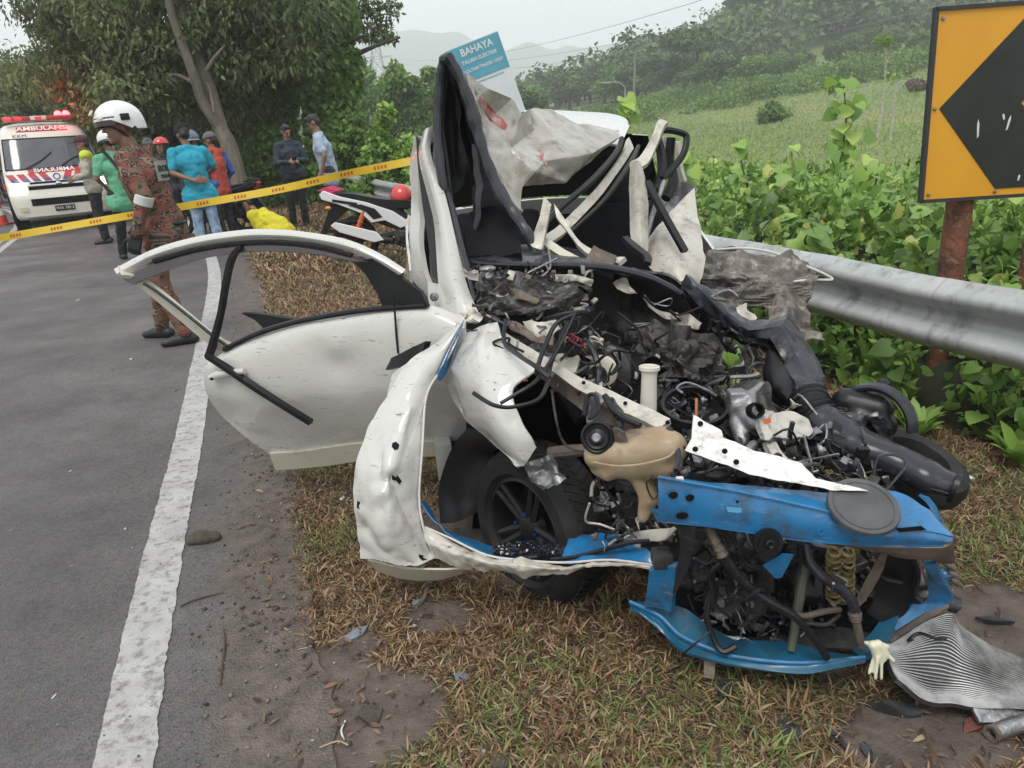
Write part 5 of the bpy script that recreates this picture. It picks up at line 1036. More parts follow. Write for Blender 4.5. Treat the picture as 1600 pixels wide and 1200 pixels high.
part('brake_disc', MB().lathe([(.001, 0), (.12, 0), (.12, -.02), (.001, -.02)], wc + Vector((.04, .03, 0)), (-.8, -.6, .05), 30), steelm)
part('strut', Tb([(840, 690, 2.25), (838, 740, 2.22), (842, 800, 2.2)], [.026, .03, .03], n=12), steelm)
part('splash_clip', S_([[(815, 725, 1.98), (840, 718, 1.96), (858, 712, 1.94)], [(828, 752, 1.97), (855, 740, 1.93), (872, 735, 1.92)], [(850, 762, 1.95), (872, 752, 1.92), (885, 745, 1.92)]], nu=12, nv=10, thick=.014, crumple=.03, csc=22), alu, rough=.008)
part('tie_bar', Tb([(860, 708, 2.02), (890, 705, 1.98), (925, 702, 1.94)], [.02, .018, .016], n=10, sub=3), brownm, rough=.006)
part('tie_bar', Tb([(790, 680, 2.1), (808, 720, 2.06), (822, 745, 2.04)], .014, n=8, sub=3), black)

# ---- inner rails, tank, headlamp boot, booster
part('inner_rail', S_([[(790, 520, 2.36), (830, 545, 2.26), (862, 562, 2.18), (900, 585, 2.08), (975, 620, 1.95), (1047, 654, 1.82)], [(792, 534, 2.33), (826, 562, 2.23), (866, 582, 2.14), (900, 606, 2.04), (965, 640, 1.91), (1030, 668, 1.80)]], nu=30, nv=4, thick=.02, crumple=.008, csc=10), wdirty)
part('inner_rail', S_([[(800, 548, 2.34), (866, 584, 2.19), (900, 608, 2.09), (965, 642, 1.96), (1000, 656, 1.9)], [(806, 566, 2.32), (866, 606, 2.18), (897, 632, 2.08), (945, 660, 1.97), (985, 676, 1.9)]], nu=24, nv=5, thick=.02, crumple=.010, csc=10), brownm)
for px, py in ((912, 598), (977, 630), (905, 615), (1043, 660)):
    part('bolt_hole', MB().lathe([(.001, .004), (.006, .004), (.006, 0), (.001, 0)], at(px, py, 2.05 - (px - 905) * .0017 - .014), (-.2, -1, .3), 10), dark)
part('battery_tray', S_([[(845, 560, 2.3), (880, 550, 2.3), (905, 556, 2.26)], [(858, 582, 2.2), (880, 578, 2.2), (900, 582, 2.2)]], nu=10, nv=6, thick=.02, crumple=.02, csc=14), cream)
tk = MB()
for a, b_, ra, rb_ in (((935, 712, 1.84), (1045, 700, 1.76), .042, .05), ((955, 725, 1.83), (1040, 722, 1.76), .042, .046), ((985, 690, 1.84), (1035, 688, 1.79), .035, .04), ((1000, 740, 1.80), (1015, 780, 1.78), .034, .026), ((1012, 780, 1.78), (1005, 808, 1.78), .026, .018), ((930, 735, 1.83), (950, 742, 1.81), .014, .02)):
    tk.caps(at(*a), at(*b_), ra, rb_)
part('washer_tank', tk, amber, remesh=.008, relax=4)
part('tank_seam', Tb([(926, 722, 1.775), (960, 728, 1.765), (1000, 726, 1.735), (1040, 716, 1.705), (1054, 706, 1.71)], .0035, sub=4, n=6), amber)
part('tank_bracket', S_([[(945, 672, 1.83), (962, 668, 1.8), (975, 676, 1.78)], [(952, 690, 1.82), (968, 690, 1.79), (980, 690, 1.78)]], nu=8, nv=6, thick=.006, crumple=.01, csc=20), brownm)
hb = MB(); ax = (-.25, -.9, .3); c_ = at(934, 683, 1.82)
hb.lathe([(.012, .0), (.044, .0), (.046, .006), (.040, .012), (.034, .009), (.030, .018), (.024, .016), (.012, .02)], c_, ax, 26, closed=True); part('lamp_boot', hb, black)
part('lamp_bulb', MB().lathe([(.001, -.005), (.022, -.005), (.022, .004), (.013, .008), (.013, .026), (.009, .03), (.001, .03)], c_, ax, 18), alu)
part('brake_booster', MB().lathe([(.001, -.05), (.085, -.05), (.095, -.02), (.095, .0), (.07, .02), (.035, .03), (.033, .05), (.001, .05)], at(945, 582, 2.3), (-.55, -.8, .1), 30), steelm)
part('booster_face', MB().lathe([(.001, 0), (.04, 0), (.052, -.006), (.052, -.012), (.001, -.012)], at(940, 580, 2.258), (-.55, -.8, .1), 26), creamp)
part('filler_neck', MB().lathe([(.024, 0), (.022, .10), (.024, .115), (.03, .118), (.03, .128), (.027, .13), (.022, .12), (.018, 0)], at(1013, 640, 1.98), (.05, .1, 1), 22, closed=True), creamp)
part('filler_strut', Tb([(1013, 640, 1.99), (1010, 690, 1.97)], .02, n=10), creamp)
part('wiper_motor', MB().lathe([(.001, 0), (.020, 0), (.022, .012), (.03, .012), (.03, .03), (.036, .034), (.036, .05), (.001, .05)], at(760, 438, 2.5), (.15, 1, -.1), 22), alu)
part('motor_cap', MB().lathe([(.012, 0), (.016, 0), (.016, .01), (.012, .01)], at(760, 437, 2.49), (.15, 1, -.1), 20, closed=True), gloss)
part('motor_cap', MB().ell(at(762, 420, 2.52), (.03, .02, .012), 14, 8), alu)
# ---- wires and hoses of the bay
def wire(pts, r, m=black, name='wire', sub=5): part(name, Tb(pts, r, sub=sub, n=6), m)
wire([(892, 490, 2.3), (880, 520, 2.2), (862, 565, 2.08), (855, 600, 1.98), (840, 625, 1.9), (800, 636, 1.88), (775, 634, 1.9), (758, 626, 1.94), (740, 614, 1.98)], .0065)
wire([(898, 490, 2.3), (872, 545, 2.1), (846, 585, 1.99), (830, 602, 1.94), (808, 615, 1.92), (782, 630, 1.9)], .006)
wire([(905, 490, 2.32), (870, 505, 2.2), (850, 545, 2.08), (838, 580, 2.0)], .007)
wire([(790, 500, 2.3), (788, 535, 2.22), (810, 555, 2.1), (836, 572, 2.0), (858, 590, 1.96)], .007)
wire([(862, 610, 2.02), (868, 650, 1.98), (876, 682, 1.95), (890, 700, 1.93), (920, 708, 1.9)], .004, steelm)
wire([(915, 530, 2.3), (930, 555, 2.24), (936, 580, 2.2), (935, 598, 2.17)], .010, bluegrey, 'hose')
wire([(855, 498, 2.3), (870, 494, 2.28), (890, 490, 2.3), (915, 488, 2.32), (925, 500, 2.35)], .008)
wire([(965, 545, 2.4), (985, 560, 2.3), (1000, 586, 2.2)], .004); wire([(1010, 545, 2.4), (1018, 575, 2.3), (1015, 590, 2.1)], .004)
wire([(1092, 612, 2.2), (1110, 600, 2.15), (1140, 590, 2.1), (1170, 588, 2.1), (1186, 584, 2.1)], .006, alu, 'pipe')
for k in range(5): wire([(882 + 2 * k, 518 + k, 2.28), (892 + random.uniform(-3, 6), 522 + 3 * k, 2.2), (902 + random.uniform(-4, 8), 532 + 2 * k, 2.2), (906 + 3 * k, 545 + random.uniform(-8, 4), 2.22)], .0025, redw, 'red_wire', 4)
wire([(912, 650, 1.9), (918, 620, 1.94), (930, 618, 1.92), (935, 640, 1.88), (920, 655, 1.86)], .006); wire([(945, 618, 1.93), (958, 640, 1.88), (978, 655, 1.82), (1000, 665, 1.78)], .009)
wire([(1045, 668, 1.78), (1056, 690, 1.74), (1060, 715, 1.7), (1056, 735, 1.66)], .007, bluegrey, 'hose'); wire([(1052, 690, 1.74), (1075, 705, 1.72), (1085, 735, 1.68)], .005)
wire([(940, 720, 1.85), (945, 760, 1.84), (965, 790, 1.83), (975, 805, 1.84)], .004); wire([(1020, 742, 1.7), (1010, 755, 1.7), (1020, 780, 1.7), (1030, 770, 1.7)], .0025, steelm)
for k in range(14):
    x, y = random.uniform(760, 1180), random.uniform(470, 610); Y_ = 2.62 - (y - 430) * .0024; wire([(x, y, Y_), (x + random.uniform(-30, 30), y + random.uniform(5, 35), Y_ - .08), (x + random.uniform(-50, 50), y + random.uniform(20, 60), Y_ - .12)], random.uniform(.003, .007), random.choice([black, black, bluegrey, steelm]))
part('bracket', S_([[(930, 610, 1.97), (945, 618, 1.95)], [(915, 640, 1.93), (935, 645, 1.92)], [(918, 668, 1.88), (935, 662, 1.88)]], nu=6, nv=8, thick=.01, crumple=.01, csc=30), bluegrey)
part('bracket', S_([[(945, 612, 1.96), (960, 625, 1.93)], [(955, 640, 1.9), (975, 645, 1.88)], [(965, 665, 1.84), (972, 670, 1.82)]], nu=6, nv=8, thick=.01, crumple=.01, csc=30), bluegrey)
# pieces of torn metal in the void
for i, (r_, m_) in enumerate((([[(955, 440, 2.56), (975, 432, 2.55), (985, 445, 2.53)], [(965, 452, 2.54), (980, 458, 2.52), (986, 455, 2.5)]], wdirty), ([[(860, 432, 2.5), (890, 428, 2.5), (925, 436, 2.52)], [(870, 442, 2.5), (895, 438, 2.5), (925, 448, 2.52)]], creamp), ([[(1005, 465, 2.6), (1030, 485, 2.56), (1060, 490, 2.52)], [(1015, 480, 2.58), (1040, 498, 2.54), (1058, 497, 2.5)]], creamp), ([[(780, 440, 2.5), (810, 455, 2.44), (845, 465, 2.4)], [(795, 462, 2.47), (820, 470, 2.4), (838, 472, 2.39)]], brownm), ([[(790, 500, 2.36), (830, 515, 2.3), (868, 530, 2.25)], [(800, 515, 2.33), (835, 532, 2.26), (864, 545, 2.22)]], brownm), ([[(815, 500, 2.36), (840, 505, 2.33), (868, 500, 2.34)], [(825, 520, 2.32), (850, 530, 2.28), (875, 520, 2.3)]], wdirty), ([[(1050, 495, 2.55), (1075, 490, 2.5), (1095, 505, 2.45)], [(1050, 510, 2.54), (1075, 512, 2.48), (1090, 515, 2.45)]], wdirty))):
    part('torn_metal', S_(r_, nu=14, nv=8, thick=.006, crumple=.03, csc=15, seed=i), m_, ang=25)
part('torn_mat', S_([[(985, 520, 2.5), (1050, 500, 2.45), (1120, 520, 2.42)], [(1000, 555, 2.42), (1060, 545, 2.3), (1130, 560, 2.36)], [(1010, 590, 2.36), (1070, 590, 2.25), (1120, 600, 2.3)]], nu=40, nv=28, thick=.008, crumple=.06, csc=14, seed=9), mat('dark oily cloth', (.03, .026, .023), .5, col2=(.05, .042, .035), sc=10, dirt=(.12, .10, .085), dirt_amt=.26, dirt_sc=20, bump=.8, bsc=40), ang=30)
# ---- crushed right front: black resin beam, snorkel, wheel, torn wing on the rail
bm_ = part('crushed_member', S_([[(1072, 428, 2.62), (1106, 449, 2.55), (1143, 481, 2.45), (1169, 504, 2.38), (1232, 494, 2.36), (1262, 532, 2.28), (1288, 582, 2.18), (1286, 622, 2.08)], [(1082, 440, 2.56), (1106, 462, 2.5), (1135, 490, 2.4), (1168, 515, 2.31), (1222, 508, 2.28), (1240, 540, 2.2), (1262, 590, 2.1), (1270, 626, 2.02)], [(1066, 449, 2.58), (1100, 484, 2.5), (1128, 510, 2.42), (1165, 526, 2.32), (1205, 530, 2.28), (1222, 560, 2.19), (1240, 600, 2.08), (1252, 630, 2.02)]], nu=80, nv=18, thick=.05, crumple=.014, csc=11, sharp=True, creases=[(at(1143, 481, 2.45), at(1128, 510, 2.42), .014, .012), (at(1232, 494, 2.36), at(1205, 530, 2.28), .016, .012), (at(1262, 532, 2.28), at(1222, 560, 2.19), -.016, .014), (at(1286, 590, 2.16), at(1240, 600, 2.08), .014, .012), (at(1100, 452, 2.54), at(1160, 518, 2.32), .012, .012), (at(1190, 510, 2.35), at(1175, 528, 2.31), -.012, .01)]), bluegrey, ang=20)
part('crushed_member', S_([[(1066, 452, 2.6), (1100, 486, 2.52), (1140, 516, 2.42), (1188, 530, 2.34)], [(1070, 470, 2.62), (1110, 505, 2.54), (1150, 534, 2.44), (1186, 544, 2.36)]], nu=20, nv=5, thick=.03, crumple=.012, csc=12), black)
part('crushed_member', S_([[(1200, 545, 2.24), (1215, 560, 2.18), (1245, 600, 2.08), (1256, 632, 2.02)], [(1190, 575, 2.22), (1202, 600, 2.14), (1225, 622, 2.08), (1240, 640, 2.02)], [(1196, 606, 2.24), (1210, 630, 2.18), (1230, 640, 2.12), (1245, 650, 2.06)]], nu=22, nv=10, thick=.02, crumple=.012, csc=8), black)
part('crushed_member', S_([[(1262, 538, 2.26), (1286, 580, 2.16), (1284, 600, 2.13)], [(1240, 560, 2.18), (1262, 600, 2.09), (1270, 615, 2.06)], [(1228, 580, 2.16), (1240, 610, 2.06), (1258, 624, 2.03)]], nu=14, nv=8, thick=.02, crumple=.016, csc=12, sharp=True), gloss, ang=15)
part('bellows', MB().tube(A((1262, 622, 2.04), (1272, 642, 1.99), (1284, 660, 1.96)), [.055, .056, .056], n=16, sub=12, wave=lambda i: 1 + .09 * math.cos(i * math.pi / 2.2)), black)
part('intake_duct', MB().tube(A((1280, 652, 1.96), (1310, 678, 1.90), (1350, 700, 1.84), (1400, 722, 1.78), (1450, 745, 1.72), (1490, 760, 1.68)), [.056, .064, .060, .052, .052, .036], n=22, sub=10, flat=.82, wave=lambda i: 1 + .035 * noise.noise(Vector((i * .35, 3, 1)))), bluegrey, rough=.007)
part('duct_seam', Tb([(1296, 690, 1.845), (1340, 716, 1.80), (1400, 740, 1.74), (1450, 762, 1.68), (1482, 772, 1.65)], .0035, sub=4, n=6), gloss)
part('duct_rib', Tb([(1345, 668, 1.83), (1352, 690, 1.785), (1352, 714, 1.785)], .004, sub=4, n=6), gloss)
part('duct_flange', MB().lathe([(.03, 0), (.042, 0), (.042, .012), (.03, .012)], at(1488, 760, 1.675), (.75, -.6, -.2), 22, closed=True), black)
part('duct_clip', S_([[(1303, 655, 1.84), (1315, 664, 1.82)], [(1300, 668, 1.83), (1313, 676, 1.81)]], nu=4, nv=4, thick=.008), black)
hw = at(1425, 728, 1.96); part('strut_tyre', MB().lathe([(.085, -.03), (.13, -.045), (.155, -.03), (.16, .0), (.15, .03), (.125, .042), (.095, .035), (.085, .0)], hw, (.25, -.25, .93), 40, closed=True), rubber)
part('strut_plate', MB().lathe([(.001, .01), (.10, .01), (.10, -.01), (.001, -.01)], hw, (.25, -.25, .93), 30), black)
bc = at(1364, 662, 2.05); bt = MB(); axb = Vector((-.78, -.6, .12))
for k in (-1, 0, 1): bt.torus(bc + axb.normalized() * .016 * k, axb, .115, .010, 40, 8, R(-50), R(178))
for k in (-.5, .5): bt.torus(bc + axb.normalized() * .016 * k, axb, .109, .009, 40, 8, R(-50), R(178))
part('grooved_belt', bt, gloss)
ps = MB(); ps.caps(at(1325, 630, 2.1), at(1372, 640, 2.05), .05, .045); ps.caps(at(1340, 655, 2.06), at(1380, 665, 2.02), .05, .04); ps.box(at(1352, 622, 2.1), (.07, .07, .05)); ps.caps(at(1380, 600, 2.12), at(1370, 640, 2.06), .02, .02); ps.caps(at(1345, 680, 2.0), at(1372, 690, 1.98), .045, .04)
part('pump_body', ps, black, remesh=.007, relax=2)
part('torn_wing', S_([[(1100, 400, 3.1), (1120, 390, 3.15), (1200, 393, 3.1), (1250, 412, 3.02), (1300, 436, 2.95)], [(1098, 420, 3.0), (1140, 415, 2.96), (1200, 425, 2.94), (1240, 438, 2.9), (1275, 440, 2.9)], [(1098, 448, 2.94), (1140, 450, 2.9), (1190, 460, 2.86), (1230, 462, 2.86), (1270, 460, 2.86)], [(1110, 470, 2.88), (1140, 480, 2.84), (1190, 478, 2.84), (1230, 490, 2.82), (1258, 486, 2.84)]], nu=70, nv=46, thick=.004, crumple=.05, csc=12, seed=4, cst=(.5, .8, 2.6)), mat('muddy torn sheet', (.15, .128, .105), .5, col2=(.05, .043, .038), sc=14, dirt=(.42, .39, .35), dirt_amt=.46, dirt_sc=17, bump=.8, bsc=24), ang=25)
part('torn_wing_edge', Tb([(1118, 390, 3.13), (1160, 388, 3.12), (1205, 394, 3.07), (1250, 412, 3.0), (1288, 428, 2.95), (1300, 437, 2.93), (1270, 437, 2.9), (1240, 440, 2.88)], [.004, .005, .006, .006, .005, .005, .006, .004], sub=5, n=6), white)
part('torn_wing', S_([[(1200, 470, 2.6), (1225, 450, 2.62), (1262, 468, 2.6)], [(1205, 500, 2.52), (1240, 500, 2.5), (1270, 505, 2.5)], [(1240, 540, 2.42), (1262, 535, 2.42), (1280, 540, 2.42)]], nu=20, nv=18, thick=.006, crumple=.05, csc=12, seed=6), mat('muddy torn sheet', (0, 0, 0)), ang=25)
part('torn_wing', S_([[(1150, 480, 2.62), (1170, 468, 2.64), (1180, 490, 2.6)], [(1155, 500, 2.56), (1172, 500, 2.54), (1180, 502, 2.54)]], nu=10, nv=8, thick=.006, crumple=.04, csc=16, seed=7), wdirty, ang=25)
part('torn_wing', S_([[(1150, 530, 2.5), (1165, 525, 2.5), (1190, 560, 2.4)], [(1165, 570, 2.42), (1180, 575, 2.38), (1196, 590, 2.34)]], nu=10, nv=8, thick=.006, crumple=.03, csc=16, seed=8), mat('muddy torn sheet', (0, 0, 0)), ang=25)
part('sheared_arm', S_([[(1150, 600, 2.1), (1175, 596, 2.1), (1196, 600, 2.12)], [(1140, 640, 2.0), (1180, 640, 1.98), (1225, 650, 1.98)]], nu=14, nv=10, thick=.02, crumple=.03, csc=14), steelm, ang=25)
tb_ = MB(); tb_.caps(at(1155, 640, 1.96), at(1178, 660, 1.9), .034, .03); tb_.box(at(1150, 625, 1.98), (.05, .05, .06)); tb_.caps(at(1175, 612, 1.98), at(1172, 630, 1.95), .012, .02); tb_.caps(at(1152, 660, 1.93), at(1160, 690, 1.88), .025, .02); tb_.caps(at(1178, 695, 1.84), at(1165, 712, 1.8), .015, .018); tb_.caps(at(1190, 600, 2.0), at(1178, 612, 1.98), .01, .012)
part('throttle_body', tb_, alu, remesh=.006, relax=2)
part('throttle_bore', MB().lathe([(.015, 0), (.021, 0), (.023, .02), (.021, .034), (.016, .034), (.014, .006)], at(1176, 642, 1.90), (.1, -.9, .4), 20, closed=True), dark)
part('engine_block', S_([[(1183, 645, 1.95), (1215, 640, 1.95), (1262, 655, 1.93)], [(1190, 665, 1.9), (1225, 662, 1.88), (1270, 672, 1.88)], [(1212, 690, 1.84), (1240, 685, 1.84), (1262, 682, 1.86)]], nu=18, nv=14, thick=.04, crumple=.03, csc=13, seed=3), mat('chalky dirty casting', (.46, .44, .39), .6, dirt=(.10, .085, .065), dirt_amt=.5, dirt_sc=15, bump=.8, bsc=30), ang=30)
part('orange_tag', Pl([(1193, 655, 1.865), (1205, 653, 1.865), (1204, 661, 1.86), (1194, 663, 1.86)], thick=.004), mat('orange paint', (.5, .10, .03), .5))
part('engine_strip', S_([[(1195, 650, 1.88), (1205, 675, 1.84), (1225, 710, 1.76), (1236, 720, 1.74)], [(1185, 652, 1.87), (1192, 678, 1.83), (1208, 712, 1.75), (1222, 722, 1.73)]], nu=12, nv=5, thick=.02, crumple=.01, csc=14), mat('chalky dirty casting', (0, 0, 0)))
part('top_rail', MB().lathe([(.09, 0), (.10, 0), (.10, .02), (.09, .02)], at(1085, 640, 2.05), (0, -.25, 1), 34, closed=True), black)
part('stud', Tb([(1088, 650, 1.98), (1088, 622, 2.0)], .005, n=8), copper)
part('white_bracket', facets({k: at(*p) for k, p in dict(a=(1084, 648, 1.78), b=(1100, 658, 1.76), c=(1127, 673, 1.73), d=(1130, 684, 1.72), e=(1182, 705, 1.68), f=(1253, 724, 1.63), g=(1276, 748, 1.58), h=(1357, 768, 1.52), i=(1309, 767, 1.53), j=(1225, 752, 1.56), k=(1162, 738, 1.60), l=(1094, 712, 1.66), m=(1071, 704, 1.67), n=(1081, 686, 1.70)).items()}, 'abn bcn cdn ndl nlm del ekl efk fkj fgj gji gih', .006, 3, .007, 14, 0, 2.), mat('speckled white steel', (.66, .64, .60), .42, dirt=(.16, .14, .12), dirt_amt=.42, dirt_sc=34), ang=20)
for px, py, Y_ in ((1094, 662, 1.745), (1086, 702, 1.655), (1132, 705, 1.65), (1150, 722, 1.62)):
    part('bolt_hole', MB().lathe([(.001, .004), (.007, .004), (.007, 0), (.001, 0)], at(px, py, Y_), (0, -1, .5), 10), dark)

# torn strips and brackets of the bay, each its own piece
random.seed(21)
for k in range(46):
    if k < 30: x, y = random.uniform(745, 1170), random.uniform(432, 625); Y_ = 2.58 - (y - 430) * .0022
    else: x, y = random.uniform(1170, 1390), random.uniform(640, 765); Y_ = 2.02 - (y - 640) * .0032
    if 925 < x < 1070 and y < 545: x -= 150; y += 60
    a = random.random() * 6.28; L = random.uniform(14, 44); wd_ = random.uniform(4, 13); dx, dy = math.cos(a) * L, math.sin(a) * L * .7; nx, ny = -math.sin(a) * wd_, math.cos(a) * wd_
    rows_ = [[(x + dx * f + nx * g_ + random.gauss(0, 2), y + dy * f + ny * g_ + random.gauss(0, 2), Y_ + random.uniform(-.05, .03)) for f in (0, .33, .66, 1)] for g_ in (-1, 0, 1)]
    part('torn_metal', S_(rows_, nu=12, nv=6, thick=.003, crumple=.012, csc=24, seed=k, sharp=k % 2 == 0), random.choice([alu, alu, wdirty, creamp, steelm, steelm, black, bluegrey, brownm]), ang=20)
for k in range(34):
    if k < 20: x, y = random.uniform(760, 1170), random.uniform(450, 630); Y_ = 2.48 - (y - 430) * .0023
    else: x, y = random.uniform(1090, 1430), random.uniform(850, 1000); Y_ = 1.56
    pts_w = [(x, y, Y_)]
    for q_ in range(4): x += random.uniform(-28, 28); y += random.uniform(-14, 22); pts_w.append((x, y, Y_ + random.uniform(-.04, .05)))
    wire(pts_w, random.uniform(.0022, .005), random.choice([black, black, steelm, bluegrey, redw if k == 7 else black, alu]), 'wire', 5)
# ---- small mangled bits of the bay, too many to pick apart
def junk(name, boxes, n, mats_, smin=.012, smax=.045):
    js = [MB() for _ in mats_]
    for i in range(n):
        x0, x1, y0, y1, Ya, Yb = random.choice(boxes); px, py = random.uniform(x0, x1), random.uniform(y0, y1); f = (py - y0) / (y1 - y0); p = at(px, py, Ya + (Yb - Ya) * f + random.uniform(-.02, .1)); s = random.uniform(smin, smax); Rm = Matrix.Rotation(random.random() * 6, 3, 'X') @ Matrix.Rotation(random.random() * 6, 3, 'Y'); mb = random.choice(js); k = random.random()
        if k < .28: mb.box(p, (s, s * random.uniform(.3, 1), s * random.uniform(.2, .8)), Rm, bev=s * .08)
        elif k < .5: mb.tube([p, p + Rm @ Vector((s, s * .4, 0)), p + Rm @ Vector((s * 1.8, s * .2, s * .6))], s * .16, 7, sub=3)
        elif k < .66: mb.lathe([(.001, 0), (s * .45, 0), (s * .5, s * .1), (s * .5, s * .3), (s * .25, s * .34), (s * .2, s * .6), (.001, s * .6)], p, Rm @ Vector((0, 0, 1)), 12)
        elif k < .8: mb.tube([p + Rm @ Vector((random.gauss(0, s), random.gauss(0, s), random.gauss(0, s))) for _ in range(4)], .0035, 5, sub=4)
        else: mb.sheet([[p, p + Rm @ Vector((s, 0, 0)), p + Rm @ Vector((s * 1.7, s * .3, 0))], [p + Rm @ Vector((0, s, s * .3)), p + Rm @ Vector((s, s * .8, 0)), p + Rm @ Vector((s * 1.6, s, s * .2))]], nu=5, nv=4, thick=.003, crumple=.012, csc=30)
    for mb, m_ in zip(js, mats_): tag(part(name, mb, m_), kind='stuff')
junk('engine_debris', [(960, 1190, 520, 640, 2.5, 2.15), (1040, 1200, 610, 740, 2.2, 1.7), (1200, 1400, 690, 770, 1.85, 1.6), (1180, 1330, 640, 740, 2.0, 1.75)], 480, [black, black, steelm, bluegrey, alu, alu])
junk('bay_debris', [(740, 930, 420, 520, 2.5, 2.35), (860, 960, 510, 620, 2.35, 2.15), (930, 1060, 740, 850, 1.95, 1.75)], 300, [black, brownm, steelm, alu, wdirty], .010, .036)
junk('radiator_bay_debris', [(1080, 1440, 830, 980, 1.66, 1.7), (1100, 1420, 960, 1010, 1.7, 1.66)], 340, [black, black, steelm, bluegrey, alu], .010, .042)
eb = MB()
for i in range(60):
    x_, y_ = random.uniform(1050, 1340), random.uniform(650, 770); Y_ = 2.2 - (y_ - 640) * .002 + random.uniform(-.02, .12); a_ = at(x_, y_, Y_); Rm = Matrix.Rotation(random.random() * 6, 3, 'X') @ Matrix.Rotation(random.random() * 6, 3, 'Z')
    if i % 3: eb.box(a_, [random.uniform(.03, .09) for _ in range(3)], Rm)
    else: eb.caps(a_, a_ + Rm @ Vector((.05, 0, 0)), random.uniform(.015, .035), random.uniform(.015, .03))
part('engine', eb, steelm, remesh=.008, relax=1, rough=.008)
eb = MB()
for i in range(70):
    a_ = at(random.uniform(1085, 1440), random.uniform(840, 985), random.uniform(1.76, 1.92)); Rm = Matrix.Rotation(random.random() * 6, 3, 'X') @ Matrix.Rotation(random.random() * 6, 3, 'Z')
    if i % 3: eb.box(a_, [random.uniform(.03, .09) for _ in range(3)], Rm)
    else: eb.caps(a_, a_ + Rm @ Vector((.05, 0, 0)), random.uniform(.015, .035), random.uniform(.015, .03))
part('gearbox', eb, steelm, remesh=.008, relax=1, rough=.008)

# ---- blue front frame
xm = MB(); top = A((1028, 743, 1.62), (1160, 757, 1.60), (1300, 770, 1.57), (1396, 768, 1.56), (1440, 790, 1.53), (1470, 816, 1.50)); edge = A((1028, 748, 1.55), (1160, 772, 1.53), (1290, 800, 1.50), (1380, 822, 1.48), (1440, 828, 1.46), (1492, 838, 1.44)); low = A((1028, 814, 1.54), (1152, 827, 1.52), (1272, 845, 1.49), (1392, 853, 1.47), (1450, 853, 1.45), (1474, 853, 1.44))
xm.sheet([top, edge], nu=40, nv=7, thick=.004, crumple=.004, csc=12); xm.sheet([edge, [a.lerp(b, .5) - Vector((0, .006, 0)) for a, b in zip(edge, low)], low], nu=40, nv=9, thick=.004, crumple=.005, csc=9); xm.sheet([low, [p + Vector((0, .09, -.015)) for p in low]], nu=30, nv=4, thick=.004, crumple=.004)
xmember = part('crossmember', xm, blue, ang=28)
part('crossmember_underside', S_([[(1272, 846, 1.49), (1392, 854, 1.47), (1474, 854, 1.44), (1492, 838, 1.44)], [(1330, 856, 1.5), (1400, 868, 1.49), (1470, 874, 1.47), (1490, 862, 1.46)], [(1400, 864, 1.54), (1440, 874, 1.52), (1484, 880, 1.50), (1492, 872, 1.5)]], nu=18, nv=8, thick=.005, crumple=.008, csc=14), brownm)
part('crossmember_lip', Tb([(1028, 746, 1.549), (1160, 770, 1.529), (1290, 799, 1.499), (1380, 821, 1.479), (1440, 827, 1.459)], .0045, sub=5, n=6), blue)
for px, py, rx, rz in ((1052, 774, .0115, .0095), (1078, 778, .0105, .0095), (1066, 806, .015, .0095), (1152, 784, .004, .004), (1280, 828, .013, .012)):
    yy = 1.545 - (px - 1028) * .00016 - .012; h_ = MB(); h_.lathe([(.001, .001), (1, .001), (1, 0), (.001, 0)], (0, 0, 0), (0, -1, 0), 18); c_ = at(px, py, yy); h_.v = [c_ + Vector((v.x * rx, v.y * .004, v.z * rz)) for v in h_.v]; part('hole', h_, dark)
part('weld_nut', MB().lathe([(.005, 0), (.011, 0), (.010, .012), (.005, .012)], at(1280, 828, 1.50), (0, -1, .1), 12, closed=True), blue)
part('reflection_flash', Pl([(1135, 792, 1.519), (1158, 794, 1.517), (1160, 802, 1.517), (1137, 800, 1.519)], thick=.001), mat('painted pale blue reflection', (.12, .38, .6), .4))  # thin pale plate: a reflection of light on the crossmember, painted as colour
part('clip', MB().box(at(1062, 752, 1.555), (.018, .012, .022), bev=.003), creamp)
part('mount_plate', S_([[(1380, 775, 1.56), (1400, 768, 1.56), (1430, 790, 1.53)], [(1400, 815, 1.5), (1425, 815, 1.5), (1447, 824, 1.47)]], nu=10, nv=6, thick=.006, crumple=.008), blue)
part('side_tab', S_([[(1440, 770, 1.58), (1455, 785, 1.56), (1468, 812, 1.52)], [(1452, 775, 1.6), (1464, 790, 1.57), (1473, 815, 1.53)]], nu=8, nv=4, thick=.006, crumple=.006), blue)
part('slot', Pl([(1400, 826, 1.462), (1440, 822, 1.455), (1448, 828, 1.452), (1405, 832, 1.46)], thick=.002), dark)
# horn
hn = at(1202, 850, 1.49); q_ = (.05, -1, .18)
part('horn', MB().lathe([(.001, .0), (.034, .0), (.036, -.008), (.034, -.016), (.028, -.022), (.001, -.022)], hn, q_, 30), black); part('horn_centre', MB().lathe([(.005, .0), (.012, .0), (.012, .006), (.008, .008), (.004, .003)], hn, q_, 20, closed=True), black)
part('horn_ring', MB().lathe([(.022, .0), (.027, .0), (.027, .004), (.022, .004)], hn, q_, 28, closed=True), black)
part('horn_bracket', Pl([(1160, 818, 1.53), (1178, 818, 1.53), (1196, 838, 1.515), (1186, 846, 1.515)], thick=.004), bluegrey)
part('horn_bracket', Pl([(1192, 884, 1.53), (1222, 866, 1.51), (1240, 868, 1.50), (1222, 902, 1.52), (1212, 904, 1.52)], thick=.005), blue)
part('stay', Tb([(1135, 826, 1.56), (1150, 850, 1.57), (1166, 882, 1.58), (1192, 888, 1.56)], .006, n=7, sub=4), bluegrey)
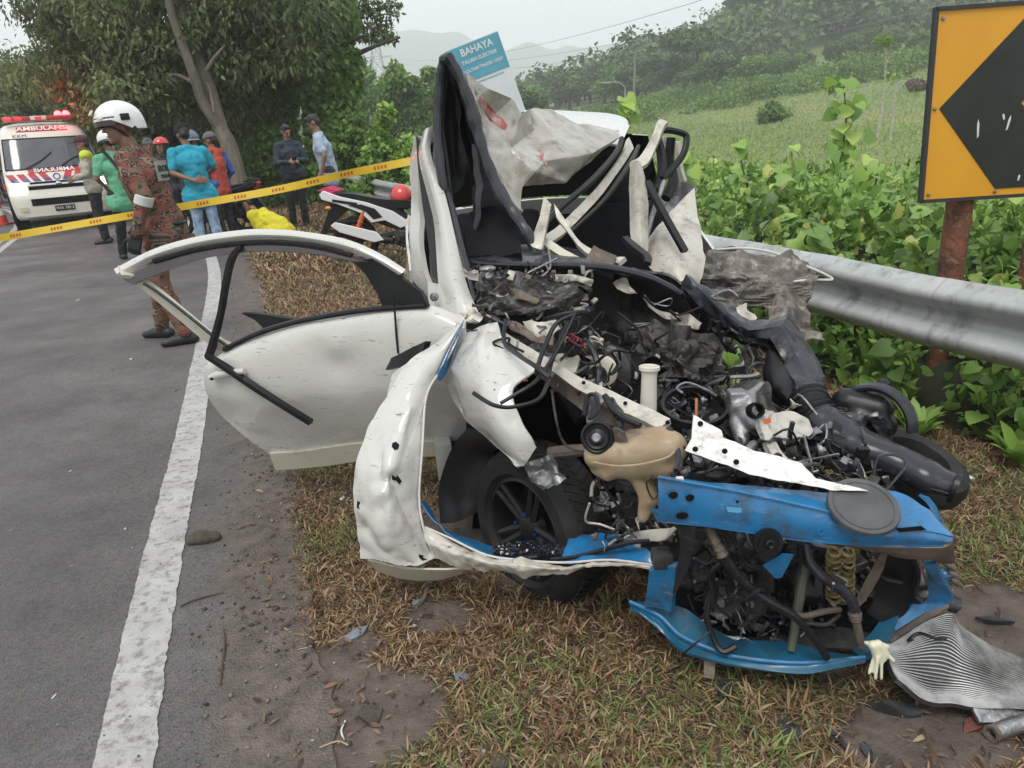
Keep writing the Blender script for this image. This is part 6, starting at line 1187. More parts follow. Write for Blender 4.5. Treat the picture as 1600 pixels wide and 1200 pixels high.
# left upright of the frame
part('frame_upright', S_([[(1060, 822, 1.55), (1062, 860, 1.57), (1056, 900, 1.6), (1050, 928, 1.62)], [(1088, 822, 1.53), (1082, 860, 1.55), (1074, 890, 1.58), (1056, 926, 1.61)]], nu=14, nv=6, thick=.008, crumple=.006, csc=12), bluegrey)
part('frame_upright', S_([[(1014, 894, 1.66), (1036, 886, 1.64), (1056, 886, 1.62)], [(1010, 930, 1.68), (1036, 926, 1.66), (1052, 926, 1.64)], [(1006, 946, 1.7), (1034, 952, 1.68), (1048, 956, 1.66)]], nu=10, nv=8, thick=.02, crumple=.006, csc=12), blue)
part('frame_foot', MB().box(at(1034, 872, 1.66), (.05, .05, .04), bev=.004), steelm)
part('lower_crossmember', S_([[(984, 938, 1.76), (1020, 942, 1.74), (1068, 950, 1.71), (1110, 976, 1.67), (1152, 996, 1.64), (1240, 1006, 1.6), (1300, 1016, 1.58), (1346, 1020, 1.56)], [(988, 946, 1.72), (1024, 970, 1.68), (1064, 996, 1.64), (1110, 1016, 1.59), (1160, 1030, 1.56), (1250, 1036, 1.53), (1310, 1028, 1.52), (1352, 1028, 1.52)], [(990, 950, 1.71), (1030, 984, 1.66), (1062, 1012, 1.61), (1110, 1030, 1.565), (1160, 1042, 1.54), (1252, 1053, 1.51), (1310, 1044, 1.505), (1352, 1036, 1.51)]], nu=46, nv=10, thick=.01, crumple=.008, csc=8), teal_p, ang=25)
part('lower_crossmember_edge', Tb([(984, 940, 1.74), (1030, 962, 1.69), (1062, 992, 1.635), (1110, 1014, 1.585), (1160, 1028, 1.555), (1252, 1036, 1.525), (1352, 1027, 1.52)], .006, sub=5, n=6), blue)
part('frame_side', S_([[(1444, 880, 1.52), (1450, 910, 1.54), (1446, 940, 1.56), (1416, 946, 1.58), (1384, 976, 1.58)], [(1462, 880, 1.5), (1474, 912, 1.51), (1486, 940, 1.52), (1440, 960, 1.55), (1400, 985, 1.56)]], nu=20, nv=7, thick=.01, crumple=.010, csc=12), blue)
part('frame_side', Tb([(1340, 1026, 1.54), (1368, 1004, 1.56), (1392, 972, 1.58), (1408, 950, 1.6)], [.014, .016, .016, .012], rect=True, sub=3), teal_p)
part('side_bracket', S_([[(1470, 890, 1.54), (1485, 884, 1.54)], [(1474, 905, 1.52), (1490, 898, 1.52)]], nu=6, nv=6, thick=.012, crumple=.008, csc=30), blue)
for k in range(3): part('side_bolt', MB().caps(at(1482 + 4 * k, 882 + 12 * k, 1.53), at(1490 + 3 * k, 888 + 12 * k, 1.53), .009, .008), brownm)
# hoses, pipes and pulleys behind the frame
part('hose', Tb([(1128, 866, 1.55), (1150, 896, 1.545), (1180, 926, 1.54), (1208, 944, 1.53), (1240, 962, 1.52), (1262, 985, 1.515), (1280, 1008, 1.51), (1292, 1028, 1.51)], [.013, .013, .0125, .0125, .011, .010, .010, .0095], sub=5, n=10), black)
part('hose_end', Tb([(1106, 822, 1.57), (1118, 846, 1.56), (1129, 868, 1.55)], [.011, .012, .014], sub=8, n=10, wave=lambda i: 1.15 if i % 4 == 0 and i > 6 else 1), brownm)
part('hose', Tb([(1258, 850, 1.6), (1264, 876, 1.58), (1284, 900, 1.56), (1312, 918, 1.55), (1330, 938, 1.54), (1336, 956, 1.535)], [.012, .013, .013, .013, .014, .014], sub=5, n=10), bluegrey)
part('hose_end', Tb([(1335, 954, 1.535), (1338, 972, 1.532), (1342, 990, 1.53), (1346, 1010, 1.53)], [.014, .011, .010, .010], sub=8, n=10, wave=lambda i: 1.3 if i in (2, 4, 6) else 1), brownm)
part('coolant_pipe', Tb([(1258, 884, 1.62), (1250, 930, 1.6), (1242, 980, 1.58), (1236, 1016, 1.56)], [.012, .013, .012, .011], sub=4, n=10), mat('greenish brown pipe', (.09, .10, .07), .5, .3, dirt=(.03, .03, .02), dirt_amt=.4))
part('copper_pipe', Tb([(1246, 962, 1.56), (1262, 962, 1.55), (1285, 956, 1.56), (1312, 952, 1.58)], .008, sub=4, n=10), brownm); part('copper_pipe', Tb([(1258, 972, 1.57), (1290, 976, 1.57), (1312, 960, 1.59)], .006, sub=4, n=8), steelm)
part('brown_strip', S_([[(1376, 866, 1.55), (1362, 890, 1.56), (1340, 930, 1.58), (1336, 946, 1.58)], [(1386, 868, 1.54), (1378, 896, 1.55), (1352, 938, 1.57), (1340, 950, 1.57)]], nu=12, nv=4, thick=.006, crumple=.008, csc=16), brownm)
for k in range(2):
    cp = MB()
    for j in range(9): cp.torus(at(1302 + 22 * k, 862 + 9 * j, 1.62), (.1 * (-1) ** j, -.3, 1), .016, .0045, 12, 6)
    part('brass_coil', cp, gold)
part('black_cover', S_([[(1386, 866, 1.58), (1410, 868, 1.57), (1430, 872, 1.56)], [(1372, 920, 1.6), (1400, 930, 1.58), (1424, 940, 1.57)], [(1356, 960, 1.6), (1380, 972, 1.58), (1400, 976, 1.57)]], nu=10, nv=10, thick=.01, crumple=.01), black)
for px, py, r_ in ((1128, 938, .05), (1172, 940, .046), (1400, 930, .03)):
    a_ = (-.35, -1, .15); c_ = at(px, py, 1.68); part('pulley', MB().lathe([(.001, .01), (r_ * .3, .01), (r_ * .35, 0), (r_ * .8, 0), (r_, .008), (r_ * .96, -.006), (r_, -.018), (.001, -.02)], c_, a_, 28), steelm); part('pulley_hub', MB().lathe([(.001, .018), (r_ * .22, .018), (r_ * .25, .01), (.001, .008)], c_, a_, 16), alu)
for pts in ([(1112, 920, 1.62), (1104, 960, 1.6), (1116, 1000, 1.58), (1130, 1018, 1.56), (1150, 1010, 1.56)], [(1120, 930, 1.6), (1110, 900, 1.6), (1126, 880, 1.6)], [(1250, 852, 1.58), (1248, 880, 1.58), (1240, 900, 1.6)], [(1420, 860, 1.54), (1434, 896, 1.54), (1428, 926, 1.55), (1440, 940, 1.54)], [(1360, 880, 1.58), (1380, 902, 1.58), (1410, 910, 1.56)]): wire(pts, .008, black, 'hose')
for pts in ([(1118, 962, 1.6), (1132, 958, 1.59), (1140, 985, 1.57)], [(1148, 950, 1.62), (1160, 968, 1.6), (1165, 990, 1.58)], [(1125, 990, 1.58), (1150, 1000, 1.56), (1180, 1004, 1.55)]):
    x, y, Y_ = pts[0]; part('foil_scrap', S_([[pts[0], pts[1]], [pts[2], (pts[2][0] - 12, pts[2][1] - 8, pts[2][2])]], nu=6, nv=6, thick=.002, crumple=.012, csc=40), alu, ang=20)
part('oil_pan', MB().sheet([[Vector((.42, 1.72, .10)), Vector((.7, 1.68, .09)), Vector((.98, 1.66, .11))], [Vector((.42, 2.2, .12)), Vector((.7, 2.2, .12)), Vector((1.0, 2.1, .14))]], nu=10, nv=8, thick=.02, crumple=.02), dark)
part('support_leg', Tb([(1110, 1030, 1.6), (1108, 1058, 1.58)], .014, rect=True), brownm); part('support_leg', Tb([(1370, 1030, 1.6), (1378, 1050, 1.6)], .012, rect=True), steelm)

# ---- the open door
def dY(px): return 2.5 + (690 - px) * .001
def D(*pts, o=0.): return [(x, y, dY(x) + (p[0] if p else 0) + o) for x, y, *p in pts]
def dpart(n, mb, m, par=None, **k): return mb.build(n, m, par or door, **k)
skin = S_([D((346, 552), (400, 524), (450, 509), (496, 498), (550, 488), (601, 480), (667, 476), (728, 498)), D((326, 566), (385, 548), (445, 528), (496, 515), (550, 506), (601, 500), (667, 500), (728, 520), o=-.045), D((319, 582), (380, 590), (440, 574), (496, 562), (536, 556), (601, 548), (667, 556), (728, 570), o=-.06), D((322, 612), (385, 628), (440, 622), (496, 610), (550, 606), (601, 610), (667, 612), (728, 620), o=-.045), D((345, 648), (400, 662), (450, 658), (496, 655), (550, 650), (601, 652), (667, 655), (728, 655), o=.02), D((394, 690), (430, 690), (470, 688), (510, 684), (552, 682), (601, 680), (667, 678), (728, 676), o=.085), D((421, 709), (440, 710), (470, 706), (510, 700), (552, 694), (601, 692), (667, 690), (728, 688), o=.12)], nu=44, nv=34, thick=.035, crumple=.0045, csc=4.5, seed=1)
dent = at(531, 566, dY(531) - .05)
for v in skin.v:
    k = (v - dent).length; v.y += .030 * math.exp(-(k / .10) ** 2) - .018 * math.exp(-((v - dent - Vector((0, 0, .06))).length / .05) ** 2)
door = part('door', skin, white)
dpart('door_sill', S_([D((421, 709), (470, 706), (510, 700), (552, 694), (601, 692), (700, 690), o=.10), D((430, 735), (470, 732), (510, 728), (552, 722), (601, 716), (700, 712), o=.14)], nu=20, nv=4, thick=.03), cream)
dpart('window_frame', S_([D((178, 420), (240, 389), (310, 369), (380, 359), (420, 358), (468, 361), (538, 373), (590, 394), (634, 421), o=0), D((182, 428), (240, 398), (310, 378), (380, 368), (420, 367), (468, 370), (538, 383), (590, 405), (628, 427), o=-.02), D((190, 436), (242, 406), (312, 386), (380, 376), (420, 374), (468, 377), (538, 391), (586, 412), (618, 432), o=0)], nu=40, nv=7, thick=.03), white)
dpart('rain_visor', S_([D((192, 436), (246, 409), (314, 389), (380, 380), (440, 379), (500, 387), (550, 399), (576, 408), o=-.012), D((206, 444), (246, 428), (316, 404), (380, 394), (440, 393), (500, 398), (550, 408), (576, 408), o=-.035)], nu=34, nv=6, thick=.004), smoke)
dpart('upper_seal', Tb(D((240, 408), (312, 389), (380, 380), (440, 379), (500, 386), (550, 400), o=-.014), .010, sub=5, n=6), black)
dpart('rear_frame', S_([D((180, 424), (222, 452), (275, 496), (322, 535), (352, 552)), D((196, 436), (236, 452), (286, 492), (330, 528), (362, 545), o=-.014)], nu=20, nv=5, thick=.03), cream)
dpart('rear_frame_rubber', Tb(D((225, 443), (246, 456), (290, 490), (332, 524), (356, 541), o=-.03), .007, sub=4, n=6), bluegrey)
dpart('corner_garnish', Pl(D((552, 409), (580, 404), (620, 430), (657, 456), (668, 479), (600, 486), (590, 460), (572, 430), o=-.025), thick=.02, cuts=1), black)
dpart('belt_seal', Tb(D((350, 546), (400, 522), (450, 506), (496, 496), (550, 487), (602, 481), (666, 477), o=-.02), .011, sub=4, n=8), black)
dpart('window_divider', Tb(D((378, 384), (362, 405), (352, 450), (345, 490), (332, 540), (326, 557), o=-.03), [.014, .016, .015, .015, .018, .018], rect=True, sub=5, flat=.5), black)
dpart('window_channel', Tb(D((324, 556), (350, 572), (400, 606), (450, 638), (486, 660), o=-.095), [.012, .014, .014, .013, .013], rect=True, flat=.7), black)
dpart('inner_trim', Pl(D((376, 489), (400, 490), (471, 501), (500, 497), (440, 514), (415, 516), (398, 500), o=.06), thick=.03), black)
hd = at(348, 588, dY(348) - .062); cup = MB().ell(hd + Vector((.03, .012, .008)), (.055, .014, .032), 18, 10); dpart('handle_cup', cup, mat('shaded handle recess', (.5, .5, .48), .4))
hdl = dpart('handle', Tb(D((329, 590), (340, 586), (360, 582), (382, 580), o=-.085), [.012, .014, .013, .010], sub=4, n=10, flat=1.1), white); dpart('keyhole', MB().lathe([(.001, 0), (.006, 0), (.006, .002), (.001, .002)], at(331, 592, dY(331) - .100), (0, -1, 0), 10), dark, hdl)
dpart('gap_line', Tb(D((613, 462), (617, 490), (619, 520), (622, 552), o=-.062), .004, sub=4, n=6), black)
dpart('mirror_mount', Pl([(603, 578, 2.46), (611, 559, 2.46), (640, 545, 2.42), (664, 533, 2.38), (658, 556, 2.38), (630, 570, 2.42)], thick=.03, cuts=2, crumple=.012, csc=16), black)
dpart('door_edge_tear', S_([[(612, 585, 2.44), (640, 566, 2.40), (662, 560, 2.37)], [(604, 620, 2.42), (632, 604, 2.38), (655, 596, 2.35)], [(606, 622, 2.42), (625, 626, 2.38), (645, 628, 2.34)]], nu=10, nv=8, thick=.006, crumple=.008), white)
# rub marks and the rest of the car floor under the door gap
part('sill', MB().sheet([[Vector((-.30, 2.5, .22)), Vector((-.4, 3.2, .22)), Vector((-.5, 4.1, .22))], [Vector((-.30, 2.5, .36)), Vector((-.4, 3.2, .36)), Vector((-.5, 4.1, .36))]], nu=10, nv=4, thick=.06), white)
part('cabin_floor', MB().box((.28, 3.1, .22), (1.1, 1.2, .05)), dark)

# ---- loose things on and round the wreck
def flat_thing(name, mb, m, label, cat, org, **k): 
    o = mb.build(name, m, None, org=org, **k); return tag(o, label, cat)
c_ = at(1350, 789, 1.495); ld = MB().lathe([(.001, .0), (.078, .0), (.080, -.004), (.080, -.010), (.074, -.014), (.001, -.014)], c_, (.0, -.42, .9), 44); ld.torus(c_ + Vector((0, -.42, .9)).normalized() * .0005, (0, -.42, .9), .066, .0022, 44, 6)
flat_thing('rubber_cap', ld, mat('scuffed rubber disc', (.05, .05, .052), .5, col2=(.085, .085, .088), sc=10, dirt=(.13, .13, .13), dirt_amt=.3, dirt_sc=15), 'round scuffed black disc lying on the blue crossmember', 'disc', c_)
# radiator core torn off and lying beside the frame
rows = [[(1388, 1000, 1.60), (1478, 957, 1.66), (1500, 976, 1.66), (1532, 1000, 1.64), (1600, 1032, 1.62), (1680, 1060, 1.6)], [(1386, 1022, 1.55), (1470, 1000, 1.58), (1510, 1022, 1.55), (1550, 1040, 1.54), (1610, 1066, 1.51), (1690, 1090, 1.5)], [(1392, 1050, 1.50), (1450, 1070, 1.49), (1500, 1074, 1.48), (1545, 1085, 1.46), (1605, 1090, 1.45), (1690, 1110, 1.44)], [(1400, 1062, 1.47), (1440, 1092, 1.44), (1490, 1098, 1.43), (1524, 1106, 1.42), (1600, 1112, 1.41), (1690, 1126, 1.4)]]
rad = thing('radiator', gr(1480, 1040), 'bent finned radiator core torn off beside the blue frame', 'radiator')
finm2 = mat('bright fin edges', (.42, .42, .41), .45, .4, dirt=(.10, .095, .09), dirt_amt=.60, dirt_sc=7); finm = mat('dusty radiator fins', (.08, .08, .08), .5, .6, col2=(.07, .065, .06), sc=7, dirt=(.32, .32, .31), dirt_amt=.36, dirt_sc=8)
rs_ = S_(rows, nu=60, nv=76, thick=.012, crumple=.012, csc=6); rs_v = [v.copy() for v in rs_.v[:60 * 76]]; rs_.build('core', finm, rad)
fins = MB(); ang_ = Vector((-.1, -.75, .65)).normalized()
for j in range(2, 75, 2): fins.tube([rs_v[j * 60 + i] + ang_ * .004 for i in range(0, 60, 2)] , .0019, 4)
tag(fins.build('fins', finm2, rad, smooth=False), kind='stuff')
for pts, r_ in (([(1386, 1002, 1.59), (1430, 974, 1.63), (1478, 945, 1.67)], .011), ):
    Tb(pts, r_, n=10, sub=4).build('side_tube', brownm, rad)
Tb([(1556, 1144, 1.37), (1600, 1130, 1.38), (1680, 1118, 1.38)], .020, n=14, sub=3).build('end_pipe', alu, rad); MB().lathe([(.012, 0), (.02, 0), (.021, .012), (.013, .012)], at(1554, 1145, 1.365), (-.9, -.3, .1), 18, closed=True).build('pipe_flange', brownm, rad)
S_([[(1520, 1106, 1.42), (1560, 1108, 1.415), (1620, 1112, 1.41)], [(1532, 1128, 1.39), (1570, 1128, 1.39), (1620, 1126, 1.39)]], nu=10, nv=6, thick=.01, crumple=.01, csc=14).build('tank_lip', alu, rad)
# latex glove
gl = MB(); gY = 1.475
for a, b_, ra, rb_ in (((1364, 1008, gY), (1372, 1024, gY), .013, .014), ((1372, 1006, gY), (1382, 1022, gY), .012, .013), ((1370, 1020, gY), (1378, 1028, gY), .015, .013), ((1366, 1026, gY), (1358, 1052, gY - .01), .0055, .005), ((1371, 1028, gY - .012), (1368, 1060, gY - .02), .0055, .005), ((1377, 1026, gY - .006), (1377, 1060, gY - .016), .0055, .0048), ((1382, 1018, gY), (1396, 1032, gY - .01), .0062, .0052), ((1360, 1006, gY + .01), (1352, 1004, gY + .01), .008, .005), ((1378, 1008, gY), (1386, 1010, gY), .009, .007)): gl.caps(at(*a), at(*b_), ra * .92, rb_ * .92)
flat_thing('glove', gl, mat('cream latex', (.68, .65, .50), .45, dirt=(.4, .36, .25), dirt_amt=.2, dirt_sc=30), 'limp cream latex glove hanging on the lower hose end', 'glove', at(1372, 1028, gY), remesh=.0035, relax=2)
# ================================================================== PEOPLE
skin_m = mat('brown skin', (.25, .135, .085), .5, col2=(.21, .11, .07), sc=9)
hair_m = mat('black hair', (.012, .011, .011), .55, bump=.5, bsc=120)
eye_m = mat('dark eye', (.015, .012, .01), .25); lip_m = mat('lip', (.18, .075, .06), .5)
def cloth(name, c, c2=None, sc=9, **k): return mat(name, c, .85, col2=c2 or tuple(x * .78 for x in c), sc=sc, bump=3.0, bsc=9, **k)
def multi_mat(name, stops, sc, stretch=(1, 1, 1), rough=.85, dist=1.2):
    m = bpy.data.materials.new(name); MATS[name] = m; m.use_nodes = True; n = m.node_tree.nodes; l = m.node_tree.links
    tc = n.new('ShaderNodeTexCoord'); mp = n.new('ShaderNodeMapping'); mp.inputs['Scale'].default_value = stretch; l.new(tc.outputs['Object'], mp.inputs[0])
    t = n.new('ShaderNodeTexNoise'); t.inputs['Scale'].default_value = sc; t.inputs['Detail'].default_value = 2.5; t.inputs['Distortion'].default_value = dist; l.new(mp.outputs[0], t.inputs['Vector'])
    r = n.new('ShaderNodeValToRGB'); r.color_ramp.interpolation = 'CONSTANT'; e = r.color_ramp.elements; e[0].position = 0; e[0].color = (*stops[0][1], 1); e[1].position = stops[-1][0]; e[1].color = (*stops[-1][1], 1)
    for p, c in stops[1:-1]: e.new(p).color = (*c, 1)
    l.new(t.outputs['Fac'], r.inputs['Fac']); l.new(r.outputs[0], n['Principled BSDF'].inputs['Base Color']); n['Principled BSDF'].inputs['Roughness'].default_value = rough
    return m
camo = multi_mat('red and green camouflage cloth', [(0, (.03, .028, .022)), (.34, (.10, .095, .055)), (.41, (.21, .055, .038)), (.465, (.025, .022, .02)), (.50, (.19, .15, .10)), (.535, (.025, .022, .02)), (.565, (.24, .065, .044)), (.62, (.11, .10, .06)), (.67, (.03, .027, .022))], 6.2, (1, 1, 2.2), dist=.5)
blackc = cloth('black trousers', (.014, .014, .016)); shoe_m = mat('black shoe', (.012, .012, .012), .5)
def hand(mb, wrist, d, up, s=1., curl=.5):
    """palm, four fingers and a thumb from the wrist along d; up = back of the hand"""
    d = Vector(d).normalized(); up = (Vector(up) - d * Vector(up).dot(d)).normalized(); x = d.cross(up); w_ = Vector(wrist)
    for k in range(3): mb.caps(w_ + x * (.022 * (k - 1)) * s, w_ + d * .085 * s + x * (.028 * (k - 1)) * s, .017 * s, .015 * s, 8)
    for k, L in enumerate((.062, .075, .078, .066)):
        a = w_ + d * .09 * s + x * (.021 * (k - 1.5)) * s; b = a + (d * math.cos(curl * .6) - up * math.sin(curl * .6)) * L * .5 * s; c = b + (d * math.cos(curl * 1.8) - up * math.sin(curl * 1.8)) * L * .5 * s
        mb.caps(a, b, .0095 * s, .009 * s, 7); mb.caps(b, c, .009 * s, .0075 * s, 7)
    a = w_ + d * .025 * s + x * .03 * s; b = a + (d * .7 + x * .7).normalized() * .04 * s; c = b + (d * .95 + x * .2 - up * .3).normalized() * .035 * s; mb.caps(a, b, .013 * s, .011 * s, 7); mb.caps(b, c, .011 * s, .009 * s, 7)
def person(loc, rz, label, group=None, s=1., shirt=None, trousers=None, sleeve='short', tuck=True, lean=(0, 0), head=(0, 0, 0), elbow=None, wrist=None, knee=None, ankle=None, hip_z=.92, hips=(0, 0), hair=hair_m, vox=.013, hand_up=None, hand_d=None, curl=.5, gloves=None, shoes=shoe_m, stout=1., face=True, collar=None, cat='person', foot_rot=(0, 0), skirt=0., boots=0.):
    t = thing('person', loc, label, cat, group, rz); local(t); V_ = Vector
    hipc = V_((hips[0], hips[1], hip_z)); lx, ly = lean
    sh = hipc + V_((lx * .5, ly * .5, .50 * math.sqrt(max(.05, 1 - lx * lx - ly * ly)))); chest = hipc.lerp(sh, .68); waist = hipc.lerp(sh, .3)
    neck = sh + V_((lx * .06, ly * .06 + .005, .075)); hc = neck + V_((lx * .08, ly * .12 + .02, .115))
    E_ = elbow or [(-.24, -.03, sh.z - .28), (.24, -.03, sh.z - .28)]; W_ = wrist or [(-.25, .06, sh.z - .52), (.25, .06, sh.z - .52)]
    K_ = knee or [(-.10, .03, .50), (.10, .03, .50)]; N_ = ankle or [(-.11, 0, .09), (.11, 0, .09)]
    S_2 = [sh + V_((-.168 * stout ** .5, 0, -.035)), sh + V_((.168 * stout ** .5, 0, -.035))]; H_2 = [hipc + V_((-.085, 0, -.02)), hipc + V_((.085, 0, -.02))]
    Hm = Matrix.Rotation(head[0], 3, 'Z') @ Matrix.Rotation(-head[1], 3, 'X') @ Matrix.Rotation(head[2], 3, 'Y')
    def hp(x, y, z): return hc + Hm @ V_((x, y, z))
    b = MB()
    b.caps(hipc, waist, .12, .115, 14); b.caps(waist, chest, .115, .13, 14); b.caps(S_2[0], sh, .055, .06); b.caps(S_2[1], sh, .055, .06)
    b.caps(sh, neck + V_((0, .01, .03)), .056, .052); b.ell(hp(0, -.012, .03), (.074, .094, .088), 16, 12, rot=Hm); b.ell(hp(0, .022, -.035), (.058, .068, .078), 14, 10, rot=Hm)
    b.caps(hp(0, .088, .01), hp(0, .108, -.022), .010, .014, 8); b.ell(hp(0, .07, -.093), (.026, .022, .02), 10, 8, rot=Hm); b.caps(hp(-.03, .078, .025), hp(.03, .078, .025), .014, .014, 8)
    for sx in (-1, 1): b.ell(hp(sx * .075, -.012, -.008), (.012, .022, .034), 8, 8, rot=Hm)
    for k in range(2):
        e, w_ = V_(E_[k]), V_(W_[k]); b.caps(S_2[k], e, .047 * stout, .037); b.caps(e, w_, .037, .026)
        if not gloves: hand(b, w_, hand_d[k] if hand_d else (w_ - e), hand_up[k] if hand_up else ((-1 if k == 0 else 1), 0, .1), s, curl)
        kn, an = V_(K_[k]), V_(N_[k]); b.caps(H_2[k], kn, .08, .055); b.caps(kn, an, .052, .036)
    def bld(mb, name, m, rm=vox, relax=2, par=None, rough=0., **k):
        if s != 1: mb.xform(Matrix.Scale(s, 4))
        return mb.build(name, m, par or t, remesh=rm, relax=relax, rough=rough, **k) if rm else mb.build(name, m, par or t, **k)
    body = bld(b, 'body', skin_m)
    if trousers:
        q = MB(); q.caps(H_2[0], H_2[1], .104, .104); q.caps(hipc, waist.lerp(hipc, .3), .125, .122, 14)
        for k in range(2):
            kn, an = V_(K_[k]), V_(N_[k]); q.caps(H_2[k], kn, .098, .072); q.caps(kn, an + (kn - an) * .02, .072, .058)
            if skirt: q.caps(kn, V_((an.x, an.y, .1)), .11, .14)
        bld(q, 'trousers', trousers, relax=1, rough=.012)
    if shirt:
        q = MB(); low = hipc if tuck else hipc + V_((0, 0, -.10)); q.caps(low + V_((-.075, 0, 0)), low + V_((.075, 0, 0)), .132 * stout, .132 * stout, 14); q.caps(hipc, waist, .133 * stout, .13 * stout, 16); q.caps(waist, chest, .13 * stout, .142 * stout, 16); q.caps(chest, sh, .14 * stout, .085, 14)
        q.caps(chest + V_((-.06, 0, 0)), chest + V_((.06, 0, 0)), .122 * stout, .122 * stout); [q.caps(S_2[k_], sh + V_((0, 0, .015)), .066, .07) for k_ in (0, 1)]
        for k in range(2):
            e, w_ = V_(E_[k]), V_(W_[k]); fin = S_2[k].lerp(e, .72) if sleeve == 'short' else e; q.caps(S_2[k], fin, .067 * stout, .062 if sleeve == 'short' else .058)
            if sleeve == 'long': q.caps(e, e.lerp(w_, .93), .056, .043)
        if not tuck: q.caps(low + V_((-.075, 0, -.03)), low + V_((.075, 0, -.03)), .134 * stout, .134 * stout)
        bld(q, 'shirt', shirt, relax=1, rough=.016)
        q = MB(); q.torus(sh.lerp(neck, .55) + V_((0, .0, .0)), (lx * .3, ly * .3 - .1, 1), .058, .014, 18, 6); bld(q, 'collar', collar or shirt, None)
    if gloves:
        for k in range(2):
            q = MB(); e, w_ = V_(E_[k]), V_(W_[k]); q.caps(e.lerp(w_, .9), w_, .036, .034); hand(q, w_, hand_d[k] if hand_d else (w_ - e), hand_up[k] if hand_up else ((-1 if k == 0 else 1), 0, .1), s * 1.12, curl); bld(q, 'glove', gloves, .0075)
    for k in range(2):
        q = MB(); an = V_(N_[k]); a = foot_rot[k]; d = V_((math.sin(a), math.cos(a), 0)); f0 = V_((an.x, an.y, .045)); q.caps(f0 - d * .05, f0 + d * .09, .045, .042); q.caps(f0 + d * .09 - V_((0, 0, .008)), f0 + d * .16 - V_((0, 0, .012)), .040, .030); q.caps(f0, an + V_((0, 0, .02 + boots)), .047, .045 + boots * .05); bld(q, 'boot' if boots else 'shoe', shoes, .011)
    if hair:
        q = MB(); q.ell(hp(0, -.022, .045), (.081, .097, .086), 16, 12, rot=Hm); q.ell(hp(0, -.06, .0), (.072, .055, .07), 12, 10, rot=Hm); q.ell(hp(0, .035, .095), (.055, .05, .034), 12, 8, rot=Hm); bld(q, 'hair', hair, .01, rough=.01)
    if face:
        for sx in (-1, 1):
            q = MB(); q.ell(hp(sx * .032, .084, .006), (.013, .008, .006), 8, 6, rot=Hm); bld(q, 'eye', eye_m, None); q = MB(); q.caps(hp(sx * .018, .093, .026), hp(sx * .048, .082, .028), .004, .003, 6); bld(q, 'eyebrow', hair_m, None)
        q = MB(); q.caps(hp(-.018, .088, -.058), hp(.018, .088, -.058), .006, .006, 6); bld(q, 'mouth', lip_m, None)
    t['_'] = 0; del t['_']
    return t, hp, Hm, bld, dict(sh=sh, hipc=hipc, neck=neck, chest=chest, waist=waist, E=E_, W=W_, hc=hc)
def shell(mb, c, rad, Hm, a0, a1, n=28, m=12, thick=.006):
    """part of an ellipsoid shell; a0..a1 in degrees from the top"""
    pr = []
    for i in range(m + 1):
        a = R(a0 + (a1 - a0) * i / m); pr.append((math.sin(a), math.cos(a)))
    vs = []
    for f in (1., 1. - thick / min(rad)):
        for r_, z in (pr if f == 1. else pr[::-1]):
            for k in range(n): an = 2 * math.pi * k / n; vs.append(c + Hm @ Vector((rad[0] * r_ * f * math.cos(an), rad[1] * r_ * f * math.sin(an), rad[2] * z * f)))
    L = 2 * (m + 1); fs = []
    for i in range(L):
        j = (i + 1) % L
        for k in range(n): fs.append((i * n + k, j * n + k, j * n + (k + 1) % n, i * n + (k + 1) % n))
    return mb.add(vs, fs)
helmet_w = mat('white helmet shell', (.70, .70, .68), .22, coat=.6); helmet_r = mat('red helmet shell', (.52, .03, .03), .3, coat=.5); helmet_g = mat('blue grey helmet shell', (.10, .13, .18), .3, coat=.5)
visor_m = mat('smoked visor', (.05, .04, .04), .12, alpha=.75); gold_m = mat('pale gold reflective', (.62, .53, .33), .3)

# ---- firefighter
ft = gr(292, 537); f_yaw = R(96)
P0 = person(Vector((ft.x - .10, ft.y + .12, 0)), f_yaw, 'firefighter in white helmet and red camouflage uniform beside the open car door', s=1.03, shirt=camo, trousers=camo, sleeve='long', tuck=False, lean=(.02, .20), hips=(0, -.06), head=(R(34), R(2), R(3)), elbow=[(-.26, -.06, 1.12), (.27, .0, 1.12)], wrist=[(-.26, .05, .86), (.24, .16, .92)], knee=[(-.12, .02, .50), (.11, .10, .50)], ankle=[(-.15, -.10, .10), (.14, .16, .10)], hair=None, vox=.009, gloves=mat('black work glove', (.016, .016, .017), .7), stout=1.12, boots=.10, foot_rot=(-.3, .25), curl=.9)
t, hp, Hm, bld, J = P0
q = MB(); shell(q, hp(0, -.014, .03), (.142, .168, .150), Hm, 0, 96, 36, 16); 
def cut_face(v):   # raise the front rim above the eyes, drop the sides over the ears and the nape
    p = Hm.transposed() @ (v - hc_) ; 
    return p
hc_ = J['hc']
vv = []
for v in q.v:
    p = Hm.transposed() @ (v - hc_)
    if p.z < .045:
        f = min(1, (.045 - p.z) / .06); side_ = max(0., min(1., (.07 - p.y) / .12)); p.z += f * (.055 * (1 - side_) - .075 * side_); p.y -= f * .015 * side_; p.x *= 1 - .06 * f * side_
    vv.append(hc_ + Hm @ p)
q.v = vv; hel = bld(q, 'helmet', helmet_w, None)
q = MB(); q.torus(hp(0, -.012, .055), Hm @ Vector((0, 0, 1)), .154, .009, 40, 6, R(20), R(160)); bld(q, 'rim_band', gold_m, None, par=hel)
q = MB()
rows_v = [[hp(math.sin(a) * .137, math.cos(a) * .162 - .014, z) for a in [R(-68 + 136 * i / 14) for i in range(15)]] for z in (.065, .035, .008)]
q.sheet(rows_v, nu=20, nv=6, thick=.003); bld(q, 'visor', visor_m, None, par=hel)
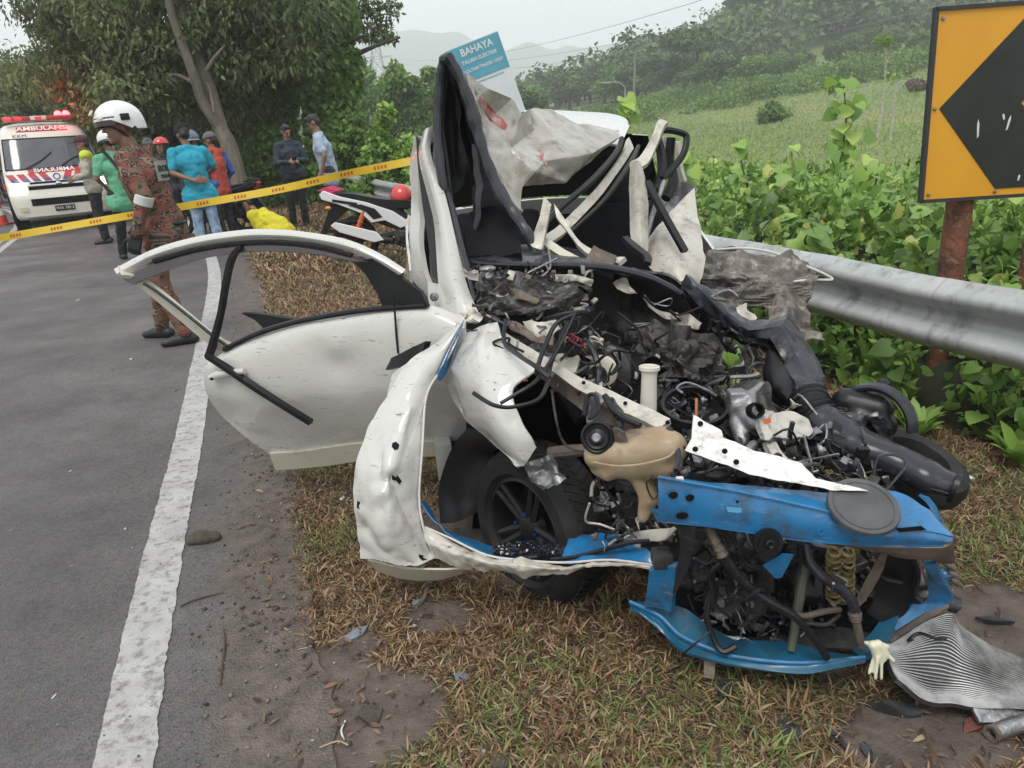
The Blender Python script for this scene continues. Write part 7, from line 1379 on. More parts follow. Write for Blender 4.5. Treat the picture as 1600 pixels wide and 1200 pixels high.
for sx in (-1, 1):
    q = MB(); q.box(hp(sx * .143, -.02, .055), (.02, .06, .045), Hm, bev=.006); bld(q, 'side_mount', black, None, par=hel); q = MB(); q.box(hp(sx * .128, -.06, -.035), (.018, .055, .032), Hm @ Matrix.Rotation(R(-35), 3, 'X'), bev=.006); bld(q, 'ear_vent', black, None, par=hel)
q = MB(); q.box(hp(0, .157, .105), (.05, .012, .04), Hm @ Matrix.Rotation(R(35), 3, 'X'), bev=.004); bld(q, 'helmet_badge', gold_m, None, par=hel)
q = MB(); q.torus(hp(0, .01, -.04), Hm @ Vector((0, -.5, .6)), .078, .006, 26, 6); bld(q, 'chin_strap', black, None, par=hel)
patch = cloth('grey reflective patch', (.34, .33, .31)); sp = J['chest']
def torso_patch(x0, x1, z0, z1, back=True, off=.163):
    q = MB(); sg = -1 if back else 1; q.sheet([[Vector((sp.x + x, sp.y + sg * (off - 2.4 * x * x), sp.z + z)) for x in np.linspace(x0, x1, 9)] for z in (z0, (z0 + z1) / 2, z1)], nu=8, nv=5, thick=.006); return q
q = torso_patch(-.115, .115, -.04, .10, off=.166); q.v = [v * 1.0 for v in q.v]; bld(q, 'back_patch', patch, None)
q = MB(); put_text(q, 'BOMBA', .062, lambda x, y, z: Vector((sp.x + x, sp.y - .176 + 2.4 * x * x - z, sp.z + .045 + y)), .002, bold=True); bld(q, 'lettering', mat('dark print', (.03, .03, .03), .8), None)
q = MB(); put_text(q, 'MALAYSIA', .04, lambda x, y, z: Vector((sp.x + x, sp.y - .176 + 2.4 * x * x - z, sp.z - .01 + y)), .002); bld(q, 'lettering', mat('dark print', (0, 0, 0)), None)
for k in range(2):
    e, w_ = Vector(J['E'][k]), Vector(J['W'][k]); q = MB(); a_, b_ = e.lerp(w_, -.05), e.lerp(w_, .22); q.lathe([(.060, -.035), (.064, -.03), (.063, .03), (.059, .035)], a_.lerp(b_, .5), b_ - a_, 18); bld(q, 'reflective_band', mat('silver reflective band', (.55, .54, .52), .4), None)
    q = MB(); c_ = J['sh'] + Vector((-.255 if k == 0 else .255, -.005, -.11)); q.box(c_, (.012, .07, .06), bev=.004); bld(q, 'arm_badge', patch, None)
q = MB(); q.torus(J['hipc'] + Vector((0, 0, -.02)), (0, .05, 1), .152, .014, 30, 6); bld(q, 'belt', black, None)

# ---- man in green shirt with white motorcycle helmet
green = cloth('mint green shirt', (.13, .40, .23), (.11, .35, .20)); jeans = multi_mat('faded jeans', [(0, (.16, .24, .36)), (.45, (.25, .34, .46)), (.62, (.38, .46, .55))], 9, (1, 1, .6), dist=.3)
g_ = gr(214, 404)
t, hp, Hm, bld, J = person(Vector((g_.x, g_.y, 0)), R(40), 'man in mint green shirt and black trousers seen from behind wearing a white helmet', s=1.02, shirt=green, trousers=blackc, tuck=False, lean=(-.02, .03), head=(R(20), R(10), 0), elbow=[(-.27, .0, 1.14), (.26, .06, 1.14)], wrist=[(-.14, .22, 1.02), (.12, .25, 1.05)], knee=[(-.10, .03, .50), (.12, -.05, .50)], ankle=[(-.14, .12, .09), (.17, -.16, .09)], vox=.012, stout=1.1)
q = MB(); shell(q, hp(0, -.012, .03), (.125, .15, .135), Hm, 0, 105, 30, 12); hel = bld(q, 'helmet', helmet_w, None); q = MB(); q.torus(hp(0, -.012, .0), Hm @ Vector((0, .1, 1)), .138, .008, 30, 6); bld(q, 'helmet_band', black, None, par=hel)
q = MB(); q.tube([J['sh'] + Vector((-.09, .05, .07)), J['sh'] + Vector((-.10, -.08, .05)), J['chest'] + Vector((0, -.17, 0)), J['waist'] + Vector((.13, -.11, -.05)), J['waist'] + Vector((.155, .0, -.08))], .022, rect=True, flat=.25, sub=5); bld(q, 'sling_strap', blackc, None)

# ---- man with maroon cap and hi-vis collar
hv = cloth('hi-vis yellow cloth', (.55, .62, .06)); pale = cloth('pale khaki shirt', (.42, .40, .33)); maroon = cloth('maroon cap cloth', (.065, .022, .03))
g_ = gr(168, 380)
t, hp, Hm, bld, J = person(Vector((g_.x, g_.y, 0)), R(112), 'man in maroon peaked cap with yellow hi-vis shoulders in front of the ambulance', shirt=pale, trousers=blackc, sleeve='long', head=(R(5), R(6), 0), elbow=[(-.24, .04, 1.14), (.24, .04, 1.14)], wrist=[(-.12, .24, 1.08), (.12, .25, 1.1)], s=1.04)
q = MB(); shell(q, hp(0, -.012, .045), (.092, .112, .095), Hm, 0, 92, 24, 8); cp_ = bld(q, 'cap', maroon, None); q = MB(); q.sheet([[hp(-.07, .085, .05), hp(0, .10, .058), hp(.07, .085, .05)], [hp(-.055, .17, .035), hp(0, .195, .04), hp(.055, .17, .035)]], nu=10, nv=5, thick=.005); bld(q, 'peak', maroon, None, par=cp_)
q = MB(); q.caps(J['sh'] + Vector((-.17, 0, .01)), J['sh'] + Vector((.17, 0, .01)), .088, .088); q.caps(J['sh'] + Vector((0, 0, -.02)), J['chest'], .10, .13); bld(q, 'hi_vis_yoke', hv, .014)

# ---- man in turquoise shirt with black songkok
turq = cloth('turquoise shirt', (.02, .30, .42), (.016, .26, .37))
g_ = gr(332, 399)
t, hp, Hm, bld, J = person(Vector((g_.x, g_.y, 0)), R(28), 'man in turquoise shirt and faded jeans with one hand behind his back', s=1.03, shirt=turq, trousers=jeans, tuck=False, lean=(-.10, .02), head=(R(10), R(14), 0), elbow=[(-.30, -.08, 1.14), (.26, .04, 1.16)], wrist=[(-.05, -.20, 1.02), (.16, .22, 1.08)], knee=[(-.09, .04, .50), (.10, -.02, .50)], ankle=[(-.10, .04, .09), (.14, -.06, .09)], hand_d=[(1, -.1, .05), (0, 1, .2)], hand_up=[(0, 1, 0), (1, 0, 0)], stout=1.22, vox=.011)
q = MB(); q.lathe([(.088, 0), (.094, .03), (.088, .10), (.070, .108), (.001, .104)], hp(0, -.012, .03), Hm @ Vector((0, -.06, 1)), 28); bld(q, 'songkok', cloth('black velvet', (.008, .008, .009)), None)
# ---- others beside him
redv = cloth('orange red vest', (.42, .07, .03), (.30, .04, .04)); blueS = cloth('blue sleeve', (.05, .10, .32)); navy = cloth('dark navy shirt', (.020, .028, .042), (.028, .036, .052)); greyc = cloth('dark jacket', (.03, .03, .034))
def behind(px, py_head, Y, rz, label, s=1., **k):
    b = at(px, 300, Y); return person(Vector((b.x, b.y, ground_z(b.x, b.y) * 0)), rz, label, s=s, **k)
t, hp, Hm, bld, J = behind(268, 230, 12.2, R(172), 'woman in red motorcycle helmet looking out from behind the turquoise shirt', .95, shirt=greyc, trousers=blackc, sleeve='long')
q = MB(); shell(q, hp(0, -.02, .035), (.122, .14, .13), Hm, 0, 80, 26, 10); bld(q, 'helmet', helmet_r, None); q = MB(); shell(q, hp(0, -.04, -.02), (.10, .10, .13), Hm, 60, 170, 20, 8); bld(q, 'headscarf', greyc, None)
t, hp, Hm, bld, J = behind(313, 215, 12.6, R(-20), 'person in blue grey motorcycle helmet standing beyond the turquoise shirt', 1.0, shirt=greyc, trousers=blackc, sleeve='long')
q = MB(); shell(q, hp(0, -.012, .03), (.125, .15, .135), Hm, 0, 108, 28, 12); hel = bld(q, 'helmet', helmet_g, None); q = MB(); q.torus(hp(0, -.012, .0), Hm @ Vector((0, 0, 1)), .137, .007, 30, 6); bld(q, 'helmet_band', white, None, par=hel)
t, hp, Hm, bld, J = behind(345, 210, 12.4, R(60), 'man in grey cap and orange red vest with blue sleeves near the forked tree', .98, shirt=blueS, trousers=blackc, sleeve='long', head=(R(20), R(10), 0), elbow=[(-.25, .02, 1.12), (.25, -.06, 1.12)], wrist=[(-.12, .24, 1.1), (.22, .12, .94)])
q = MB(); shell(q, hp(0, -.012, .045), (.092, .112, .095), Hm, 0, 92, 24, 8); bld(q, 'cap', cloth('grey cap cloth', (.12, .125, .13)), None)
q = MB(); q.caps(J['hipc'] + Vector((0, 0, -.10)), J['waist'], .172, .152, 14); q.caps(J['waist'], J['chest'], .148, .155, 14); q.caps(J['chest'], J['sh'], .15, .10, 14); q.caps(J['sh'] + Vector((-.1, 0, 0)), J['sh'] + Vector((.1, 0, 0)), .083, .083); bld(q, 'vest', redv, .014, rough=.014)
t, hp, Hm, bld, J = behind(247, 236, 13.2, R(-150), 'partly hidden person in dark clothes and grey cap between firefighter and turquoise shirt', .97, shirt=greyc, trousers=blackc, sleeve='long')
q = MB(); shell(q, hp(0, -.012, .045), (.092, .112, .095), Hm, 0, 92, 20, 8); bld(q, 'cap', cloth('grey cap cloth', (0, 0, 0)), None)

# ---- squatting person in yellow rain clothes
ylw = cloth('yellow raincoat', (.62, .55, .03), (.55, .47, .02))
g_ = gr(428, 372)
t, hp, Hm, bld, J = person(Vector((g_.x, g_.y, 0)), R(78), 'person in yellow rain clothes squatting with both hands over the face', shirt=ylw, trousers=ylw, sleeve='short', tuck=True, s=.86, hip_z=.2, hips=(0, -.16), lean=(0, .84), head=(R(0), R(40), 0), elbow=[(-.22, .26, .40), (.22, .26, .40)], wrist=[(-.06, .42, .52), (.06, .42, .52)], knee=[(-.20, .24, .46), (.20, .24, .46)], ankle=[(-.16, .08, .08), (.16, .08, .08)], hand_up=[(0, 1, .2), (0, 1, .2)], hand_d=[(.1, -.1, 1), (-.1, -.1, 1)], skirt=1, stout=1.15)
q = MB(); q.ell(J['hipc'] + Vector((0, .06, -.12)), (.34, .36, .26), 20, 12); q.caps(J['hipc'], J['chest'], .21, .17, 16); bld(q, 'raincoat_skirt', ylw, .018, rough=.014)
# ---- two men with a phone
g_ = gr(470, 356)
t, hp, Hm, bld, J = person(Vector((g_.x, g_.y, 0)), R(-152), 'man in dark navy shirt looking down at a phone by the far guardrail', s=1.02, shirt=navy, trousers=blackc, sleeve='long', head=(R(12), R(22), 0), elbow=[(-.25, .06, 1.12), (.25, .06, 1.12)], wrist=[(-.06, .26, 1.15), (.08, .27, 1.13)], hand_d=[(.8, .5, .1), (-.8, .5, .1)], hand_up=[(0, .6, .8), (0, .6, .8)], vox=.011, stout=1.05)
q = MB(); q.torus(J['hipc'] + Vector((0, 0, .02)), (0, 0, 1), .142, .014, 26, 6); bld(q, 'belt', black, None)
Mw = Matrix.Translation(t.location) @ Matrix.Rotation(R(-152), 4, 'Z'); ph = Mw @ Vector((.01, .34, 1.19)); q = MB(); q.box((0, 0, 0), (.075, .15, .01), bev=.003); q.xform(Matrix.Translation(ph) @ Matrix.Rotation(R(-152), 4, 'Z') @ Matrix.Rotation(R(40), 4, 'X')); tag(q.build('phone', black, None, org=ph), 'black mobile phone held by the man in the navy shirt', 'phone')
check = bpy.data.materials.new('fine blue check shirt'); MATS['fine blue check shirt'] = check; check.use_nodes = True
_n = check.node_tree.nodes; _l = check.node_tree.links; _tc = _n.new('ShaderNodeTexCoord'); _ck = _n.new('ShaderNodeTexChecker'); _ck.inputs['Scale'].default_value = 55; _ck.inputs['Color1'].default_value = (.26, .32, .43, 1); _ck.inputs['Color2'].default_value = (.36, .41, .50, 1); _l.new(_tc.outputs['Object'], _ck.inputs['Vector']); _l.new(_ck.outputs[0], _n['Principled BSDF'].inputs['Base Color']); _n['Principled BSDF'].inputs['Roughness'].default_value = .85
b_ = at(519, 300, 12.6)
t, hp, Hm, bld, J = person(Vector((b_.x, b_.y, 0)), R(98), 'tall man in pale blue check shirt bending his head over the phone', s=1.08, shirt=check, trousers=cloth('charcoal trousers', (.035, .036, .04)), tuck=False, lean=(0, .16), head=(R(0), R(32), 0), elbow=[(-.26, .02, 1.14), (.24, .03, 1.13)], wrist=[(-.24, .10, .88), (.20, .14, .88)], vox=.011)
# ================================================================== AMBULANCE
amb_p = at(112, 362, 16.3); AMB_RZ = R(180 + 33)
ambx = thing('ambulance', (amb_p.x, amb_p.y, .006), 'white ambulance van with red and blue chevron stripes and lit red beacon facing the wreck', 'ambulance', rz=AMB_RZ); local(ambx)
amw = mat('ambulance cream white paint', (.68, .64, .56), .3, coat=.5, col2=(.64, .60, .52), sc=2); ared = mat('ambulance red film', (.38, .035, .045), .35); ablue = mat('ambulance blue film', (.05, .045, .20), .35); awhite = mat('ambulance white film', (.72, .70, .66), .4)
glass = mat('dark windscreen glass', (.05, .055, .065), .08, col2=(.09, .095, .105), sc=1.2, spec=.8)
ZL = [(.28, -.10, .86), (.34, -.01, .90), (.55, 0, .93), (.74, -.01, .94), (.80, -.05, .94), (.98, -.09, .94), (1.10, -.17, .935), (1.24, -.42, .925), (1.32, -.50, .92), (1.92, -.92, .83), (2.02, -1.00, .80), (2.16, -1.22, .74), (2.25, -1.62, .62), (2.28, -2.1, .40)]
zs, ys, ws = [np.array([r_[i] for r_ in ZL]) for i in range(3)]
def amb(u, z, off=0.):
    """point on the van's front shell: u from -1 (its left) to 1, height z"""
    y = np.interp(z, zs, ys); hw_ = np.interp(z, zs, ws); x = u * hw_; e = abs(u); y2 = y - .10 * e ** 2 - .26 * max(0, e - .72) ** 2 / .0784 * .5
    dz = .02; ny = Vector((0, dz, -(np.interp(z + dz, zs, ys) - y))).normalized(); return Vector((x, y2, z)) + (ny + Vector((u * .25, 0, 0))).normalized() * off
def van_shell():
    mb = MB(); rows = []
    for z in list(np.linspace(.28, 2.28, 34)):
        hw_ = float(np.interp(z, zs, ws)); tz = min(1, max(0, (z - 2.0) / .28)); fr = [amb(u, z) for u in np.linspace(-1, 1, 17)]; back = -4.75 + .15 * tz; yb = fr[0].y
        L_ = [Vector((-hw_ * (1 if z < 2.1 else 1), yb + (back - yb) * f, z)) for f in (1, .8, .6, .4, .2, .06)]; Rr_ = [Vector((-p.x, p.y, p.z)) for p in L_[::-1]]
        rows.append(L_ + fr + Rr_)
    n = len(rows[0]); vs = [p for r_ in rows for p in r_]; fs = []
    for j in range(len(rows) - 1):
        for i in range(n - 1): a = j * n + i; fs.append((a, a + 1, a + 1 + n, a + n))
        fs.append((j * n + n - 1, j * n, (j + 1) * n, (j + 1) * n + n - 1))
    fs.append(tuple(range((len(rows) - 1) * n, len(rows) * n))); fs.append(tuple(range(n - 1, -1, -1))); return mb.add(vs, fs)
ab = van_shell().build('body', amw, ambx, ang=50)
def skin_patch(name, u0, u1, z0, z1, m_, off=.006, nu=14, nv=8, par=None, thick=.004, shape=None):
    mb = MB(); rows = []
    for j in range(nv):
        g = j / (nv - 1); r_ = []
        for i in range(nu):
            f = i / (nu - 1); a, b = (u0, u1) if shape is None else shape(g); r_.append(amb(a + (b - a) * f, z0 + (z1 - z0) * g, off))
        rows.append(r_)
    mb.sheet(rows, nu=nu, nv=nv, thick=thick, sharp=True); return mb.build(name, m_, par or ambx, ang=50)
ws_ = skin_patch('windscreen', -.93, .93, 1.30, 1.90, glass, .008, 20, 10); 
def frame_tube(u0, u1, z0, z1, name, m_, r_): mb = MB(); mb.tube([amb(u, z0, .008) for u in np.linspace(u0, u1, 14)] + [amb(u1, z, .008) for z in np.linspace(z0, z1, 6)] + [amb(u, z1, .008) for u in np.linspace(u1, u0, 14)] + [amb(u0, z, .008) for z in np.linspace(z1, z0, 6)], r_, 6); mb.build(name, m_, ambx)
frame_tube(-.94, .94, 1.29, 1.91, 'windscreen_seal', black, .014)
for u0, u1 in ((.55, -.05), (-.15, -.62)):
    mb = MB(); mb.tube([amb(u0, 1.29, .03), amb((u0 + u1) / 2, 1.42, .03), amb(u1, 1.60 if u0 > 0 else 1.5, .025)], .011, 6, sub=3); mb.build('wiper', black, ambx)
for su in (-1, 1):
    skin_patch('headlight', su * .62, su * .97, .80, 1.02, mat('lit headlamp', (.8, .75, .65), .15, emis=((1., .78, .52), 3.0)), .012, 12, 8, shape=lambda g, su=su: (su * (.66 - .04 * g), su * (.97 - .03 * g)))
    skin_patch('fog_lamp', su * .72, su * .88, .46, .54, mat('fog lamp lens', (.6, .5, .35), .2), .012, 8, 5)
skin_patch('grille', -.60, .60, .88, .95, dark, .008, 16, 5); skin_patch('grille', -.55, .55, .99, 1.03, dark, .008, 16, 4); skin_patch('chrome_strip', -.62, .62, .955, .982, mat('chrome', (.6, .6, .6), .15, 1.), .016, 16, 4); skin_patch('grille', -.62, .62, .56, .70, dark, .008, 16, 5)
mb = MB(); mb.ell(amb(0, .97, .02), (.06, .015, .04), 16, 8); mb.build('emblem', mat('chrome', (0, 0, 0)), ambx)
skin_patch('plate', -.20, .20, .42, .53, black, .014, 8, 5); pt = MB(); put_text(pt, 'WA 7812', .085, lambda x, y, z: amb(x / .93, .475 + y, .020 + z), .002, xs=1.); pt.v = [Vector((-v.x, v.y, v.z)) for v in pt.v]; pt.f = [f[::-1] for f in pt.f]; pt.build('lettering', awhite, ambx, smooth=False)
# chevrons on the nose: slanted red blocks with blue feet, white gaps, pointing to the middle
for k in range(4):
    for su in (-1, 1):
        a0 = .10 + k * .21; skin_patch('stripe', 0, 0, 1.045, 1.20, ared, .007, 6, 6, shape=lambda g, a0=a0, su=su: tuple(sorted((su * (a0 + .10 * (g)), su * (a0 + .145 + .10 * g))))); skin_patch('stripe', 0, 0, 1.0455, 1.10, ablue, .0105, 6, 4, shape=lambda g, a0=a0, su=su: tuple(sorted((su * (a0 + .003 + .05 * g), su * (a0 + .142 + .03 * g)))))
mb = MB(); mb.lathe([(.001, 0), (.10, 0), (.10, .006), (.001, .006)], amb(0, 1.10, .012), (0, 1, .35), 20); mb.build('crest', awhite, ambx); mb = MB(); mb.torus(amb(0, 1.10, .02), (0, 1, .35), .06, .012, 20, 6); mb.build('crest_ring', ablue, ambx)
def amb_text(txt, size, z, m_, mirror, u0=0., xs=1., bold=True, off=.012):
    pt = MB(); put_text(pt, txt, size, lambda x, y, z_: amb(-(x if not mirror else -x) / float(np.interp(z, zs, ws)) + u0, z + y * .72, off + z_), .002, bold=bold, xs=xs)
    if mirror: pt.f = [f[::-1] for f in pt.f]
    pt.build('lettering', m_, ambx, smooth=False)
skin_patch('text_band', -.52, .52, 1.205, 1.285, ared, .010, 14, 5); amb_text('AMBULANS', .15, 1.243, awhite, True, off=.018)
skin_patch('text_band', -.62, .62, 2.05, 2.15, ared, .008, 14, 5); amb_text('AMBULANS', .16, 2.10, awhite, False, off=.016, xs=1.15); amb_text('KKM', .13, 1.965, mat('grey lettering', (.14, .15, .16), .5), False, .55, bold=False, off=.012)
# side windows, doors, wheels, mirrors, skirt
for sx in (-1, 1):
    mb = MB(); mb.sheet([[Vector((sx * .948, -.95, 1.30)), Vector((sx * .948, -1.75, 1.30))], [Vector((sx * .87, -1.15, 1.85)), Vector((sx * .86, -1.75, 1.85))]], nu=6, nv=6, thick=.012); mb.build('side_window', glass, ambx)
    mb = MB(); mb.sheet([[Vector((sx * .95, -1.95, 1.30)), Vector((sx * .95, -4.5, 1.30))], [Vector((sx * .87, -1.95, 1.85)), Vector((sx * .87, -4.5, 1.85))]], nu=6, nv=6, thick=.012); mb.build('side_window', glass, ambx)
    for z0, z1, m_ in ((.86, 1.0, ared), (1.03, 1.14, ablue)):
        for k in range(7):
            y0 = -.95 - k * .5; mb = MB(); mb.sheet([[Vector((sx * .955, y0, z0)), Vector((sx * .955, y0 - .36, z0))], [Vector((sx * .955, y0 - .08, z1)), Vector((sx * .955, y0 - .44, z1))]], nu=3, nv=3, thick=.01); mb.build('stripe', m_, ambx)
    mb = MB(); mb.tube([(sx * .94, -1.85, .4), (sx * .945, -1.85, 1.3), (sx * .86, -1.85, 1.95)], .008, 5); mb.build('door_seam', black, ambx)
    for y in (-.95, -3.55): 
        w0 = wheel((sx * .80, y, .33), (sx, 0, 0), .33, .22, ambx, False); mb = MB(); mb.lathe([(.36, -.13), (.40, -.13), (.40, .135), (.36, .135)], (sx * .815, y, .34), (sx, 0, 0), 26, closed=True); mb.build('wheel_arch', dark, ambx)
    mb = MB(); mb.tube([(sx * .93, -.62, 1.30), (sx * 1.10, -.50, 1.34), (sx * 1.16, -.48, 1.45)], .018, 7, sub=3); mm_ = mb.build('mirror', black, ambx); mb = MB(); mb.box((sx * 1.16, -.46, 1.55), (.18, .07, .26), bev=.02); mb.build('mirror_shell', amw, ambx, org=None)
lb = MB(); lb.box((0, -1.42, 2.33), (1.35, .26, .10), bev=.02); lb.build('light_bar', mat('red beacon lens', (.45, .05, .05), .2), ambx)
for x, e in ((.58, 1.2), (.38, .5), (.0, .4)): 
    mb = MB(); mb.box((x, -1.41, 2.335), (.14, .275, .075), bev=.01); mb.build('beacon_segment', mat('beacon red %.1f' % e, (.4, .03, .03), .2, emis=((1., .04, .05), e)), ambx)
mb = MB(); mb.box((0, -1.41, 2.338), (.3, .272, .085), bev=.01); mb.build('bar_centre', awhite, ambx)
for x in (-.56, -.40):
    mb = MB(); mb.ell((x, -1.40, 2.40), (.075, .09, .075), 14, 10); mb.build('beacon', mat('lit beacon', (.6, .05, .05), .2, emis=((1., .05, .06), 7.)), ambx)
lp = bpy.data.lights.new('beacon_light', 'POINT'); lp.energy = 14; lp.color = (1, .06, .07); lp.shadow_soft_size = .12; lo = bpy.data.objects.new('beacon_light', lp); COL.objects.link(lo); lo.parent = ambx; lo.location = (-.48, -1.38, 2.56)
# red and white road cones and vehicle corner at the far left
c0 = gr(4, 352); cn = thing('traffic_cone', (c0.x, c0.y, .006), 'red and white traffic cone at the left edge beside the ambulance', 'traffic cone'); mb = MB(); o_ = Vector((c0.x, c0.y, .006)); mb.box(o_ + Vector((0, 0, .02)), (.4, .4, .04), bev=.01); mb.build('base', ared, cn)
orng = mat('cone red', (.55, .05, .04), .5)
for k, (r0_, r1_, z0, z1) in enumerate(((.15, .12, .04, .24), (.12, .095, .24, .40), (.095, .07, .40, .56), (.07, .035, .56, .72))):
    mb = MB(); mb.lathe([(r0_, z0), (r1_, z1), (.001, z1)], o_, (0, 0, 1), 20); mb.build('cone_band', awhite if k in (1,) else orng, cn)

# ================================================================== MOTORCYCLES
def motorcycle(loc, rz, label, body_m, accent, pat=True):
    t = thing('motorcycle', loc, label, 'motorcycle', None, rz); local(t); orange = mat('orange rim', (.55, .12, .03), .4) if pat else black
    def ext(pts, y0, y1, name, m_, par=None, taper=1.):
        mb = MB(); n = len(pts); vs = [Vector((x, y0, z)) for x, z in pts] + [Vector((x, y1, z)) for x, z in pts]; cx = sum(p[0] for p in pts) / n; cz = sum(p[1] for p in pts) / n
        bm = bmesh.new(); vv = [bm.verts.new(v) for v in vs]; bm.faces.new(vv[:n]); bm.faces.new(vv[n:][::-1])
        for i in range(n): bm.faces.new((vv[i], vv[i + n], vv[(i + 1) % n + n], vv[(i + 1) % n]))
        bmesh.ops.recalc_face_normals(bm, faces=list(bm.faces)); bmesh.ops.bevel(bm, geom=list(bm.edges), offset=.006, segments=1, affect='EDGES'); mb.bm(bm); return mb.build(name, m_, par or t)
    for cx, nm in ((-.62, 'wheel'), (.63, 'wheel')):
        w_ = bpy.data.objects.new(nm, None); COL.objects.link(w_); w_.parent = t; ORG[w_.name] = Vector()
        MB().torus((cx, 0, .285), (0, 1, 0), .24, .046, 36, 10).build('tyre', rubber, w_); r_ = MB(); r_.torus((cx, 0, .285), (0, 1, 0), .195, .016, 36, 6)
        for k in range(5): a = k * 2 * math.pi / 5; r_.tube([(cx + .03 * math.cos(a), 0, .285 + .03 * math.sin(a)), (cx + .19 * math.cos(a + .15), 0, .285 + .19 * math.sin(a + .15))], [.018, .012], 6)
        r_.lathe([(.001, -.05), (.05, -.05), (.05, .05), (.001, .05)], (cx, 0, .285), (0, 1, 0), 16); r_.build('rim', orange, w_)
        MB().lathe([(.001, .052), (.11, .052), (.11, .057), (.001, .057)], (cx, 0, .285), (0, -1, 0), 24).build('brake_disc', steelm, w_)
    for sy in (-1, 1):
        ext([(-.95, .86), (-.90, .90), (-.70, .82), (-.40, .74), (-.10, .62), (.06, .50), (.12, .46), (-.02, .42), (-.20, .52), (-.36, .50), (-.48, .62), (-.75, .74), (-.93, .80)], sy * .075, sy * .135, 'side_cover', body_m)
        ext([(-.62, .72), (-.42, .64), (-.33, .54), (-.22, .56), (-.30, .66), (-.46, .72)], sy * .136, sy * .142, 'side_graphic', black); ext([(-.80, .80), (-.50, .74), (-.52, .71), (-.80, .77)], sy * .136, sy * .143, 'side_graphic', black); ext([(-.98, .90), (-.80, .86), (-.70, .89), (-.86, .94)], sy * .06, sy * .10, 'grab_rail', accent)
        ext([(.06, .52), (.22, .62), (.46, .98), (.56, 1.0), (.52, .80), (.42, .55), (.30, .36), (.14, .34), (.04, .42)], sy * .10, sy * .17, 'leg_shield', body_m); ext([(.16, .46), (.28, .54), (.34, .66), (.26, .62), (.18, .52)], sy * .171, sy * .177, 'shield_graphic', accent)
        if pat: pt = MB(); put_text(pt, '27', .09, lambda x, y, z: Vector((.36 + x * -sy * -1, sy * (.175 + z), .72 + y)), .003, bold=True, mirror=sy > 0); pt.build('lettering', dark, t, smooth=False)
        mb = MB(); mb.tube([(.63, sy * .08, .285), (.50, sy * .08, .80)], .022, 8); mb.build('fork', black, t); mb = MB(); mb.tube([(-.62, sy * .09, .285), (-.30, sy * .09, .32), (-.05, sy * .07, .36)], .022, 8); mb.build('swing_arm', black, t); mb = MB(); mb.tube([(-.60, sy * .12, .32), (-.42, sy * .11, .68)], [.03, .03], 8); mb.torus((-.55, sy * .12, .42), (.5, 0, 1), .032, .008, 12, 5); mb.torus((-.50, sy * .12, .52), (.5, 0, 1), .032, .008, 12, 5); mb.build('shock_absorber', orange, t)
        mb = MB(); mb.tube([(-.05, sy * .10, .28), (-.05, sy * .24, .26)], .016, 8); mb.build('foot_peg', black, t); mb = MB(); mb.tube([(.40, sy * .05, 1.02), (.36, sy * .22, 1.07), (.28, sy * .34, 1.05)], .014, 8, sub=3); mb.build('handlebar', black, t); mb = MB(); mb.tube([(.40, sy * .20, 1.06), (.42, sy * .28, 1.22)], .007, 6); mb.ell((.42, sy * .29, 1.25), (.02, .06, .04), 12, 8); mb.build('mirror', black, t)
    ext([(-.86, .80), (-.5, .76), (-.05, .66), (.12, .52), (.10, .40), (-.1, .40), (-.35, .50), (-.55, .62), (-.80, .72)], -.07, .07, 'under_seat_body', black); ext([(.05, .50), (.40, .92), (.46, .86), (.30, .46), (.12, .40)], -.09, .09, 'inner_fairing', black)
    mb = MB(); mb.sheet([[Vector((-.80, y, .86)), Vector((-.55, y, .84)), Vector((-.2, y, .76)), Vector((.10, y, .73)), Vector((.16, y, .70))] for y in (-.11, -.07, 0, .07, .11)], nu=16, nv=8, thick=.09, off=.0); mb.build('seat', black, t)
    ext([(-.98, .84), (-.94, .88), (-.86, .82), (-.88, .74)], -.07, .07, 'tail_lamp', mat('tail lamp red', (.45, .02, .03), .2)); ext([(-.86, .76), (-.60, .70), (-.86, .52), (-1.02, .34), (-1.05, .36), (-.92, .60)], -.06, .06, 'mudguard', black)
    for sy in (-1, 1): mb = MB(); mb.ell((-.86, sy * .14, .70), (.04, .025, .025), 10, 8); mb.build('indicator', mat('amber lens', (.6, .22, .03), .2), t)
    mb = MB(); mb.caps((-.72, -.15, .40), (-.15, -.13, .28), .052, .045); mb.tube([(-.15, -.13, .28), (.05, -.12, .2), (.2, -.05, .26)], .02, 8, sub=3); mb.build('exhaust', black, t); ext([(-.84, .50), (-.78, .54), (-.30, .40), (-.22, .30), (-.34, .28), (-.74, .42)], -.215, -.19, 'exhaust_shield', body_m)
    mb = MB(); mb.caps((.0, 0, .34), (.12, 0, .32), .12, .11); mb.lathe([(.001, .10), (.09, .10), (.10, .08), (.10, -.08), (.09, -.10), (.001, -.10)], (-.03, 0, .32), (0, 1, 0), 20); mb.caps((.12, 0, .34), (.30, 0, .38), .075, .07); mb.box((.05, 0, .46), (.2, .14, .12)); mb.build('engine', steelm, t, remesh=.012, relax=1)
    mb = MB(); mb.tube([(-.25, -.18, .20), (.0, -.2, .16), (.18, -.18, .18)], .009, 6); mb.tube([(-.02, -.1, .2), (-.05, -.22, .03)], .012, 6); mb.build('stand', steelm, t)
    ext([(.46, 1.0), (.58, 1.02), (.66, .86), (.60, .74), (.50, .82)], -.10, .10, 'headlamp_cowl', body_m); mb = MB(); mb.sheet([[Vector((.40, y, .50)), Vector((.55, y, .62)), Vector((.75, y, .58)), Vector((.90, y, .42))] for y in (-.06, 0, .06)], nu=12, nv=5, thick=.012); mb.build('front_mudguard', body_m, t)
    return t
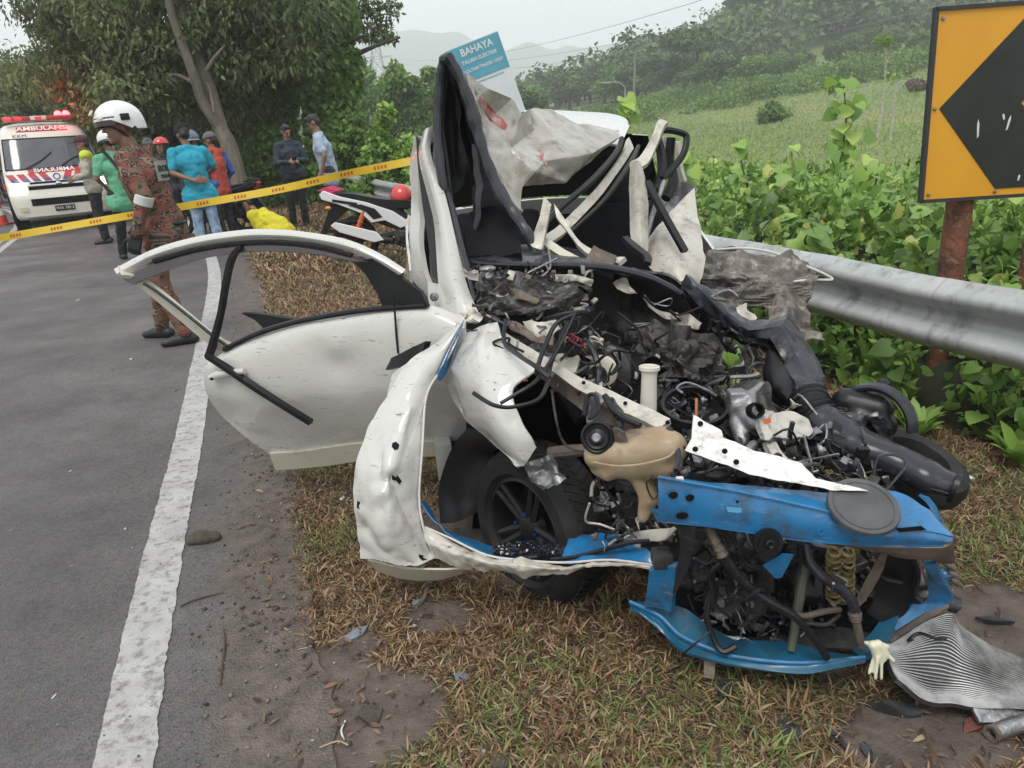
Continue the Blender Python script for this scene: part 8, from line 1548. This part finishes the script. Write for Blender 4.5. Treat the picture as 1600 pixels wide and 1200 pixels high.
mwhite = mat('motorcycle white plastic', (.68, .68, .68), .3, coat=.4); mblack = mat('motorcycle black plastic', (.014, .014, .016), .28, coat=.4); mred = mat('motorcycle pink red', (.52, .03, .10), .35)
m0 = at(634, 368, 9.0); bike = motorcycle(Vector((m0.x, 9.0, .0)), R(-6), 'white and black motorcycle with red tail lamp and orange wheels parked on the verge', mwhite, mred)
m1 = at(318, 300, 13.2); motorcycle(Vector((m1.x, 13.4, 0)), R(172), 'black motorcycle parked beside the squatting person in yellow', mblack, mblack, False)
h0 = at(627, 307, 9.1); hb_ = MB(); shell(hb_, h0, (.13, .15, .135), Matrix.Rotation(R(60), 3, 'X') @ Matrix.Rotation(R(25), 3, 'Y'), 0, 112, 28, 12); hh = thing('helmet', h0, 'red motorcycle helmet hanging at the front of the white motorcycle', 'helmet'); hb_.build('shell', helmet_r, hh)
MB().torus(h0 + Vector((.04, -.05, -.03)), (.2, -.8, .5), .118, .012, 26, 6).build('rim', black, hh); MB().ell(h0 + Vector((.05, -.02, -.05)), (.10, .09, .09), 14, 10).build('lining', dark, hh)
# ================================================================== TAPE, DEBRIS, HAZE
tape_m = bpy.data.materials.new('yellow barrier tape'); tape_m.use_nodes = True
_n = tape_m.node_tree.nodes; _n['Principled BSDF'].inputs['Base Color'].default_value = (.68, .46, .035, 1); _n['Principled BSDF'].inputs['Roughness'].default_value = .35
tp = MB(); pts_ = [at(x, y, Y) for x, y, Y in ((760, 226, 7.0), (640, 252, 7.1), (540, 272, 7.2), (440, 295, 7.3), (330, 315, 7.4), (230, 332, 7.5), (120, 351, 7.6), (0, 372, 7.7), (-140, 398, 7.8))]
C_ = catmull(pts_, 90); ups = []
for i, p in enumerate(C_): a = .25 * math.sin(i * .21) + .12 * noise.noise(Vector((i * .2, 0, 3))); ups.append(Vector((0, math.sin(a), math.cos(a))))
vs = []
for i, p in enumerate(C_): vs += [p + ups[i] * .036, p - ups[i] * .036, p + ups[i] * .036 + Vector((0, .003, 0)), p - ups[i] * .036 + Vector((0, .003, 0))]
fs = []
for i in range(len(C_) - 1): a = i * 4; fs += [(a, a + 1, a + 5, a + 4), (a + 2, a + 6, a + 7, a + 3), (a, a + 4, a + 6, a + 2), (a + 1, a + 3, a + 7, a + 5)]
tp.add(vs, fs); tape = thing('barrier_tape', C_[45], 'yellow barrier tape stretched across the road and verge behind the wreck', 'barrier tape'); tp.build('tape', tape_m, tape)
rmk = mat('red tape print', (.45, .08, .02), .5)
for i in range(3, 86, 6):
    p, u, d = C_[i], ups[i], (C_[i + 1] - C_[i]).normalized(); mb = MB(); 
    for k in range(4): c = p + d * (.035 * k) + Vector((0, -.003, 0)); mb.add([c + u * .016, c - u * .016, c - u * .014 + d * .018, c + u * .012 + d * .02], [(0, 1, 2, 3)])
    tag(mb.build('print', rmk, tape, smooth=False), kind='stuff')
# ---- debris on the ground
shard_b = mat('dark plastic shard', (.025, .026, .03), .4, col2=(.05, .052, .058), sc=20); shard_g = mat('grey blue plastic shard', (.14, .16, .19), .4, col2=(.2, .22, .25), sc=12); shard_w = mat('white paint flake', (.62, .61, .58), .4); stone = mat('mossy stone', (.075, .068, .045), .9, col2=(.05, .045, .035), sc=20, bump=1, bsc=40)
def on_ground(px, py): p = gr(px, py); p.z = ground_z(p.x, p.y); return p
def shard(px, py, s, m_, label, cat='debris', asp=.5, th=.012, name='shard', rot=None, lift=.006):
    p = on_ground(px, py); n = random.randint(5, 7); a0 = random.random() * 6 if rot is None else rot; P = []
    for k in range(n): a = 2 * math.pi * k / n; r_ = s * random.uniform(.7, 1.15); q_ = Vector((r_ * math.cos(a), r_ * math.sin(a) * asp, 0)); q_.rotate(Matrix.Rotation(a0, 3, 'Z')); P.append(p + q_ + Vector((0, 0, lift + .3 * s * random.random())))
    return tag(MB().plate(P, thick=th, cuts=1, crumple=s * .12, csc=25, nrm=Vector((0, -.2, 1)).normalized(), seed=px).build(name, m_, None, org=p, ang=25), label, cat)
p = on_ground(316, 848); st = MB(); st.ell(p + Vector((0, 0, .022)), (.05, .035, .03), 16, 10); st.ell(p + Vector((.045, .01, .018)), (.035, .028, .022), 14, 9); st.ell(p + Vector((-.03, -.01, .015)), (.03, .025, .02), 12, 8); tag(st.build('stone', stone, None, org=p, remesh=.006, relax=1, rough=.008), 'lumpy brown stone lying against the white road line', 'stone')
for a in ((720, 1062, .028, shard_g, 'pale grey blue plastic shard upright at the edge of the grass', 'debris', .7), (557, 993, .045, shard_g, 'flat grey blue plastic shard on the brown grass left of centre', 'debris', .45), (1132, 1086, .035, shard_b, 'black ribbed plastic piece below the blue frame', 'debris', .6), (1232, 1142, .045, shard_b, 'dark plastic fragment in the mud near the bottom right', 'debris', .7), (1180, 1152, .02, shard_b, 'small dark plastic chip beside the dark fragment', 'debris', .5), (1310, 1150, .04, shard_b, 'long thin dark plastic sliver in the mud below the frame', 'debris', .25), (580, 1122, .045, stone, 'flat half buried stone in the bare mud', 'stone', .7),
          (535, 781, .018, shard_w, 'small white flake on the grass by the peeled panel', 'debris', .5), (655, 943, .032, shard_g, 'grey plastic sliver under the bumper lip', 'debris', .4), (675, 912, .02, shard_g, 'blue grey sliver standing below the bumper', 'debris', .5), (785, 1195, .03, stone, 'grey stone at the bottom edge of the grass', 'stone', .8), (1515, 749, .035, shard_w, 'white torn scrap lying behind the black tyre', 'debris', .6), (1548, 738, .04, mat('dry brown leaf', (.22, .13, .07), .8), 'large dry brown leaf behind the white scrap', 'leaf', .6), (1525, 1126, .05, mat('red brown rag', (.16, .06, .045), .9, bump=1, bsc=60), 'red brown rag wedged under the radiator', 'rag', .5), (1230, 1138, .015, shard_b, 'black chip on top of the dark fragment', 'debris', .6), (1400, 1105, .07, shard_b, 'crumpled dark plastic strip beside the radiator', 'debris', .35), (1355, 1168, .03, shard_b, 'black flake near the bottom edge below the radiator', 'debris', .4),
          (122, 470, .02, shard_w, 'tiny white flake on the road left of the firefighter', 'debris', .5), (205, 562, .025, shard_w, 'white flake on the road beside the open door', 'debris', .5), (110, 738, .010, shard_w, 'tiny white flake on the open asphalt', 'debris', .3), (85, 1091, .012, shard_w, 'small white sliver on the asphalt at bottom left', 'debris', .25), (196, 828, .009, shard_w, 'tiny white chip on the asphalt beside the line', 'debris', .5), (275, 612, .02, shard_b, 'dark speck of rubber on the road by the line', 'debris', .3), (1490, 940, .05, shard_b, 'black plastic flap beside the right end of the blue frame', 'debris', .5), (1560, 970, .06, shard_b, 'thin dark plastic strip in the mud at the right', 'debris', .2)):
    shard(*a)
p = on_ground(522, 727); hl_ = MB(); hl_.plate([p + Vector(q) for q in ((-.07, -.02, .02), (.0, -.035, .03), (.08, -.01, .02), (.06, .05, .03), (-.05, .05, .03))], thick=.02, cuts=1, crumple=.008, nrm=Vector((0, -.2, 1)).normalized()); hl_.build
o_ = hl_.build('lamp_fragment', mat('clear lamp plastic', (.5, .52, .53), .12, spec=.8), None, org=p); tag(o_, 'broken clear lamp piece lying under the open door', 'debris')
for P, label in (([(538, 1160), (534, 1145), (540, 1130)], 'white splinter standing in the bare mud'), ([(500, 1172), (528, 1162), (545, 1168)], 'pale straw stick at the mud edge')):
    mb = MB(); mb.tube([on_ground(*q) + Vector((0, 0, .008)) for q in P], .0025, 5, sub=3); tag(mb.build('splinter', shard_w if 'white' in label else mat('straw', (.35, .27, .15), .8), None, org=on_ground(*P[0])), label, 'splinter')
twig = mat('brown twig', (.085, .055, .035), .9)
for P, label in (([(282, 952), (310, 940), (350, 930)], 'thin brown twig on the mud beside the white line'), ([(1205, 1010 + 60), (1240, 1110), (1268, 1140)], 'thin reddish twig in the grass below the blue frame'), ([(1010, 1078), (1060, 1090), (1110, 1120)], 'curved twig in the grass left of the plastic piece'), ([(345, 1075), (352, 1010), (350, 985)], 'straight pale twig on the mud')):
    mb = MB(); mb.tube([on_ground(*q) + Vector((0, 0, .012)) for q in P], [.003, .004, .002], 5, sub=4); tag(mb.build('twig', twig, None, org=on_ground(*P[0])), label, 'twig')
n = 900; X = RNG.uniform(-3.2, -.3, n); Y = 1.1 + 5 * RNG.random(n) ** 1.4; lx = np.interp(Y, LS[:, 1], LS[:, 0]); ok = X < lx + .55; X, Y = X[ok], Y[ok]; n = len(X)
V, Fa, q = leaves(np.stack([X, Y, np.full(n, .012)], 1), rnd(n) * np.array([1, 1, .05]), unit(rnd(n) * .3 + np.array([0, 0, 1])), .004 + .012 * RNG.random(n) ** 3, 'blade', .7); GRIT = ramp_attr_mat('road grit', [(0, (.03, .028, .026)), (.7, (.10, .09, .08)), (.93, (.3, .29, .28)), (1, (.5, .5, .48))], .8)
tag(obj('road_grit', np_mesh('road_grit', V, Fa, np.repeat(RNG.random(n), q)), GRIT), 'fine dark and pale grit scattered over the asphalt', 'grit', kind='stuff')
# ---- damp air: one closed box of thin even mist
hz = MB(); hz.box((0, 700, 88), (3200, 1900, 240)); me = hz.mesh('haze'); hm = bpy.data.materials.new('damp air'); hm.use_nodes = True; _n = hm.node_tree.nodes; _n.remove(_n['Principled BSDF']); pv = _n.new('ShaderNodeVolumePrincipled'); pv.inputs['Color'].default_value = (.93, .95, .97, 1); pv.inputs['Density'].default_value = .0014; hm.node_tree.links.new(pv.outputs[0], _n['Material Output'].inputs['Volume'])
tag(obj('haze', me, hm), 'thin damp haze over the valley', 'haze', kind='stuff')
bpy.data.scenes.remove(TMP)
